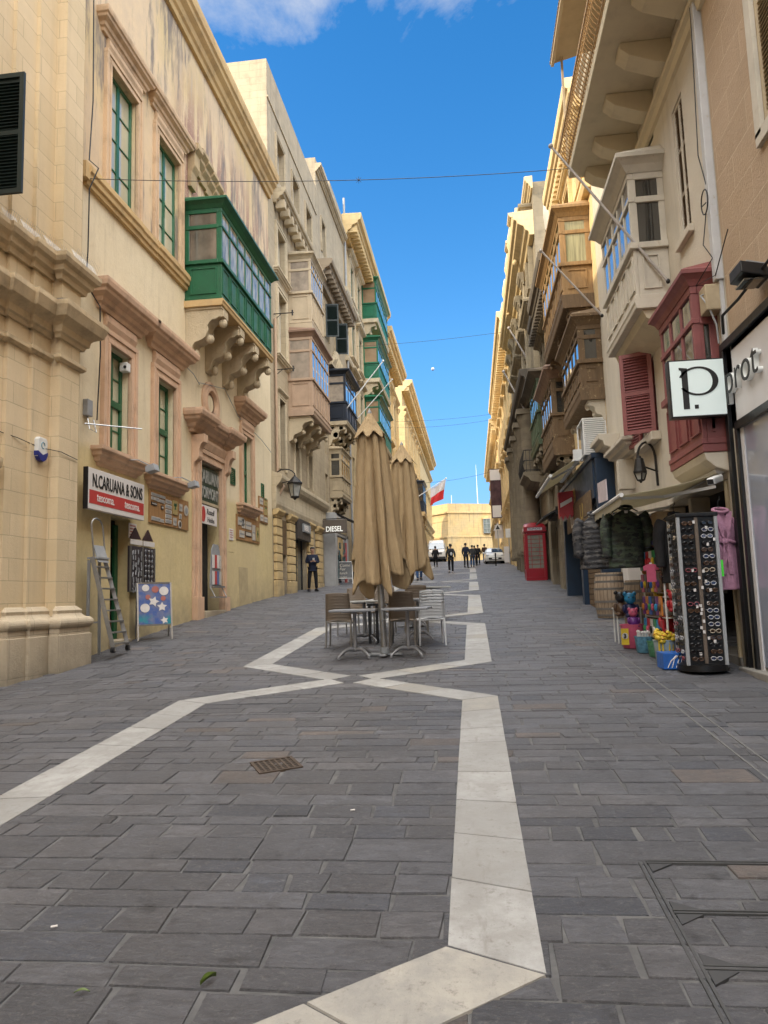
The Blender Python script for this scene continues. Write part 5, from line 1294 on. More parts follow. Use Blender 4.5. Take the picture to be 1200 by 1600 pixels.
def translucent(m, k):
    nt = m.node_tree; b = nt.nodes['Principled BSDF']; t = N(nt, 'ShaderNodeBsdfTranslucent'); mx = N(nt, 'ShaderNodeMixShader'); mx.inputs[0].default_value = k
    nt.links.new(b.inputs['Base Color'].links[0].from_socket, t.inputs['Color']); nt.links.new(b.outputs[0], mx.inputs[1]); nt.links.new(t.outputs[0], mx.inputs[2]); nt.links.new(mx.outputs[0], nt.nodes['Material Output'].inputs[0])
translucent(M_awn, .45)
awning()
hanging_lantern('wall_lantern', 'black coach lantern on the whitewashed wall above the awning', FR, 13.2, 3.74, .30, .42)
# ---- timber-balconied house with the blue pub
def right_timber():
    B = thing('timber_balcony_house', 'stone house with weathered timber balconies above the dark blue pub', 'building', (3.4, 20, 1)); F = FR
    y0, y1 = 17.52, 23.2
    ws = [(18.2,19.1,11.9,13.2),(20.5,21.4,11.9,13.2)]
    mb = MB(); wall(mb, F, y0, y1, 0, 14.3, ws, .2); shell(mb, F, y0, y1, 0, 14.4); mb.build('wall', M_orange, B)
    for w in ws: f = window(B, F, *w, M_woodd, M_pane, d=-.15); surround(f, F, *w, M_orange, .2, .1, hood=(.25,.25,.05), sill=(.2,.2,.05))
    m = MB(); F.prof(m, y0, y1, cornice(13.6, .8, .5)); F.prof(m, y0, y1, [(0,11.45),(.15,11.47),(.2,11.6),(.2,11.7),(0,11.75)]); 
    for k in range(20): F.box(m, .08, .34, y0+.1+k*.28, y0+.24+k*.28, 13.68, 13.95)
    m.build('roof_cornice', M_orange, B, bev=.01)
    gallarija(B, F, 18.05, 22.5, .76, 8.95, 9.75, 11.0, 7, M_wood, M_curt, M_wood, roof=(.28,.18), slab=(.35,.05), mslab=M_woodd, ncor=3, corb=(.4,.7,.62), mcor=M_woodd, post=.1, mside=M_curt, ztr=10.6)
    gallarija(B, F, 17.5, 20.6, .55, 6.4, 7.05, 7.95, 5, M_woodd, M_pane, M_woodd, roof=(.28,.16), slab=(.3,.04), mslab=M_woodd, ncor=2, corb=(.4,.5,.4), mcor=M_white, post=.1, mside=M_pane, ztr=7.65)
    # pub front
    m = MB(); F.box(m, 0, .42, 17.0, 17.2, .9, 4.62); F.box(m, 0, .46, 17.2, 23.1, 3.72, 4.62); F.box(m, .0, .5, 17.0, 23.2, 4.62, 4.74)
    for y in (19.6, 22.9): F.box(m, 0, .46, y, y+.3, .9, 3.719)
    m.build('pub_front', M_bluepub, B, bev=.015)
    m = MB(); F.box(m, .46, .50, 17.5, 21.9, 3.25, 3.95); fb = m.build('fascia_board', M_woodd, B, bev=.01)
    m = MB(); F.box(m, .0, .05, 17.25, 22.85, 1.0, 3.7); m.build('dark_glazing', M_pane, B)
    m = MB()
    for k in range(9): F.box(m, .05, .34, 17.25, 19.55, 1.0+k*.13, 1.12+k*.13)
    m.build('slatted_bench', M_woodd, B, bev=.006)
    m = MB(); F.box(m, .05, .1, 20.2, 20.6, 1.7, 2.4); F.box(m, .1, .3, 20.1, 20.9, 2.8, 3.3); m.build('lit_interior', M_goldglow, B)
    X = 3.3-.505
    text('LL', 'lettering', .55, M_sgn_w, fb, frame_mat((X, 21.0, 3.36), (0,-1,0), (0,0,1)), sx=1.3, bold=.01); text('U', 'lettering', .55, M_goldt, fb, frame_mat((X, 19.2, 3.40), (0,-1,0), (0,0,1)), sx=1.4, bold=.01)
    text('PUB', 'lettering', .5, M_goldt, fb, frame_mat((3.3-.47, 21.4, 4.02), (0,-1,0), (0,0,1)), sx=1.5, bold=.02)
    m = MB(); F.box(m, .05, .40, 17.19-.012-.18, 16.999, 1.2, 3.6); sd = m.build('side_panel', M_bluepub, B, bev=.006)
    for k, (s_, z, sz, mt) in enumerate((('LONDON', 3.42, .085, M_goldt), ('MARKET ST', 3.30, .075, M_goldt), ('LONDON', 2.9, .09, M_sgn_w), ('PUB', 2.78, .09, M_sgn_w))):
        text(s_, 'lettering', sz, mt, sd, frame_mat((2.93, 16.995, z), (1,0,0), (0,0,1)), ext=.002)
    m = MB(); m.lathe([(.08,0),(.1,.0),(.1,.01),(.08,.01)], (3.05, 16.99, 3.08), 12, axis='y'); m.build('emblem', M_sgn_w, sd)
M_goldt = plain('gold_lettering', (.42,.29,.07), .4, scale=10)
right_timber()
def aircon():
    T = thing('air_conditioner_cage', 'white slatted air conditioner cage above the blue pub front', 'air conditioner', (3.0, 18, 4.8)); m = MB()
    x0, x1, ya, yb, z0, z1 = 2.74, 3.29, 17.55, 18.5, 4.80, 5.68
    for x in (x0, x1-.03):
        for y in (ya, yb-.03): m.box(x, x+.03, y, y+.03, z0, z1)
    for z in (z0, z1-.03):
        m.box(x0+.03, x1-.03, ya, ya+.03, z, z+.03); m.box(x0, x0+.03, ya+.03, yb-.03, z, z+.03); m.box(x0+.03, x1-.03, yb-.03, yb, z, z+.03)
    m.box(x0+.03, x1, ya+.03, yb, z1-.035, z1-.03)
    m.build('frame', M_wplas, T)
    m = MB()
    for k in range(17): z = z0+.05+k*.047; m.hexa([(x0+.03,ya+.004,z),(x1-.03,ya+.004,z),(x1-.03,ya+.03,z+.012),(x0+.03,ya+.03,z+.012),(x0+.03,ya+.004,z+.026),(x1-.03,ya+.004,z+.026),(x1-.03,ya+.03,z+.038),(x0+.03,ya+.03,z+.038)])
    m.build('slats', M_wplas, T); m = MB(); m.box(x0+.08, x1-.05, ya+.12, yb-.05, z0+.05, z1-.08); m.build('unit', M_gplas, T)
aircon()
def pub_awning():
    T = thing('awning', 'half rolled cream awning on a white arm over the pub front', 'awning', (2.6, 20, 4.9)); F = FR; m = MB()
    m.sheet(lambda u, v: F.P(.5+.75*v, 18.6+3.9*u, 4.95-.45*v), 6, 4); o = m.build('fabric', M_awn, T); o.modifiers.new('t', 'SOLIDIFY').thickness = .01
    m = MB(); m.tube([F.P(1.26,18.55,4.49), F.P(1.26,22.55,4.49)], .045, 8); m.build('front_bar', M_wplas, T, smooth=40)
    m = MB(); m.tube([F.P(.5,18.5,4.97), F.P(.5,22.6,4.97)], .085, 10); m.box(2.62,2.9,18.42,18.56,4.82,5.1); m.build('roller_case', M_wplas, T, smooth=40)
    m = MB(); m.bar(F.P(.5,18.7,4.8), F.P(1.2,18.9,4.45), .04); m.build('arm', M_gplas, T)
    T = thing('projecting_sign', 'red pub sign with a zigzag lower edge hanging from the blue front', 'shop sign', (2.5, 19.6, 3.9)); m = MB()
    pts = [(2.42,4.30),(2.82,4.34),(2.82,3.72),(2.76,3.60),(2.70,3.70),(2.64,3.56),(2.58,3.68),(2.52,3.54),(2.46,3.66),(2.42,3.58)]
    m.prism(pts, lambda u, v, t: (u, t, v), 20.4, 20.62); m.build('panel', M_redsgn, T)
    m = MB(); m.prism([(2.46,4.0),(2.78,4.16),(2.78,4.05),(2.46,3.88)], lambda u, v, t: (u, t, v), 20.392, 20.398); m.build('white_stroke', M_sgn_w, T)
M_redsgn = plain('red_sign_paint', (.42,.022,.022), .4, scale=2, var=.15)
pub_awning()
# ---- lower sooty house with timber and olive balconies
def right_sooty():
    B = thing('sooty_house', 'sooty house with a timber and an olive green balcony beyond the pub', 'building', (3.4, 26, 1.6)); F = FR
    y0, y1 = 23.22, 30.8
    ws = [(24,25,9.6,11.2),(27,28,9.8,11.4),(29.3,30.1,9.8,11.4)]; sh = [(24.2,25.8,1.0,3.9),(27.3,29.2,1.2,4.1)]
    mb = MB(); wall(mb, F, y0, y1, 0, 12.6, ws+sh, .3); shell(mb, F, y0, y1, 0, 12.6); mb.build('wall', M_dark, B)
    for w in ws: f = window(B, F, *w, M_woodd, M_pane, d=-.2); surround(f, F, *w, M_dark, .2, .12, hood=(.3,.35,.1), sill=(.25,.25,.05))
    for w in sh: window(B, F, *w, M_black, M_pane, d=-.25)
    m = MB(); F.prof(m, y0, 28.0, cornice(11.7, .9, .75)); F.prof(m, 28.0, y1, cornice(12.0, .8, .55))
    for k in range(22): F.box(m, .1, .55, y0+.1+k*.33, y0+.28+k*.33, 11.85, 12.1)
    m.build('black_cornice', M_soot, B, bev=.012)
    gallarija(B, F, 22.9, 26.2, .62, 6.25, 7.1, 8.25, 5, M_woodd, M_pane, M_brownr, roof=(.4,.22), slab=(.45,.05), mslab=M_woodd, ncor=2, corb=(.5,.7,.5), mcor=M_dark, post=.11, mside=M_pane)
    gallarija(B, F, 27.0, 30.2, .66, 7.3, 8.25, 9.5, 5, M_greenol, M_pane, M_soot, roof=(.3,.3), slab=(.3,.06), mslab=M_greenol, ncor=3, corb=(.55,1.0,.6), mcor=M_dark, mside=M_bluepane)
    m = MB(); F.box(m, 0, .3, 26.3, 29.2, 4.35, 4.6); m.hexa([F.P(*q) for q in ((.0,26.3,4.6),(.75,26.3,4.2),(.75,29.2,4.2),(0,29.2,4.6),(.0,26.3,4.65),(.77,26.3,4.25),(.77,29.2,4.25),(0,29.2,4.65))]); m.build('black_canopy', M_black, B)
    m = MB()
    for y in (23.9, 26.2, 26.7, 29.4): F.box(m, 0, .18, y, y+.45, 1, 5.8)
    F.prof(m, y0, y1, cornice(5.6, .45, .4)); m.build('pier', M_dark, B, bev=.02)
    m = MB(); F.box(m, -3.5, -.05, 25.4, 28.6, 12.0, 15.2); m.build('roof_room', M_pale, B, bev=.02)
    m = MB(); m.lathe([(.75,0),(.8,.5),(.78,1.0),(.55,1.3),(.1,1.42)], F.P(-.75, 27, 15.2), 16); m.build('water_tank', M_tank, B, smooth=50)
M_tank = plain('white_water_tank', (.50,.46,.38), .6, scale=2)
right_sooty()
# ---- big baroque front
def right_baroque():
    B = thing('baroque_palace', 'tall sooty baroque palace with columns, stone balconies and carved trophies on its roofline', 'building', (3.4, 38, 2.2)); F = FR
    y0, y1 = 30.82, 47.5; g = gz(3, 32); ws = []
    for z in (5.2, 10.6, 14.9):
        for y in (32.2, 36.0, 39.8, 43.6): ws.append((y, y+1.3, z, z+2.6))
    dr = [(32.0,33.6,2,4.6),(35.5,37.6,2,5.0),(43,45,2,5)]
    ws = [w for w in ws if w[2] > 6 or w[0] > 38]
    mb = MB(); wall(mb, F, y0, y1, 1, 19.4, ws+dr, .35); shell(mb, F, y0, y1, 1, 19.4); mb.build('wall', M_dark2, B)
    for w in ws: f = window(B, F, *w, M_woodd, M_pane, d=-.28); surround(f, F, *w, M_dark2, .35, .2, fr=.3, hood=(.5,.6,.15), sill=(.35,.35,.1))
    for w in dr: window(B, F, *w, M_bluepub, M_pane, d=-.3, cols=2, rows=2)
    for y in (34.6, 37.4, 40.6, 43.9, 46.8):
        m = MB(); 
        F.box(m, 0, .5, y-.5, y+.5, 1.5, 3.6); m.lathe([(.42,3.6),(.46,3.75),(.40,3.9),(.38,4.0),(.34,9.3),(.38,9.4),(.46,9.6),(.50,9.9)], F.P(.42, y, 0), 16); F.box(m, 0, .95, y-.52, y+.52, 9.9, 10.15)
        m.build('column', M_dark, B, smooth=40)
        m = MB(); F.box(m, 0, .3, y-.4, y+.4, 11.1, 16.4); F.prof(m, y-.5, y+.5, cornice(16.2, .6, .3, .25)); F.box(m, 0, .38, y-.45, y+.45, 10.9, 11.3); m.build('pilaster', M_dark2, B, bev=.02)
        m = MB(); r = random.Random(int(y*10))
        F.box(m, -.3, .55, y-.5, y+.5, 18.9, 19.45)
        if y < 40: F.prof(m, y-.55, y+.55, cornice(19.45, .35, .3, .55)); F.box(m, -.3, .5, y-.42, y+.42, 19.8, 20.1)
        for k in range(22): m.ball(F.P(.52+r.uniform(0,.1), y+r.uniform(-.42,.42), r.uniform(17.4,19.4)), r.uniform(.07,.15), 8, 6, (1,1,r.uniform(.8,1.8)))
        for k in (-1, 1): m.tube([F.P(.75, y+k*.05, 19.3), F.P(.85, y+k*.35, 18.6), F.P(.75, y+k*.15, 17.9)], [.05,.09,.04], 8)
        m.build('carved_trophy', M_orange, B, smooth=45)  # roofline sunlight put into a brighter stone colour than the wall
    m = MB(); F.prof(m, y0, y1, cornice(10.15, .9, .95)); m.build('middle_cornice', M_soot, B, bev=.02)
    m = MB(); F.prof(m, y0, y1, cornice(17.0, 1.1, .9)); F.prof(m, y0-.4, y1, cornice(18.9, .55, .35)); m.build('top_cornice', M_orange, B, bev=.02)
    # iron balconies
    for (ya, yb, z, d_) in ((31.6,34.4,6.75,.95),(39,41.8,10.9,.8),(35.2,38.2,10.9,.8)):
        m = MB(); F.prof(m, ya, yb, [(0,z),(d_,z),(d_,z-.14),(d_*.8,z-.25),(d_*.7,z-.4),(.2,z-.5),(0,z-.9)]); sl = m.build('stone_balcony', M_dark, B, bev=.015)
        m = MB(); k = 0; y = ya+.05
        while y < yb: m.tube([F.P(d_-.06,y,z), F.P(d_+.02,y,z+.35), F.P(d_-.06,y,z+.95)], .011, 5); y += .13
        for y in (ya+.05, yb-.05):
            for i in range(6): m.tube([F.P(d_*i/6+.02,y,z), F.P(d_*i/6+.02,y,z+.95)], .011, 5)
        for zz in (z+.08, z+.5, z+.95): m.tube([F.P(0,ya+.05,zz), F.P(d_-.06,ya+.05,zz), F.P(d_-.06,yb-.05,zz), F.P(0,yb-.05,zz)], .02, 5)
        m.build('railing', M_iron, sl)
    m = MB(); r = random.Random(21)
    for k in range(30): 
        y = r.uniform(34,38); m.ball(F.P(.06, y, 14.0+r.uniform(-.8,.8)), r.uniform(.12,.3), 10, 7, (.7,1,1))
    m.build('carved_arms', M_dark2, B, smooth=50)
M_dark2 = stone('grey_baroque_stone', (.36,.30,.205), .9, .33, .45, .8, col2=(.24,.20,.135), soot=.6, grime=1.2)
right_baroque()
# ---- sunny row beyond
def right_far(y0, y1, top, label, seed, X=XR):
    F = Fac('R', X); B = thing('sunny_palazzo', label, 'building', (3.4, (y0+y1)/2, gz(0,y0))); g = gz(0, (y0+y1)/2); n = max(2, round((y1-y0)/3.6)); st = (y1-y0)/n; ws = []
    for z in (g+1.0, g+5.6, g+10.2):
        for k in range(n):
            if z+2.6 < top-2.4: a = y0+st*(k+.5)-.6; ws.append((a, a+1.2, z, z+2.6))
    mb = MB(); wall(mb, F, y0, y1, g-3, top, ws, .3); shell(mb, F, y0, y1, g-3, top+.2); mb.build('wall', M_orange, B)
    for w in ws: f = window(B, F, *w, M_woodd, M_pane, d=-.22); surround(f, F, *w, M_orange, .3, .14, fr=.2, hood=(.4,.45,.1), sill=(.3,.3,.05))
    m = MB(); F.prof(m, y0, y1, cornice(top-2.3, .4, .35)); m.build('architrave', M_orange, B); m = MB(); F.prof(m, y0, y1, cornice(g+4.6, .5, .45)); m.build('string_course', M_orange, B); m = MB(); F.prof(m, y0, y1, cornice(top-.9, 1.2, 1.0))
    for k in range(int((y1-y0)/.6)): F.box(m, .1, .75, y0+.1+k*.6, y0+.4+k*.6, top-.88, top-.45)
    m.build('cornice', M_orange, B, bev=.015)
    for k in range(n+1):
        y = min(max(y0+.35, y0+st*k), y1-.35); m = MB(); F.box(m, 0, .2, y-.35, y+.35, g-1, top-2.3); m.build('pilaster', M_orange, B, bev=.015)
    return B
right_far(47.52, 74, 19.9, 'sunlit yellow palazzo beyond the sooty baroque front', 1)
right_far(74.02, 110, 19.0, 'farthest sunlit stone row on the right before the bastion', 2)

# ---- bastion closing the street
def bastion():
    B = thing('bastion', 'massive sunlit stone bastion wall closing the top of the street', 'bastion', (0, 138, 7)); m = MB()
    zb, zt = 4, 18.3
    a = [(-4.0,134),(9,139.5),(14,152),(-4.0,152),(-9.5,139.5)]
    bt = lambda p, k: (p[0]*(1+.02*k), p[1]-.035*k)
    lev = [zb, 11.9, 12.1, 12.1001, 16.6, 16.9, 18.3]; off = [0,0,0,0.25,.25,0,.35]
    def P(i, z, o): 
        c = (2, 145); q = a[i]; v = Vector((q[0]-c[0], q[1]-c[1])); s_ = (18.3-z)*.035+o; v += v.normalized()*s_; return (c[0]+v.x, c[1]+v.y, z)
    z = [(zb,0.35),(11.9,.25),(12.0,.4),(12.25,.4),(12.3,.1),(16.4,0),(16.5,.3),(16.8,.3),(16.85,0),(18.3,0)]
    for (za, oa), (zc, oc) in zip(z, z[1:]):
        for i in range(5):
            j = (i+1) % 5; m.quad(P(i,za,oa), P(j,za,oa), P(j,zc,oc), P(i,zc,oc))
    n = len(m.v); m.v += [P(i,18.3,0) for i in range(5)]; m.face(range(n, n+5)); m.build('wall', M_bast, B)
    m = MB(); m.box(2.35, 3.6, 136.2, 137.2, 12.75, 15.4); w = m.build('window', M_greenp, B); m = MB()
    for x in (2.35, 2.95, 3.55): m.box(x, x+.08, 136.10, 136.19, 12.75, 15.4)
    for zz in (12.75, 13.6, 14.5, 15.35): m.box(2.35, 3.63, 136.12, 136.18, zz, zz+.07)
    m.build('frame', M_gplas, w); m = MB(); m.prism([(2.2,15.4)]+[(2.98-.78*math.cos(PI*i/10), 15.45+.55*math.sin(PI*i/10)) for i in range(11)]+[(3.76,15.4)], lambda u, v, t: (u, t, v), 136.15, 137.2); m.build('arched_head', M_bast, w)
    m = MB(); r = random.Random(3)
    for k in range(40): x = -3.8+k*.32; m.ball((x, 140.5, 18.3), .28*r.random()+.08, 6, 4, (1.4,1,.9))
    m.build('weeds', plain('dry_weeds', (.14,.13,.05), .9, scale=4, var=.5), B)
    tag(B.children[0]) if False else None
M_greenp = glassy('greenish_window', (.20,.24,.23), .1, .3, 1)
bastion()
m = MB(); m.tube([(1.55,140,18),(1.5,140,26.3)], [.09,.03], 6); tag(m.build('mast', M_wplas, loc=(1.5,140,18)), 'thin white mast standing on the bastion', 'mast')
m = MB(); m.tube([(-3.4,140,18),(-3.4,140,20.6)], [.07,.04], 6); tag(m.build('mast', M_wplas, loc=(-3.4,140,18)), 'short white pole at the left corner of the bastion roof', 'mast')
# ================================================================== THINGS IN THE STREET
def cloth_mat():
    m, nt, b = newmat('tan_parasol_cloth'); p = pos(nt)
    n = noise(nt, p, 2.2, 5, .6); wr = noise(nt, mapv(nt, p, (7,7,1.6)), 2.2, 5, .6, dist=.8); st = noise(nt, mapv(nt, p, (3,3,.5)), 2, 5, .65)
    c = mixc(nt, ramp(nt, n, .3, .75), (.41,.295,.165), (.345,.25,.14)); c = mixc(nt, ramp(nt, st, .52, .72, 0, .45), c, (.24,.18,.115)); c = mixc(nt, ramp(nt, noise(nt, p, 140, 2, .6), .4, .7, 0, .25), c, (.42,.33,.21))
    nt.links.new(c, b.inputs['Base Color']); b.inputs['Roughness'].default_value = .88; b.inputs['Specular IOR Level'].default_value = .2; bump(nt, b, wr, .7, .05); return m
M_tan = cloth_mat(); M_tand = plain('tan_cloth_underside', (.27,.17,.075), .9, scale=3)
def parasol(name, label, x, y, H, turn, seed, tilt=0, fat=1):
    z = gz(x, y); T = thing(name, label, 'parasol', (x, y, z), group='closed tan parasols over the cafe tables'); r = random.Random(seed); C_ = Vector((x, y, z))
    m = MB(); m.tube([(x,y,z),(x-tilt*1.5,y,z+1.5)], .052, 12); m.tube([(x-tilt*1.4,y,z+1.4),(x-tilt*H,y,z+H-.05)], .036, 10); m.build('pole', M_alu, T, smooth=40)
    m = MB(); m.box(x-.28, x+.28, y-.05, y+.05, z+.012, z+.04); m.box(x-.05, x+.05, y-.28, y+.28, z+.012, z+.041); m.lathe([(.075,.04),(.07,.12),(.056,.13)], (x,y,z), 12); m.build('base', M_gplas, T, bev=.008)
    m = MB(); m.tube([(x+.058*math.cos(a*1.3), y+.058*math.sin(a*1.3), z+.25+a*.035) for a in [i*.4 for i in range(40)]], .007, 5); m.build('tie_cord', M_gplas, T, smooth=50)
    top = z+H-.12; n = 160
    K = 9; ph = [r.uniform(-.16,.16) for _ in range(K)]; am = [r.uniform(.75,1.25) for _ in range(K)]; hem = [r.uniform(-.10,.10) for _ in range(K)]
    def cloth(u, v):
        a = v*2*PI; k = v*K; i = int(k) % K; f = k-int(k); s = f*f*(3-2*f); lerp = lambda L: L[i]*(1-s)+L[(i+1) % K]*s
        tri = 1-abs(2*f-1); valley = (1-tri)**2.2                         # sharp valleys between rounded folds
        corner = max(0, math.cos(4*(a-turn)))
        bottom = 1.16-.24*corner**1.5+lerp(hem)+.30*max(0, math.cos(2*(a-turn)+.8))**6+.05*valley
        zz = (top-z)+(bottom-(top-z))*u; h = min(1, 1-(zz-.95)/(top-z-.95))
        rr = .05+.17*min(1, h*9)+.30*max(0, h-.06)**.9+.05*max(0,h-.7)
        rr *= 1-valley*(.20+.30*h)*lerp(am)
        rr += .012*math.sin(31*a+3*h)*h+.014*math.sin(7*zz+9*lerp(ph)*4)*h
        aa = a+.10*math.sin(3*h+seed)*h+lerp(ph)*h
        rr *= fat; return C_+Vector((rr*math.cos(aa)+.03*h*math.sin(2*a)-tilt*zz, rr*math.sin(aa)*.92, zz))
    m = MB(); m.sheet(cloth, 60, 216, wrap=True); o = m.build('canopy', M_tan, T, smooth=75); o.modifiers.new('thickness', 'SOLIDIFY').thickness = .006
    def cap(u, v):
        a = v*2*PI; c = math.cos(8*a); hz = .36+.055*c
        rr = .035+.235*u**1.15*(1+.16*c*u)
        return C_+Vector((rr*math.cos(a)-tilt*H, rr*math.sin(a), H-hz*u**1.0-.02+.03*(1-u)))
    m = MB(); m.sheet(cap, 14, 96, wrap=True); o = m.build('vent_cap', M_tan, T, smooth=65); o.modifiers.new('thickness', 'SOLIDIFY').thickness = .006
    m = MB(); m.lathe([(.03,H-.03),(.04,H+.0),(.03,H+.04),(.012,H+.07),(.005,H+.09)], (x-tilt*H,y,z), 10); m.build('finial', M_gplas, T, smooth=40)
    return T
parasol('closed_parasol', 'nearer closed tan parasol between the two front tables', -1.40, 11.42, 3.82, .55, 3, .034, .93)
parasol('closed_parasol', 'farther closed tan parasol, half hidden behind the nearer one', -1.33, 15.4, 3.85, .2, 8, .016, 1.0)

M_tabtop = plain('grey_table_top', (.25,.255,.27), .35, scale=5, var=.2); M_tableg = plain('grey_table_leg', (.30,.30,.31), .4, .3, scale=8)
M_tabw = plain('pale_table_top', (.45,.45,.43), .4, scale=4, var=.15); M_taupe = plain('taupe_chair_plastic', (.20,.155,.112), .5, scale=4, var=.15); M_chw = plain('white_chair_plastic', (.60,.61,.62), .45, scale=4, var=.1)
def make_table(mt):
    T = local(thing('cafe_table', 'x', 'table', (0,0,0), .0001, 'cafe tables under the parasols')); 
    m = MB(); m.box(-.35, .35, -.38, .38, .70, .735); tp = m.build('tabletop', mt, T, bev=.008)
    m = MB(); m.box(-.2, .2, -.02, .02, .68, .704); m.box(-.02, .02, -.2, .2, .679, .7035); m.tube([(0,0,.10),(0,0,.70)], .028, 12); m.build('column', M_tableg, T, smooth=40)
    for k in range(4):
        a = PI/4+PI/2*k; pts = []; rs = []
        for i in range(9): t = i/8; d_ = .02+.31*t; pts.append((d_*math.cos(a), d_*math.sin(a), .115-.09*t**1.8+.035*math.sin(PI*t))); rs.append(.030-.012*t)
        m = MB(); m.tube(pts, rs, 8); m.lathe([(.022,0),(.024,.02),(.01,.03)], (.325*math.cos(a), .325*math.sin(a), 0), 8); m.build('foot', M_tableg, T, smooth=50)
    return T
def make_chair(mt, slots=False):
    T = local(thing('cafe_chair', 'x', 'chair', (0,0,0), .0001, 'plastic chairs around the cafe tables'))
    m = MB(); m.sheet(lambda u, v: ((u-.5)*.45, -.20+.43*v, .45-.02*math.sin(PI*v)+.012*math.cos(2*PI*(u-.5))), 8, 8); o = m.build('seat', mt, T, smooth=50); o.modifiers.new('t','SOLIDIFY').thickness = .018
    def bk(u, v):
        w = .45-.05*v; return ((u-.5)*w, -.20-.11*v-.045*math.cos(PI*(u-.5))*1.0+.02, .45+.45*v+.012*math.cos(PI*(u-.5)))
    m = MB(); nv = 36
    for j in range(nv):
        v0, v1 = j/nv, (j+1)/nv
        gap = (slots and j in (22,26,30,33)) 
        if gap:
            for u0, u1 in ((0,.09),(.91,1)): m.sheet(lambda u, v, u0=u0, u1=u1: bk(u0+(u1-u0)*u, v0+(v1-v0)*v), 1, 1)
            continue
        rid = .006 if j % 4 == 0 else 0
        m.sheet(lambda u, v: tuple(Vector(bk(u, v0+(v1-v0)*v))+Vector((0,-rid,0))), 8, 1)
    o = m.build('backrest', mt, T, smooth=30); o.modifiers.new('t','SOLIDIFY').thickness = .014
    ml = M_chw if slots else M_alu
    for sx in (-1, 1):
        m = MB(); m.tube([(sx*.205,-.19,.88-.45+.02),(sx*.215,-.25,.0)], [.019,.013], 8); m.build('leg', ml, T, smooth=40)
        m = MB(); m.tube([(sx*.205,.2,.43),(sx*.22,.22,.0)], [.019,.013], 8); m.build('leg', ml, T, smooth=40)
    m = MB(); 
    for s_ in (((-.21,-.19,.42),(.21,-.19,.42)),((-.21,.19,.42),(.21,.19,.42)),((-.205,-.19,.42),(-.205,.2,.42)),((.205,-.19,.42),(.205,.2,.42))): m.tube(s_, .012, 6)
    m.build('seat_frame', ml, T)
    return T
tab = make_table(M_tabtop); tabw = make_table(M_tabw); ch = make_chair(M_taupe); chw = make_chair(M_chw, True)
def put(o, x, y, rz, label, first):
    t = o if first else dup(o); t.location = (x, y, gz(x, y)+.006); t.rotation_euler.z = rz; t['label'] = label; return t
put(tab, -1.83, 11.25, .06, 'grey cafe table at front left of the nearer parasol pole', True)
put(tab, -1.02, 11.28, -.04, 'grey cafe table at front right of the nearer parasol pole', False)
put(tab, -1.0, 13.25, .1, 'grey cafe table tucked behind the taupe chair near the pole', False)
put(tabw, -1.95, 13.05, .02, 'pale cafe table behind the left taupe chair', True)
put(tabw, -1.2, 15.3, .02, 'pale cafe table in the second row beside the farther parasol', False)
put(tabw, -.95, 16.9, .3, 'pale cafe table farthest to the right, sticking out past the white chair', False)
put(ch, -2.28, 12.5, .03, 'taupe chair on the far left, back turned to the camera', True)
put(ch, -1.2, 12.42, .02, 'taupe chair behind the front right table, left of the white chair', False)
put(ch, -1.12, 14.3, .1, 'taupe chair in the second row, seen above the nearer taupe chairs', False)
put(ch, -1.75, 14.2, PI, 'taupe chair facing the camera behind the pale table', False)
put(ch, -2.35, 14.15, PI-.2, 'taupe chair at the far corner of the pale table, left side', False)
put(chw, -.74, 12.55, .16, 'white slotted-back chair right of the taupe chairs', True)
m = MB(); 
for dx, dy in ((-.1,0),(.12,.05),(.02,.22)): m.box(-1.62+dx-.03, -1.62+dx+.03, 12.75+dy-.03, 12.75+dy+.03, .82, 1.42)
def service_frame():
    T = thing('folded_frame', 'black folded support frame standing under the pale table', 'folded frame', (-1.6, 12.8, gz(-1.6,12.8))); z = gz(-1.6,12.8)
    for k in range(4): m = MB(); m.box(-1.86+.13*k, -1.81+.13*k, 12.9, 12.96, z, z+.66); m.build('post', M_blk, T, bev=.004)
    m = MB(); m.box(-1.88, -1.40, 12.9, 12.96, z+.66, z+.70); m.build('rail', M_blk, T)
service_frame()

# ---- drain, cover frame, litter
def drain():
    T = thing('drain_grate', 'rusty slotted drain grate set in the slate paving', 'drain', (-1.58, 5.75, gz(-1.58,5.75))); m = MB()
    c, s = math.cos(.52), math.sin(.52); W, D = .34, .33; h = .012
    def P(u, v, z): x = -1.58+u*c-v*s; y = 5.74+u*s+v*c; return (x, y, gz(x, y)+z)
    def bx(u0, u1, v0, v1, z0, z1): m.hexa([P(u0,v0,z0),P(u1,v0,z0),P(u1,v1,z0),P(u0,v1,z0),P(u0,v0,z1),P(u1,v0,z1),P(u1,v1,z1),P(u0,v1,z1)])
    for a in ((-W/2,W/2,-D/2,-D/2+.025),(-W/2,W/2,D/2-.025,D/2),(-W/2,-W/2+.025,-D/2+.025,D/2-.025),(W/2-.025,W/2,-D/2+.025,D/2-.025)): bx(*a, -.02, h)
    for k in range(6): u = -W/2+.05+k*.045; bx(u, u+.016, -D/2+.025, D/2-.025, -.02, h-.002)
    for k in range(5): v = -D/2+.06+k*.05; bx(-W/2+.025, W/2-.025, v, v+.014, -.02, h-.004)
    m.build('bars', plain('rusty_iron', (.10,.07,.05), .7, .3, scale=20, var=.5), T); m = MB()
    bx(-W/2+.01, W/2-.01, -D/2+.01, D/2-.01, -.03, .0045); m.build('pit', M_shadow, T)
drain()
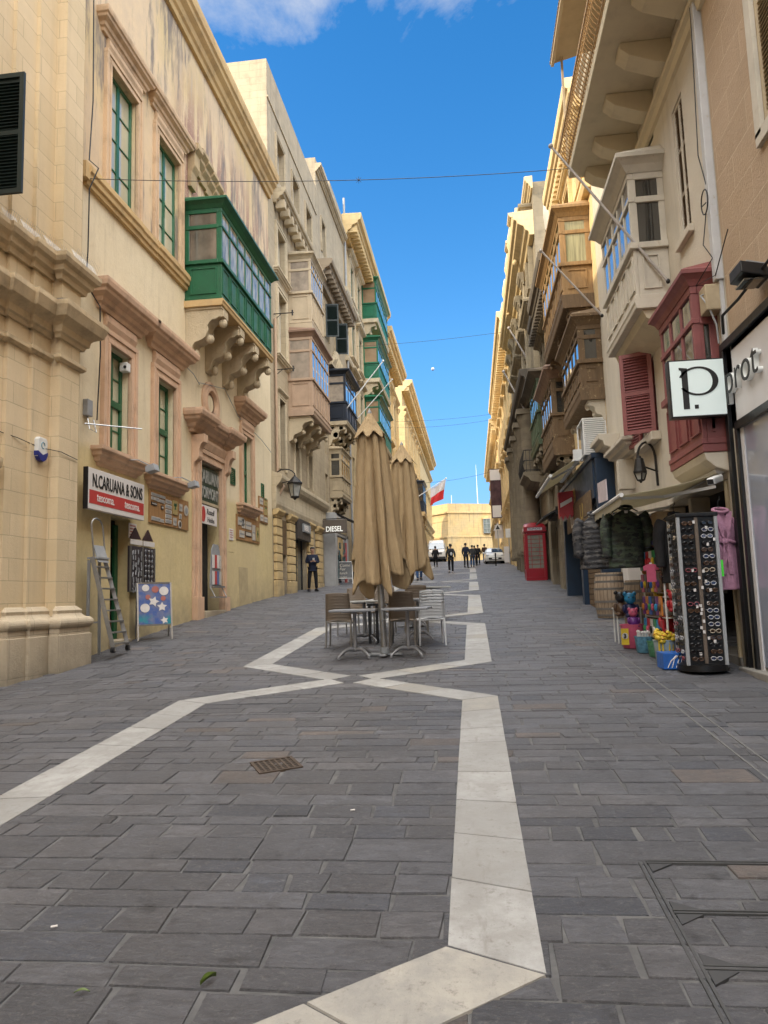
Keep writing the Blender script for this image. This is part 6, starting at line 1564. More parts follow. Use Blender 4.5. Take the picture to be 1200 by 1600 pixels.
def cover():
    T = thing('access_cover', 'metal-edged access covers inlaid with slate at the lower right', 'access cover', (1.2, 3.4, gz(1.2,3.4))); m = MB(); z = .008
    def strip(x0, x1, ya, yb): m.hexa([(x0,ya,gz(x0,ya)-.02),(x1,ya,gz(x1,ya)-.02),(x1,yb,gz(x1,yb)-.02),(x0,yb,gz(x0,yb)-.02),(x0,ya,gz(x0,ya)+z),(x1,ya,gz(x1,ya)+z),(x1,yb,gz(x1,yb)+z),(x0,yb,gz(x0,yb)+z)])
    for x in (.77, .795): strip(x, x+.012, 2.3, 4.04)
    for y in (4.03, 3.52, 3.09, 2.6):
        for d_ in (0, .024): strip(.81, 2.0, y+d_, y+d_+.012)
    m.build('frame', plain('worn_steel_edge', (.10,.10,.10), .5, .5, scale=20), T)
    cpm = plain('dark_corner_plate', (.07,.07,.072), .5, .3)
    for (xa, ya, xb, yb, xc, yc) in ((.815,4.02,.93,4.02,.815,3.93),(.815,3.55,.94,3.55,.815,3.63),(.815,3.51,.93,3.51,.815,3.42),(.815,3.12,.94,3.12,.815,3.20),(.815,3.08,.93,3.08,.815,2.99)):
        m = MB(); m.prism([(xa,ya),(xb,yb),(xc,yc)], lambda u, v, t: (u, v, gz(u,v)+t), -.01, .0075); m.build('corner_plate', cpm, T)
    T = thing('channel_drain', 'narrow slot drain, two pale lines running up the right side of the street', 'drain', (1.95, 7, gz(1.95,7))); m = MB()
    for x in (1.90, 2.04): 
        y = 3.9
        while y < 15: m.hexa([(x,y,gz(x,y)-.01),(x+.014,y,gz(x,y)-.01),(x+.014,y+.8,gz(x,y+.8)-.01),(x,y+.8,gz(x,y+.8)-.01),(x,y,gz(x,y)+.007),(x+.014,y,gz(x,y)+.007),(x+.014,y+.8,gz(x,y+.8)+.007),(x,y+.8,gz(x,y+.8)+.007)]); y += .81
    m.build('edging', plain('pale_mortar_line', (.17,.167,.16), .8, scale=9), T)
cover()
def leaf(x, y, L, a, label, curl, cat='leaf', col=None):
    m = MB(); d = Vector((math.cos(a), math.sin(a), 0)); s = Vector((-d.y, d.x, 0)); c = Vector((x, y, gz(x, y)+.008))
    m.sheet(lambda u, v: c+d*((u-.5)*L)+s*((v-.5)*L*.32*math.sin(PI*min(.97,max(.06,u))))+Vector((0,0,curl*(abs(v-.5)*2)**2+.004+.01*math.sin(PI*u)+.066*d.y*(u-.5)*L)), 10, 6)
    o = m.build('fallen_leaf', M_leaf, loc=(x, y, gz(x,y)), smooth=60); tag(o, label, cat)
M_leaf = plain('leaf_green', (.10,.15,.025), .5, scale=30)
leaf(-1.08, 2.91, .075, 1.0, 'bright green curled leaf lying near the white band', .016)
leaf(-1.54, 2.81, .06, .2, 'small flat green leaf left of the curled leaf', .004)
def litter(x, y, label, name='cigarette_end'):
    m = MB(); m.tube([(x,y,gz(x,y)+.010),(x+.025,y+.012,gz(x,y)+.011)], .005, 6); tag(m.build(name, M_sgn_w, loc=(x,y,gz(x,y))), label, 'litter')
litter(-1.95, 3.28, 'white cigarette end on the slate at the far left front'); litter(-.83, 4.75, 'tiny white scrap on the paving left of the long white band')

# ---- telephone box
def phone_box():
    x, y = 2.80, 33.4; z = gz(x, y); T = thing('telephone_box', 'red cast iron telephone box against the baroque palace', 'telephone box', (x, y, z)); m = MB(); h = .46
    Z = lambda a: z+a
    m.box(x-h, x+h, y-h, y+h, Z(-.15), Z(.12))
    for sx in (-1, 1):
        for sy in (-1, 1): cx, cy = x+sx*(h-.06), y+sy*(h-.06); m.box(cx-.06, cx+.06, cy-.06, cy+.06, Z(.12), Z(2.05))
    for a in (0, 1):
        for s_ in (-1, 1):
            for z0, z1 in ((.12,.5),(1.98,2.08)):
                if a: m.box(x-h+.12, x+h-.12, *sorted((y+s_*(h-.02), y+s_*(h-.08))), Z(z0), Z(z1))
                else: m.box(*sorted((x+s_*(h-.02), x+s_*(h-.08))), y-h+.12, y+h-.12, Z(z0), Z(z1))
    m.box(x-h-.02, x+h+.02, y-h-.02, y+h+.02, Z(2.08), Z(2.34)); m.box(x-h-.05, x+h+.05, y-h-.05, y+h+.05, Z(2.13), Z(2.16))
    m.build('frame', M_boxred, T, bev=.01)
    m = MB()
    def dome(u, v):
        X, Y = (u-.5)*2, (v-.5)*2; return (x+X*(h+.03), y+Y*(h+.03), Z(2.34)+.22*math.sqrt(max(0, (1-X**2*.62)*(1-Y**2*.62)-.14))*1.1*(1 if max(abs(X),abs(Y)) < .999 else 0))
    m.sheet(dome, 16, 16); m.box(x-h-.03, x+h+.03, y-h-.03, y+h+.03, Z(2.31), Z(2.345)); m.build('domed_roof', M_boxred, T, smooth=50)
    for (dx, dy, nm) in ((0,-1,'door'),(-1,0,'side_window'),(1,0,'side_window'),(0,1,'back_panel')):
        m = MB(); g = MB()
        def Q(mb, a0, a1, z0, z1, d0, d1):
            if dy: mb.box(x+a0, x+a1, *sorted((y+dy*d0, y+dy*d1)), Z(z0), Z(z1))
            else: mb.box(*sorted((x+dx*d0, x+dx*d1)), y+a0, y+a1, Z(z0), Z(z1))
        for a in (-.34, -.19, .17, .32): Q(m, a, a+.02, .5, 1.98, h-.075, h-.03)
        for k in range(9): Q(m, -.34, .34, .5+k*.184-.008, .5+k*.184+.012, h-.07, h-.034)
        o = m.build(nm, M_boxred, T); Q(g, -.34, .34, .5, 1.98, h-.056, h-.05); g.build('pane', M_boxglass, o)
        s = MB(); Q(s, -.32, .32, 2.18, 2.30, h+.02, h+.026); sg = s.build('sign_panel', M_lit2, T)
    text('TELEPHONE', 'lettering', .12, M_ink, T, frame_mat((x-.30, y-h-.028, z+2.205), (1,0,0), (0,0,1)), sx=.86, bold=.002)
    m = MB(); m.box(x-.15, x+.12, y+.1, y+.25, Z(.9), Z(1.6)); m.build('telephone', M_gplas, T)
M_boxred = plain('telephone_box_red', (.27,.006,.014), .35, scale=2, var=.2, coat=.3); M_boxglass = glassy('phone_box_glass', (.24,.24,.20), .06, .3, 3); M_lit2 = plain('opal_sign', (.60,.55,.60), .4)
phone_box()

# ---- barrels and shop front clutter
def barrel(x, y, h, r, label, first=None):
    if first: return dup(first, (x, y, gz(x,y)), .7, label)
    T = local(thing('wooden_barrel', label, 'barrel', (x, y, gz(x,y)), .0001, 'wooden barrels outside the shops'))
    m = MB(); n = 26
    prof = [(r*(.80+.20*math.sin(PI*(.08+.84*i/12))), h*i/12) for i in range(13)]; m.lathe(prof, (0,0,0), n); m.build('staves', M_barrel, T, smooth=35)
    for zz in (.06, .2, .36, .64, .8, .94):
        rr = r*(.80+.20*math.sin(PI*(.08+.84*zz)))+.004; m = MB(); m.lathe([(rr-.006,h*zz-.022),(rr,h*zz-.022),(rr+.002,h*zz+.022),(rr-.006,h*zz+.022)], (0,0,0), n); m.build('hoop', M_hoop, T, smooth=35)
    m = MB(); m.lathe([(.01,h-.03),(r*.82,h-.03),(r*.82,h-.028)], (0,0,0), n); m.build('lid', M_barrel, T)
    return T
def barrel_mat():
    m, nt, b = newmat('barrel_oak'); oc = objco(nt); s = N(nt, 'ShaderNodeSeparateXYZ'); nt.links.new(oc, s.inputs[0])
    ang = math_(nt, 'MULTIPLY', math_(nt, 'ARCTAN2', s.outputs[1], s.outputs[0]), 26/(2*PI)); fr = math_(nt, 'FRACT', ang)
    gap = ramp(nt, math_(nt, 'ABSOLUTE', math_(nt, 'SUBTRACT', fr, .5)), .44, .48)
    n = noise(nt, mapv(nt, oc, (9,9,1.2)), 2, 6, .65)
    c = mixc(nt, ramp(nt, n, .3, .7), (.34,.26,.18), (.20,.145,.10)); c = mixc(nt, gap, c, (.03,.02,.015))
    nt.links.new(c, b.inputs['Base Color']); b.inputs['Roughness'].default_value = .7; bump(nt, b, n, .3, .01); return m
M_barrel = barrel_mat(); M_hoop = plain('barrel_hoop', (.20,.19,.18), .5, .5, scale=12)
b1 = barrel(2.90, 16.25, .95, .34, 'dark oak barrel farther up, below the camouflage jackets')
barrel(2.86, 13.0, .95, .34, 'pale oak barrel behind the toys, half hidden by the hanging toys', b1)
gp = gz(2.9,13.8)
m = MB(); m.hexa([(2.78,13.6,gp),(3.12,13.6,gp),(3.12,14.0,gp),(2.78,14.0,gp),(2.74,13.55,gp+1.28),(3.16,13.55,gp+1.28),(3.16,14.05,gp+1.28),(2.74,14.05,gp+1.28)])
tag(m.build('display_plinth', M_sgn_w, loc=(2.95,13.8,gp), bev=.02), 'white tapered display plinth standing between the barrels', 'plinth')

# garments ---------------------------------------------------------
def camo(name, a, b_, c_):
    m, nt, b = newmat(name); p = mapv(nt, pos(nt), (1,1,1.9)); n1 = noise(nt, p, 7, 3, .5); n2 = noise(nt, mapv(nt, p, (1,1,1), (4,5,6)), 9, 3, .5)
    c = mixc(nt, ramp(nt, n1, .50, .53), a, b_); c = mixc(nt, ramp(nt, n2, .55, .58), c, c_)
    nt.links.new(c, b.inputs['Base Color']); b.inputs['Roughness'].default_value = .7; bump(nt, b, noise(nt, p, 10, 4, .6), .5, .03); return m
M_camo1 = camo('camouflage_green', (.022,.03,.022), (.045,.065,.04), (.008,.010,.010)); M_camo2 = camo('camouflage_grey', (.028,.028,.032), (.085,.08,.078), (.008,.008,.011))
def garment(name, label, cat, x, y, ztop, w, h, mat, flare=1.0, sleeve=.55, ang=0, quilt=0, belt=False, open_v=0., extra=None, seed=1):
    """hanging jacket or robe facing the street corner; own axes: across u, outward -v"""
    T = thing(name, label, cat, (x, y, ztop-h)); r = random.Random(seed); ca, sa = math.cos(ang), math.sin(ang)
    def W(u, v, z): return (x+u*ca-v*sa, y+u*sa+v*ca, z)
    def body(a_, b_):
        t = a_; ph = b_*2*PI; zz = ztop-.06-t*(h-.06)
        sh = min(1, .34+t*4.2) if t < .16 else 1
        wd = w/2*sh*(1+(flare-1)*t); 
        if belt: wd *= 1-.20*math.exp(-((t-.42)/.10)**2)
        dp = .12*(.55+.45*min(1, t*5))*(1+.35*t*(flare-.6))
        fold = 1+.07*math.sin(ph*7+seed)*min(1, max(0,t-.2)*2)
        q = quilt*abs(math.sin(t*h/.085*PI)) if quilt else 0
        return W((wd*fold+q)*math.cos(ph), (dp*fold+q)*math.sin(ph), zz+.025*math.cos(ph)**2*(-1 if t < .1 else 0)-(open_v*.25 if False else 0))
    m = MB(); m.sheet(body, 44, 40, wrap=True); o = m.build('body', mat, T, smooth=70); o.modifiers.new('t','SOLIDIFY').thickness = .008
    for s_ in (-1, 1):
        n = 16; pts = []; rs = []
        for i in range(n+1):
            t = i/n; pts.append(W(s_*(w/2*.86+.10*t**.6+.02*math.sin(t*5)), -.02-.05*t, ztop-.13-t*sleeve)); rs.append((.085-.022*t)+(quilt*abs(math.sin(t*sleeve/.085*PI))))
        m = MB(); m.tube(pts, rs, 12); m.build('sleeve', mat, T, smooth=70)
    m = MB(); m.tube([W(.09*math.cos(q), -.05+.06*math.sin(q), ztop-.03+.03*math.sin(q)) for q in [i*PI/8 for i in range(17)]], .022, 7); m.build('collar', mat, T, smooth=60)
    m = MB(); m.tube([W(-w*.36,0,ztop-.09), W(0,0,ztop+.02), W(w*.36,0,ztop-.09)], .010, 6); m.tube([W(0,0,ztop+.02), W(0,0,ztop+.09), W(.03,0,ztop+.12), W(.02,0,ztop+.15)], .005, 5); m.build('hanger', M_blk, T)
    if belt:
        m = MB(); zb = ztop-.42*h; m.tube([W(w/2*.86*math.cos(q), .135*math.sin(q), zb+.012*math.sin(3*q)) for q in [i*2*PI/24 for i in range(24)]], .026, 7, closed=True)
        m.ball(W(-.02,-.15,zb), .045, 9, 7, (1.2,.7,.9))
        for q in (-1, 1): m.sheet(lambda u, v, q=q: W(-.02+q*.05*u+(v-.5)*.05, -.165-.012*math.sin(u*4), zb-.40*u), 8, 2)
        m.build('belt', mat, T, smooth=60)
        m = MB()
        for q in (-1, 1): m.sheet(lambda u, v, q=q: W(q*(.085*(1-u))+(v-.5)*.075*(1 if u < .9 else .6), -.095-.045*min(1,u*2), ztop-.05-.36*h*u), 10, 3)
        m.build('shawl_collar', mat, T, smooth=60)
    if extra: extra(T, W)
    return T
def tagcard(T, W):
    m = MB(); q = [W(-.035,-.10,2.80),W(.035,-.10,2.80),W(.022,-.10,2.72),W(-.022,-.10,2.72)]; n = len(m.v); m.v += q; m.face((0,1,2,3)); m.build('white_label', M_sgn_w, T)
garment('hanging_jacket', 'green camouflage jacket with a white neck label hanging from the awning', 'jacket', 2.28, 11.2, 2.84, .52, .92, M_camo1, 1.05, .62, 0, .012, seed=2, extra=tagcard)
garment('hanging_jacket', 'grey camouflage quilted jacket hanging left of the green one', 'jacket', 1.98, 12.05, 2.86, .46, .92, M_camo2, 1.05, .60, -.3, .018, seed=5)
garment('hanging_robe', 'pink belted bathrobe hanging by the store corner', 'bathrobe', 3.10, 9.62, 2.58, .36, 1.02, plain('pink_towelling', (.46,.235,.33), .95, scale=22, var=.3, spec=.1, bmp=.5), 1.12, .52, .12, 0, belt=True, seed=4)
garment('hanging_jacket', 'dark hooded top hanging behind the sunglasses stand', 'jacket', 2.75, 10.35, 2.62, .42, .95, plain('black_fleece', (.015,.014,.016), .9, scale=9), 1.05, .6, .2, 0, seed=9)

# sunglasses stand -------------------------------------------------
def rack():
    x0, x1, ya, yb = 2.49, 2.97, 9.28, 9.74; z = gz(2.7, 9.5); T = thing('sunglasses_stand', 'tall black revolving stand packed with sunglasses in front of the shop', 'display stand', (2.73, 9.5, z))
    m = MB(); m.lathe([(.24,.0),(.29,.02),(.29,.09),(.2,.11)], (2.73,9.51,z+.01), 24); m.build('base', M_blk, T, smooth=40)
    m = MB(); m.box(x0+.03, x1-.03, ya+.03, yb-.03, z+.1, z+1.90); m.build('core', M_blk, T)
    m = MB(); m.box(x0-.01, x1+.01, ya-.01, yb+.01, z+1.88, z+1.93); m.build('top_plate', M_blk, T, bev=.01)
    for px, py, mt in ((x0,ya,M_gpost),(x1-.04,ya,M_gpost),(x0,yb-.04,M_gpost),(x1-.04,yb-.04,M_gpost)):
        m = MB(); m.box(px, px+.04, py, py+.04, z+.1, z+1.885); m.build('corner_post', mt, T, bev=.005)
    m = MB(); m.box(2.70, 2.74, ya+.008, ya+.028, z+.12, z+1.87); m.build('middle_strip', plain('brown_strip', (.16,.12,.09), .6), T)
    def pair(col, lens, name_i):
        P_ = local(thing('sunglasses', 'x', 'sunglasses', (0,0,0), .0001, 'sunglasses on the revolving stand')); m = MB(); g = MB()
        for s_ in (-1, 1):
            m.tube([(s_*.036+.028*math.cos(a), -.012+.003*abs(math.cos(a)), .022*math.sin(a)) for a in [i*2*PI/12 for i in range(12)]], .0048, 4, closed=True)
            g.lathe([(.001,-.011),(.027,-.011),(.027,-.009),(.001,-.009)], (s_*.036,0,0), 10, sy=.8, axis='y'); m.tube([(s_*.066,-.01,.008),(s_*.068,.05,.004)], .003, 4)
        m.tube([(-.010,-.013,.006),(0,-.016,.009),(.010,-.013,.006)], .0035, 4)
        f = m.build('frame', col, P_); g.build('lens', lens, P_); return P_
    def mt(n, c, ro=.25): return plain(n, c, ro, scale=40)
    L1 = mt('dark_lens', (.012,.010,.012), .05); L2 = mt('brown_lens', (.05,.03,.02), .05); L3 = mt('blue_lens', (.03,.04,.09), .05)
    prot = [pair(mt('black_frame_gloss', (.012,.012,.013)), L1, 0), pair(mt('tortoise_frame', (.09,.045,.025)), L2, 1), pair(mt('silver_frame', (.5,.5,.52), .3), L3, 2), pair(mt('cream_frame', (.50,.42,.32)), L2, 3), pair(mt('pink_frame', (.30,.08,.10)), L1, 4)]
    nm = ['black framed sunglasses on the revolving stand', 'tortoiseshell sunglasses on the revolving stand', 'silver framed sunglasses on the revolving stand', 'cream framed sunglasses on the revolving stand', 'pinkish framed sunglasses on the revolving stand']
    for p_, q in zip(prot, nm): p_['label'] = q
    usedp = set(); r = random.Random(12)
    for col in range(4):
        for k in range(21):
            i = r.choices(range(5), (9,5,3,2,1))[0]; zz = z+1.80-k*.081
            if col < 2: loc = (2.61+.225*col+r.uniform(-.012,.012), ya+.0, zz); rz = r.uniform(-.12,.12)
            else: loc = (x0-.0, 9.40+.21*(col-2)+r.uniform(-.01,.01), zz); rz = -PI/2+r.uniform(-.12,.12)
            o = prot[i] if i not in usedp else dup(prot[i]); usedp.add(i); o.location = loc; o.rotation_euler.z = rz; o.rotation_euler.x = r.uniform(-.12,.12)
    for k in range(22):
        m = MB(); zz = z+.2+r.random()*1.6; xx = 2.56+r.random()*.34; m.box(xx, xx+.028, ya-.016, ya-.013, zz, zz+.036); m.build('price_ticket', M_sgn_w, T)
M_gpost = plain('pale_grey_post', (.36,.37,.38), .5, scale=5, var=.15)
rack()

# toys and buckets -------------------------------------------------
TOY = {k: plain('toy_'+k, c, .4, scale=12, var=.25) for k, c in dict(red=(.42,.02,.03), pink=(.55,.10,.18), blue=(.02,.12,.45), sky=(.03,.28,.55), yellow=(.65,.45,.03), orange=(.55,.20,.04), green=(.03,.25,.09), navy=(.015,.02,.09), purple=(.14,.03,.20), white=(.6,.58,.56), brown=(.10,.055,.03), black=(.015,.014,.016)).items()}
def bucket(name, label, x, y, r, h, mat, n=22, rim=None):
    z = gz(x, y)+.006; T = thing(name, label, 'bucket', (x, y, z)); m = MB(); m.lathe([(r*.8,0),(r*.84,.01),(r,h),(r*1.04,h),(r*1.04,h+.015),(r*.95,h+.012),(r*.8,.03),(.01,.03)], (x,y,z), n); m.build('pail', mat, T, smooth=35); return T, z
T_, z_ = bucket('toy_bucket', 'big pink bucket with a 3 on a white card', 2.36, 11.65, .17, .34, TOY['pink'])
m = MB(); m.box(2.16, 2.27, 11.46, 11.466, z_+.06, z_+.30); m.build('card', TOY['yellow'], T_); m = MB(); m.lathe([(.001,0),(.045,0),(.045,.003),(.001,.003)], (2.215,11.452,z_+.19), 16, axis='y'); m.build('white_disc', TOY['white'], T_)
text('3', 'lettering', .09, M_ink, T_, frame_mat((2.19, 11.448, z_+.16), (1,0,0), (0,0,1)), bold=.004)
T_, z_ = bucket('toy_bucket', 'pale blue bucket full of white handled toys', 2.43, 11.15, .145, .22, plain('pale_blue_print', (.12,.30,.42), .4, scale=20, var=.7))
def filler(group, label, name, xs, build_one, cat):
    proto = None
    for i, (x, y, z, rz) in enumerate(xs):
        if proto is None: proto = build_one(); o = proto
        else: o = dup(proto)
        o.location = (x, y, z); o.rotation_euler.z = rz; o['label'] = label; o['group'] = group
r_ = random.Random(9)
def wand(): 
    m = MB(); m.tube([(0,0,0),(.01,.0,.16)], .016, 7); m.ball((.012,0,.18), .024, 8, 6); o = m.build('bubble_wand', TOY['white'], smooth=40); return tag(o, 'x', 'toy')
filler('white handled toys in the blue bucket', 'white handled toy standing in the pale blue bucket', 'bubble_wand', [(2.43+r_.uniform(-.1,.1), 11.15+r_.uniform(-.1,.1), gz(2.43,11.15)+.10+r_.uniform(0,.03), r_.uniform(0,6)) for _ in range(12)], wand, 'toy')
bucket('toy_bucket', 'green patterned bucket between the blue bucket and the yellow toys', 2.50, 10.75, .13, .2, plain('green_print', (.10,.30,.16), .4, scale=24, var=.7))
def crate():
    x0, x1, ya, yb = 2.30, 2.62, 9.62, 9.95; z = gz(2.45,9.8)+.006; T = thing('toy_box', 'blue cardboard toy box with white print on the paving', 'box', (2.45, 9.8, z)); m = MB()
    m.box(x0, x1, ya, yb, z, z+.20); m.build('carton', TOY['blue'], T, bev=.006); m = MB()
    for k in range(5): m.tube([(x0+.05+.05*k,ya-.003,z+.02),(x0+.09+.045*k,ya-.003,z+.10+.03*(k%2)),(x0+.16+.03*k,ya-.003,z+.17)], .006, 4)
    m.build('white_print', M_sgn_w, T)
    T2, z2 = bucket('toy_tub', 'clear tub of yellow rubber duck toys standing behind the blue box', 2.46, 10.12, .15, .30, plain('clear_tub', (.30,.36,.36), .2, scale=6))
    def duck():
        P_ = local(thing('duck_toy', 'x', 'toy', (0,0,0), .0001)); m = MB(); m.ball((0,0,0), .042, 9, 7, (1.25,1,.85)); m.ball((.03,0,.04), .028, 9, 7); m.tube([(0,0,-.2),(0,0,0)], .012, 6); b = m.build('body', TOY['yellow'], P_, smooth=50)
        m = MB(); m.ball((.06,0,.036), .014, 7, 5, (1.3,1,.6)); m.build('beak', TOY['orange'], P_); return P_
    filler('yellow duck toys in the clear tub', 'yellow duck toy on a stick in the clear tub', 'duck_toy', [(2.46+r_.uniform(-.11,.11), 10.10+r_.uniform(-.12,.1), gz(2.46,10.1)+.30+r_.uniform(0,.10), r_.uniform(3.5,5.5)) for _ in range(14)], duck, 'toy')
crate()
def stool():
    x, y = 2.42, 12.25; z = gz(x, y); T = thing('display_stool', 'white wire stool holding toys behind the pink bucket', 'stool', (x,y,z)); m = MB(); m.box(x-.2, x+.2, y-.17, y+.17, z+.54, z+.56); m.build('top', M_wplas, T)
    for sx in (-1,1):
        for sy in (-1,1): m = MB(); m.tube([(x+sx*.18,y+sy*.15,z),(x+sx*.18,y+sy*.15,z+.54)], .012, 6); m.build('leg', M_wplas, T)
stool()
def plush(name, label, x, y, z, s, c1, c2, seed=0):
    r = random.Random(seed); T = thing(name, label, 'soft toy', (x, y, z)); m = MB(); m.ball((x,y,z+.09*s), .09*s, 10, 8, (1,.85,1.1)); 
    for sx in (-1, 1): m.ball((x+sx*.08*s,y-.03*s,z+.11*s), .035*s, 8, 6, (.8,.8,1.6)); m.ball((x+sx*.05*s,y-.07*s,z+.02*s), .04*s, 8, 6, (.9,1.3,.8))
    m.build('body', c1, T, smooth=60); m = MB(); m.ball((x,y-.01*s,z+.24*s), .075*s, 10, 8)
    for sx in (-1, 1): m.ball((x+sx*.06*s,y,z+.30*s), .028*s, 8, 6)
    h = m.build('head', c2, T, smooth=60)
    for sx in (-1, 1): m = MB(); m.ball((x+sx*.025*s,y-.075*s,z+.255*s), .010*s, 6, 5); m.build('eye', TOY['black'], h)
    return T
zb = gz(2.5, 11)
PL = [('red bodied soft toy with a grey head sitting in front of the sunglasses stand', 2.62, 10.55, zb+.33, 1.3, 'red', 'white'), ('blue soft toy with a shiny sky blue cap on the pile', 2.42, 11.95, zb+.50, 1.2, 'navy', 'sky'),
 ('brown soft toy with round ears beside the stool', 2.30, 12.05, zb+.52, 1.2, 'brown', 'black'), ('purple soft toy lying in the pink bucket', 2.38, 11.6, zb+.36, .9, 'purple', 'pink'), ('orange soft toy high in the shop entrance', 2.62, 11.5, zb+1.10, .9, 'orange', 'brown'),
 ('red soft toy hanging close to the stand', 2.62, 10.2, zb+.62, .9, 'red', 'red'), ('yellow and blue soft toy on the middle shelf', 2.60, 10.9, zb+.62, .9, 'blue', 'yellow')]
for i, (lab, x, y, z, s, a, b_) in enumerate(PL): plush('soft_toy', lab, x, y, z, s, TOY[a], TOY[b_], i)
def toy_stand():
    T = thing('toy_stand', 'low wire stand crammed with hanging toys behind the buckets', 'display stand', (2.65, 11.2, zb)); m = MB()
    for x, y in ((2.55,10.3),(2.85,10.3),(2.55,11.5),(2.85,11.5)): m.tube([(x,y,zb-.05),(x,y,zb+1.5)], .014, 6)
    for k in range(5): zz = zb+.25+.28*k; m.tube([(2.55,10.3,zz),(2.85,10.3,zz),(2.85,11.5,zz),(2.55,11.5,zz)], .010, 5, closed=True)
    m.build('wire_frame', M_wplas, T)
    for k in range(4): m = MB(); m.box(2.56, 2.84, 10.32, 11.48, zb+.20+.33*k, zb+.215+.33*k); m.build('shelf', M_stonep, T)
toy_stand()
def pack(x, y, z, w, h, c, label, name='toy_pack', cat='toy'):
    T = thing(name, label, cat, (x,y,z)); m = MB(); m.box(x-.012, x+.012, y-w/2, y+w/2, z, z+h); o = m.build('card', c, T, bev=.004)
    m = MB(); m.ball((x-.02, y, z+h*.42), min(w,h)*.33, 8, 6, (.5,1,1.1)); m.build('toy_shape', TOY[r_.choice(list(TOY))], T, smooth=50)
names = list(TOY); k = 0
for row in range(4):
    for j in range(6):
        c = names[(row*5+j*3) % 12]; d = names[(row*3+j*7+2) % 12]
        pack(2.51, 10.42+.19*j, zb+.24+.32*row, .15, .26, TOY[c], f'{c} toy pack with shelf row {["lowest","second","third","top"][row]} and place {["nearest the stand","second from the stand","third from the stand","third from the barrel end","second from the barrel end","nearest the barrel"][j]}'.replace('pack with shelf row', 'card on the toy stand,').replace(' and place ', ' row, '))
        k += 1
for i, (x, y, z, c, lab) in enumerate(((2.40,10.35,zb+1.02,'pink','bright pink toy shirt clipped to the side of the sunglasses stand'),(2.98,9.40,zb+1.05,'green','vivid green toy pack hanging under the bathrobe sleeve'))):
    T = thing('toy_shirt' if i == 0 else 'toy_pack', lab, 'toy', (x,y,z)); m = MB(); F_ = lambda u, v, t: (u, t, v)
    m.prism([(x-.06,z),(x+.06,z),(x+.06,z+.16),(x+.10,z+.15),(x+.10,z+.21),(x+.04,z+.24),(x-.04,z+.24),(x-.10,z+.21),(x-.10,z+.15),(x-.06,z+.16)] if i == 0 else [(x-.05,z),(x+.05,z),(x+.05,z+.2),(x-.05,z+.2)], F_, y-.01, y+.01); m.build('body', TOY[c] if i == 0 else plain('vivid_green', (.08,.75,.05), .4, emit=.15), T); m = MB(); m.prism([(x-.015,z+.24),(x+.015,z+.24),(x+.015,z+.26),(x-.015,z+.26)], F_, y-.008, y+.008); m.build('hook', M_wplas, T)
def hat(x, y, z, c, lab):
    T = thing('sun_hat', lab, 'hat', (x,y,z)); m = MB(); m.lathe([(.16,0),(.165,.006),(.10,.014),(.098,.05),(.085,.10),(.03,.12),(.001,.121)], (x,y,z), 18); m.build('crown', c, T, smooth=50); m = MB(); m.lathe([(.101,.016),(.103,.018),(.102,.036),(.1,.038)], (x,y,z), 18); m.build('band', TOY['black'], T)
hat(2.62, 10.5, zb+1.52, TOY['black'], 'black sun hat on top of the toy stand'); hat(2.72, 10.82, zb+1.52, TOY['red'], 'red sun hat on the toy stand beside the black one'); hat(2.68, 11.1, zb+1.52, TOY['navy'], 'navy sun hat at the barrel end of the toy stand')
m = MB(); m.box(2.55, 2.80, 10.45, 10.75, 2.50, 2.66); o = m.build('cardboard_box', plain('cardboard', (.30,.20,.10), .8, scale=6), loc=(2.68,10.6,2.5), bev=.006); tag(o, 'brown cardboard box up under the awning behind the stand', 'box')
# ================================================================== PEOPLE, VEHICLES, POLES, CABLES
def skin(name, V, E, Rr, mat, parent, sub=2, M=None):
    me = bpy.data.meshes.new('skin_tmp'); me.from_pydata([tuple(M @ Vector(v)) if M else v for v in V], E, [])
    ob = bpy.data.objects.new('skin_tmp', me); COL.objects.link(ob)
    md = ob.modifiers.new('s', 'SKIN'); md.use_smooth_shade = True
    for i, r in enumerate(Rr):
        d_ = me.skin_vertices[0].data[i]; d_.radius = (r, r) if not isinstance(r, tuple) else r; d_.use_root = (i == 0)
    sb = ob.modifiers.new('u', 'SUBSURF'); sb.levels = sub; sb.render_levels = sub
    dg = bpy.context.evaluated_depsgraph_get(); m2 = bpy.data.meshes.new_from_object(ob.evaluated_get(dg)); bpy.data.objects.remove(ob)
    m2.name = name; m2.materials.clear(); m2.materials.append(mat); m2.polygons.foreach_set('use_smooth', [True]*len(m2.polygons))
    o = bpy.data.objects.new(name, m2); COL.objects.link(o); o.parent = parent; ORG[o.name] = Vector((0,0,0)); return o
SKIN = plain('skin_tone', (.42,.24,.16), .55, scale=12, var=.12)
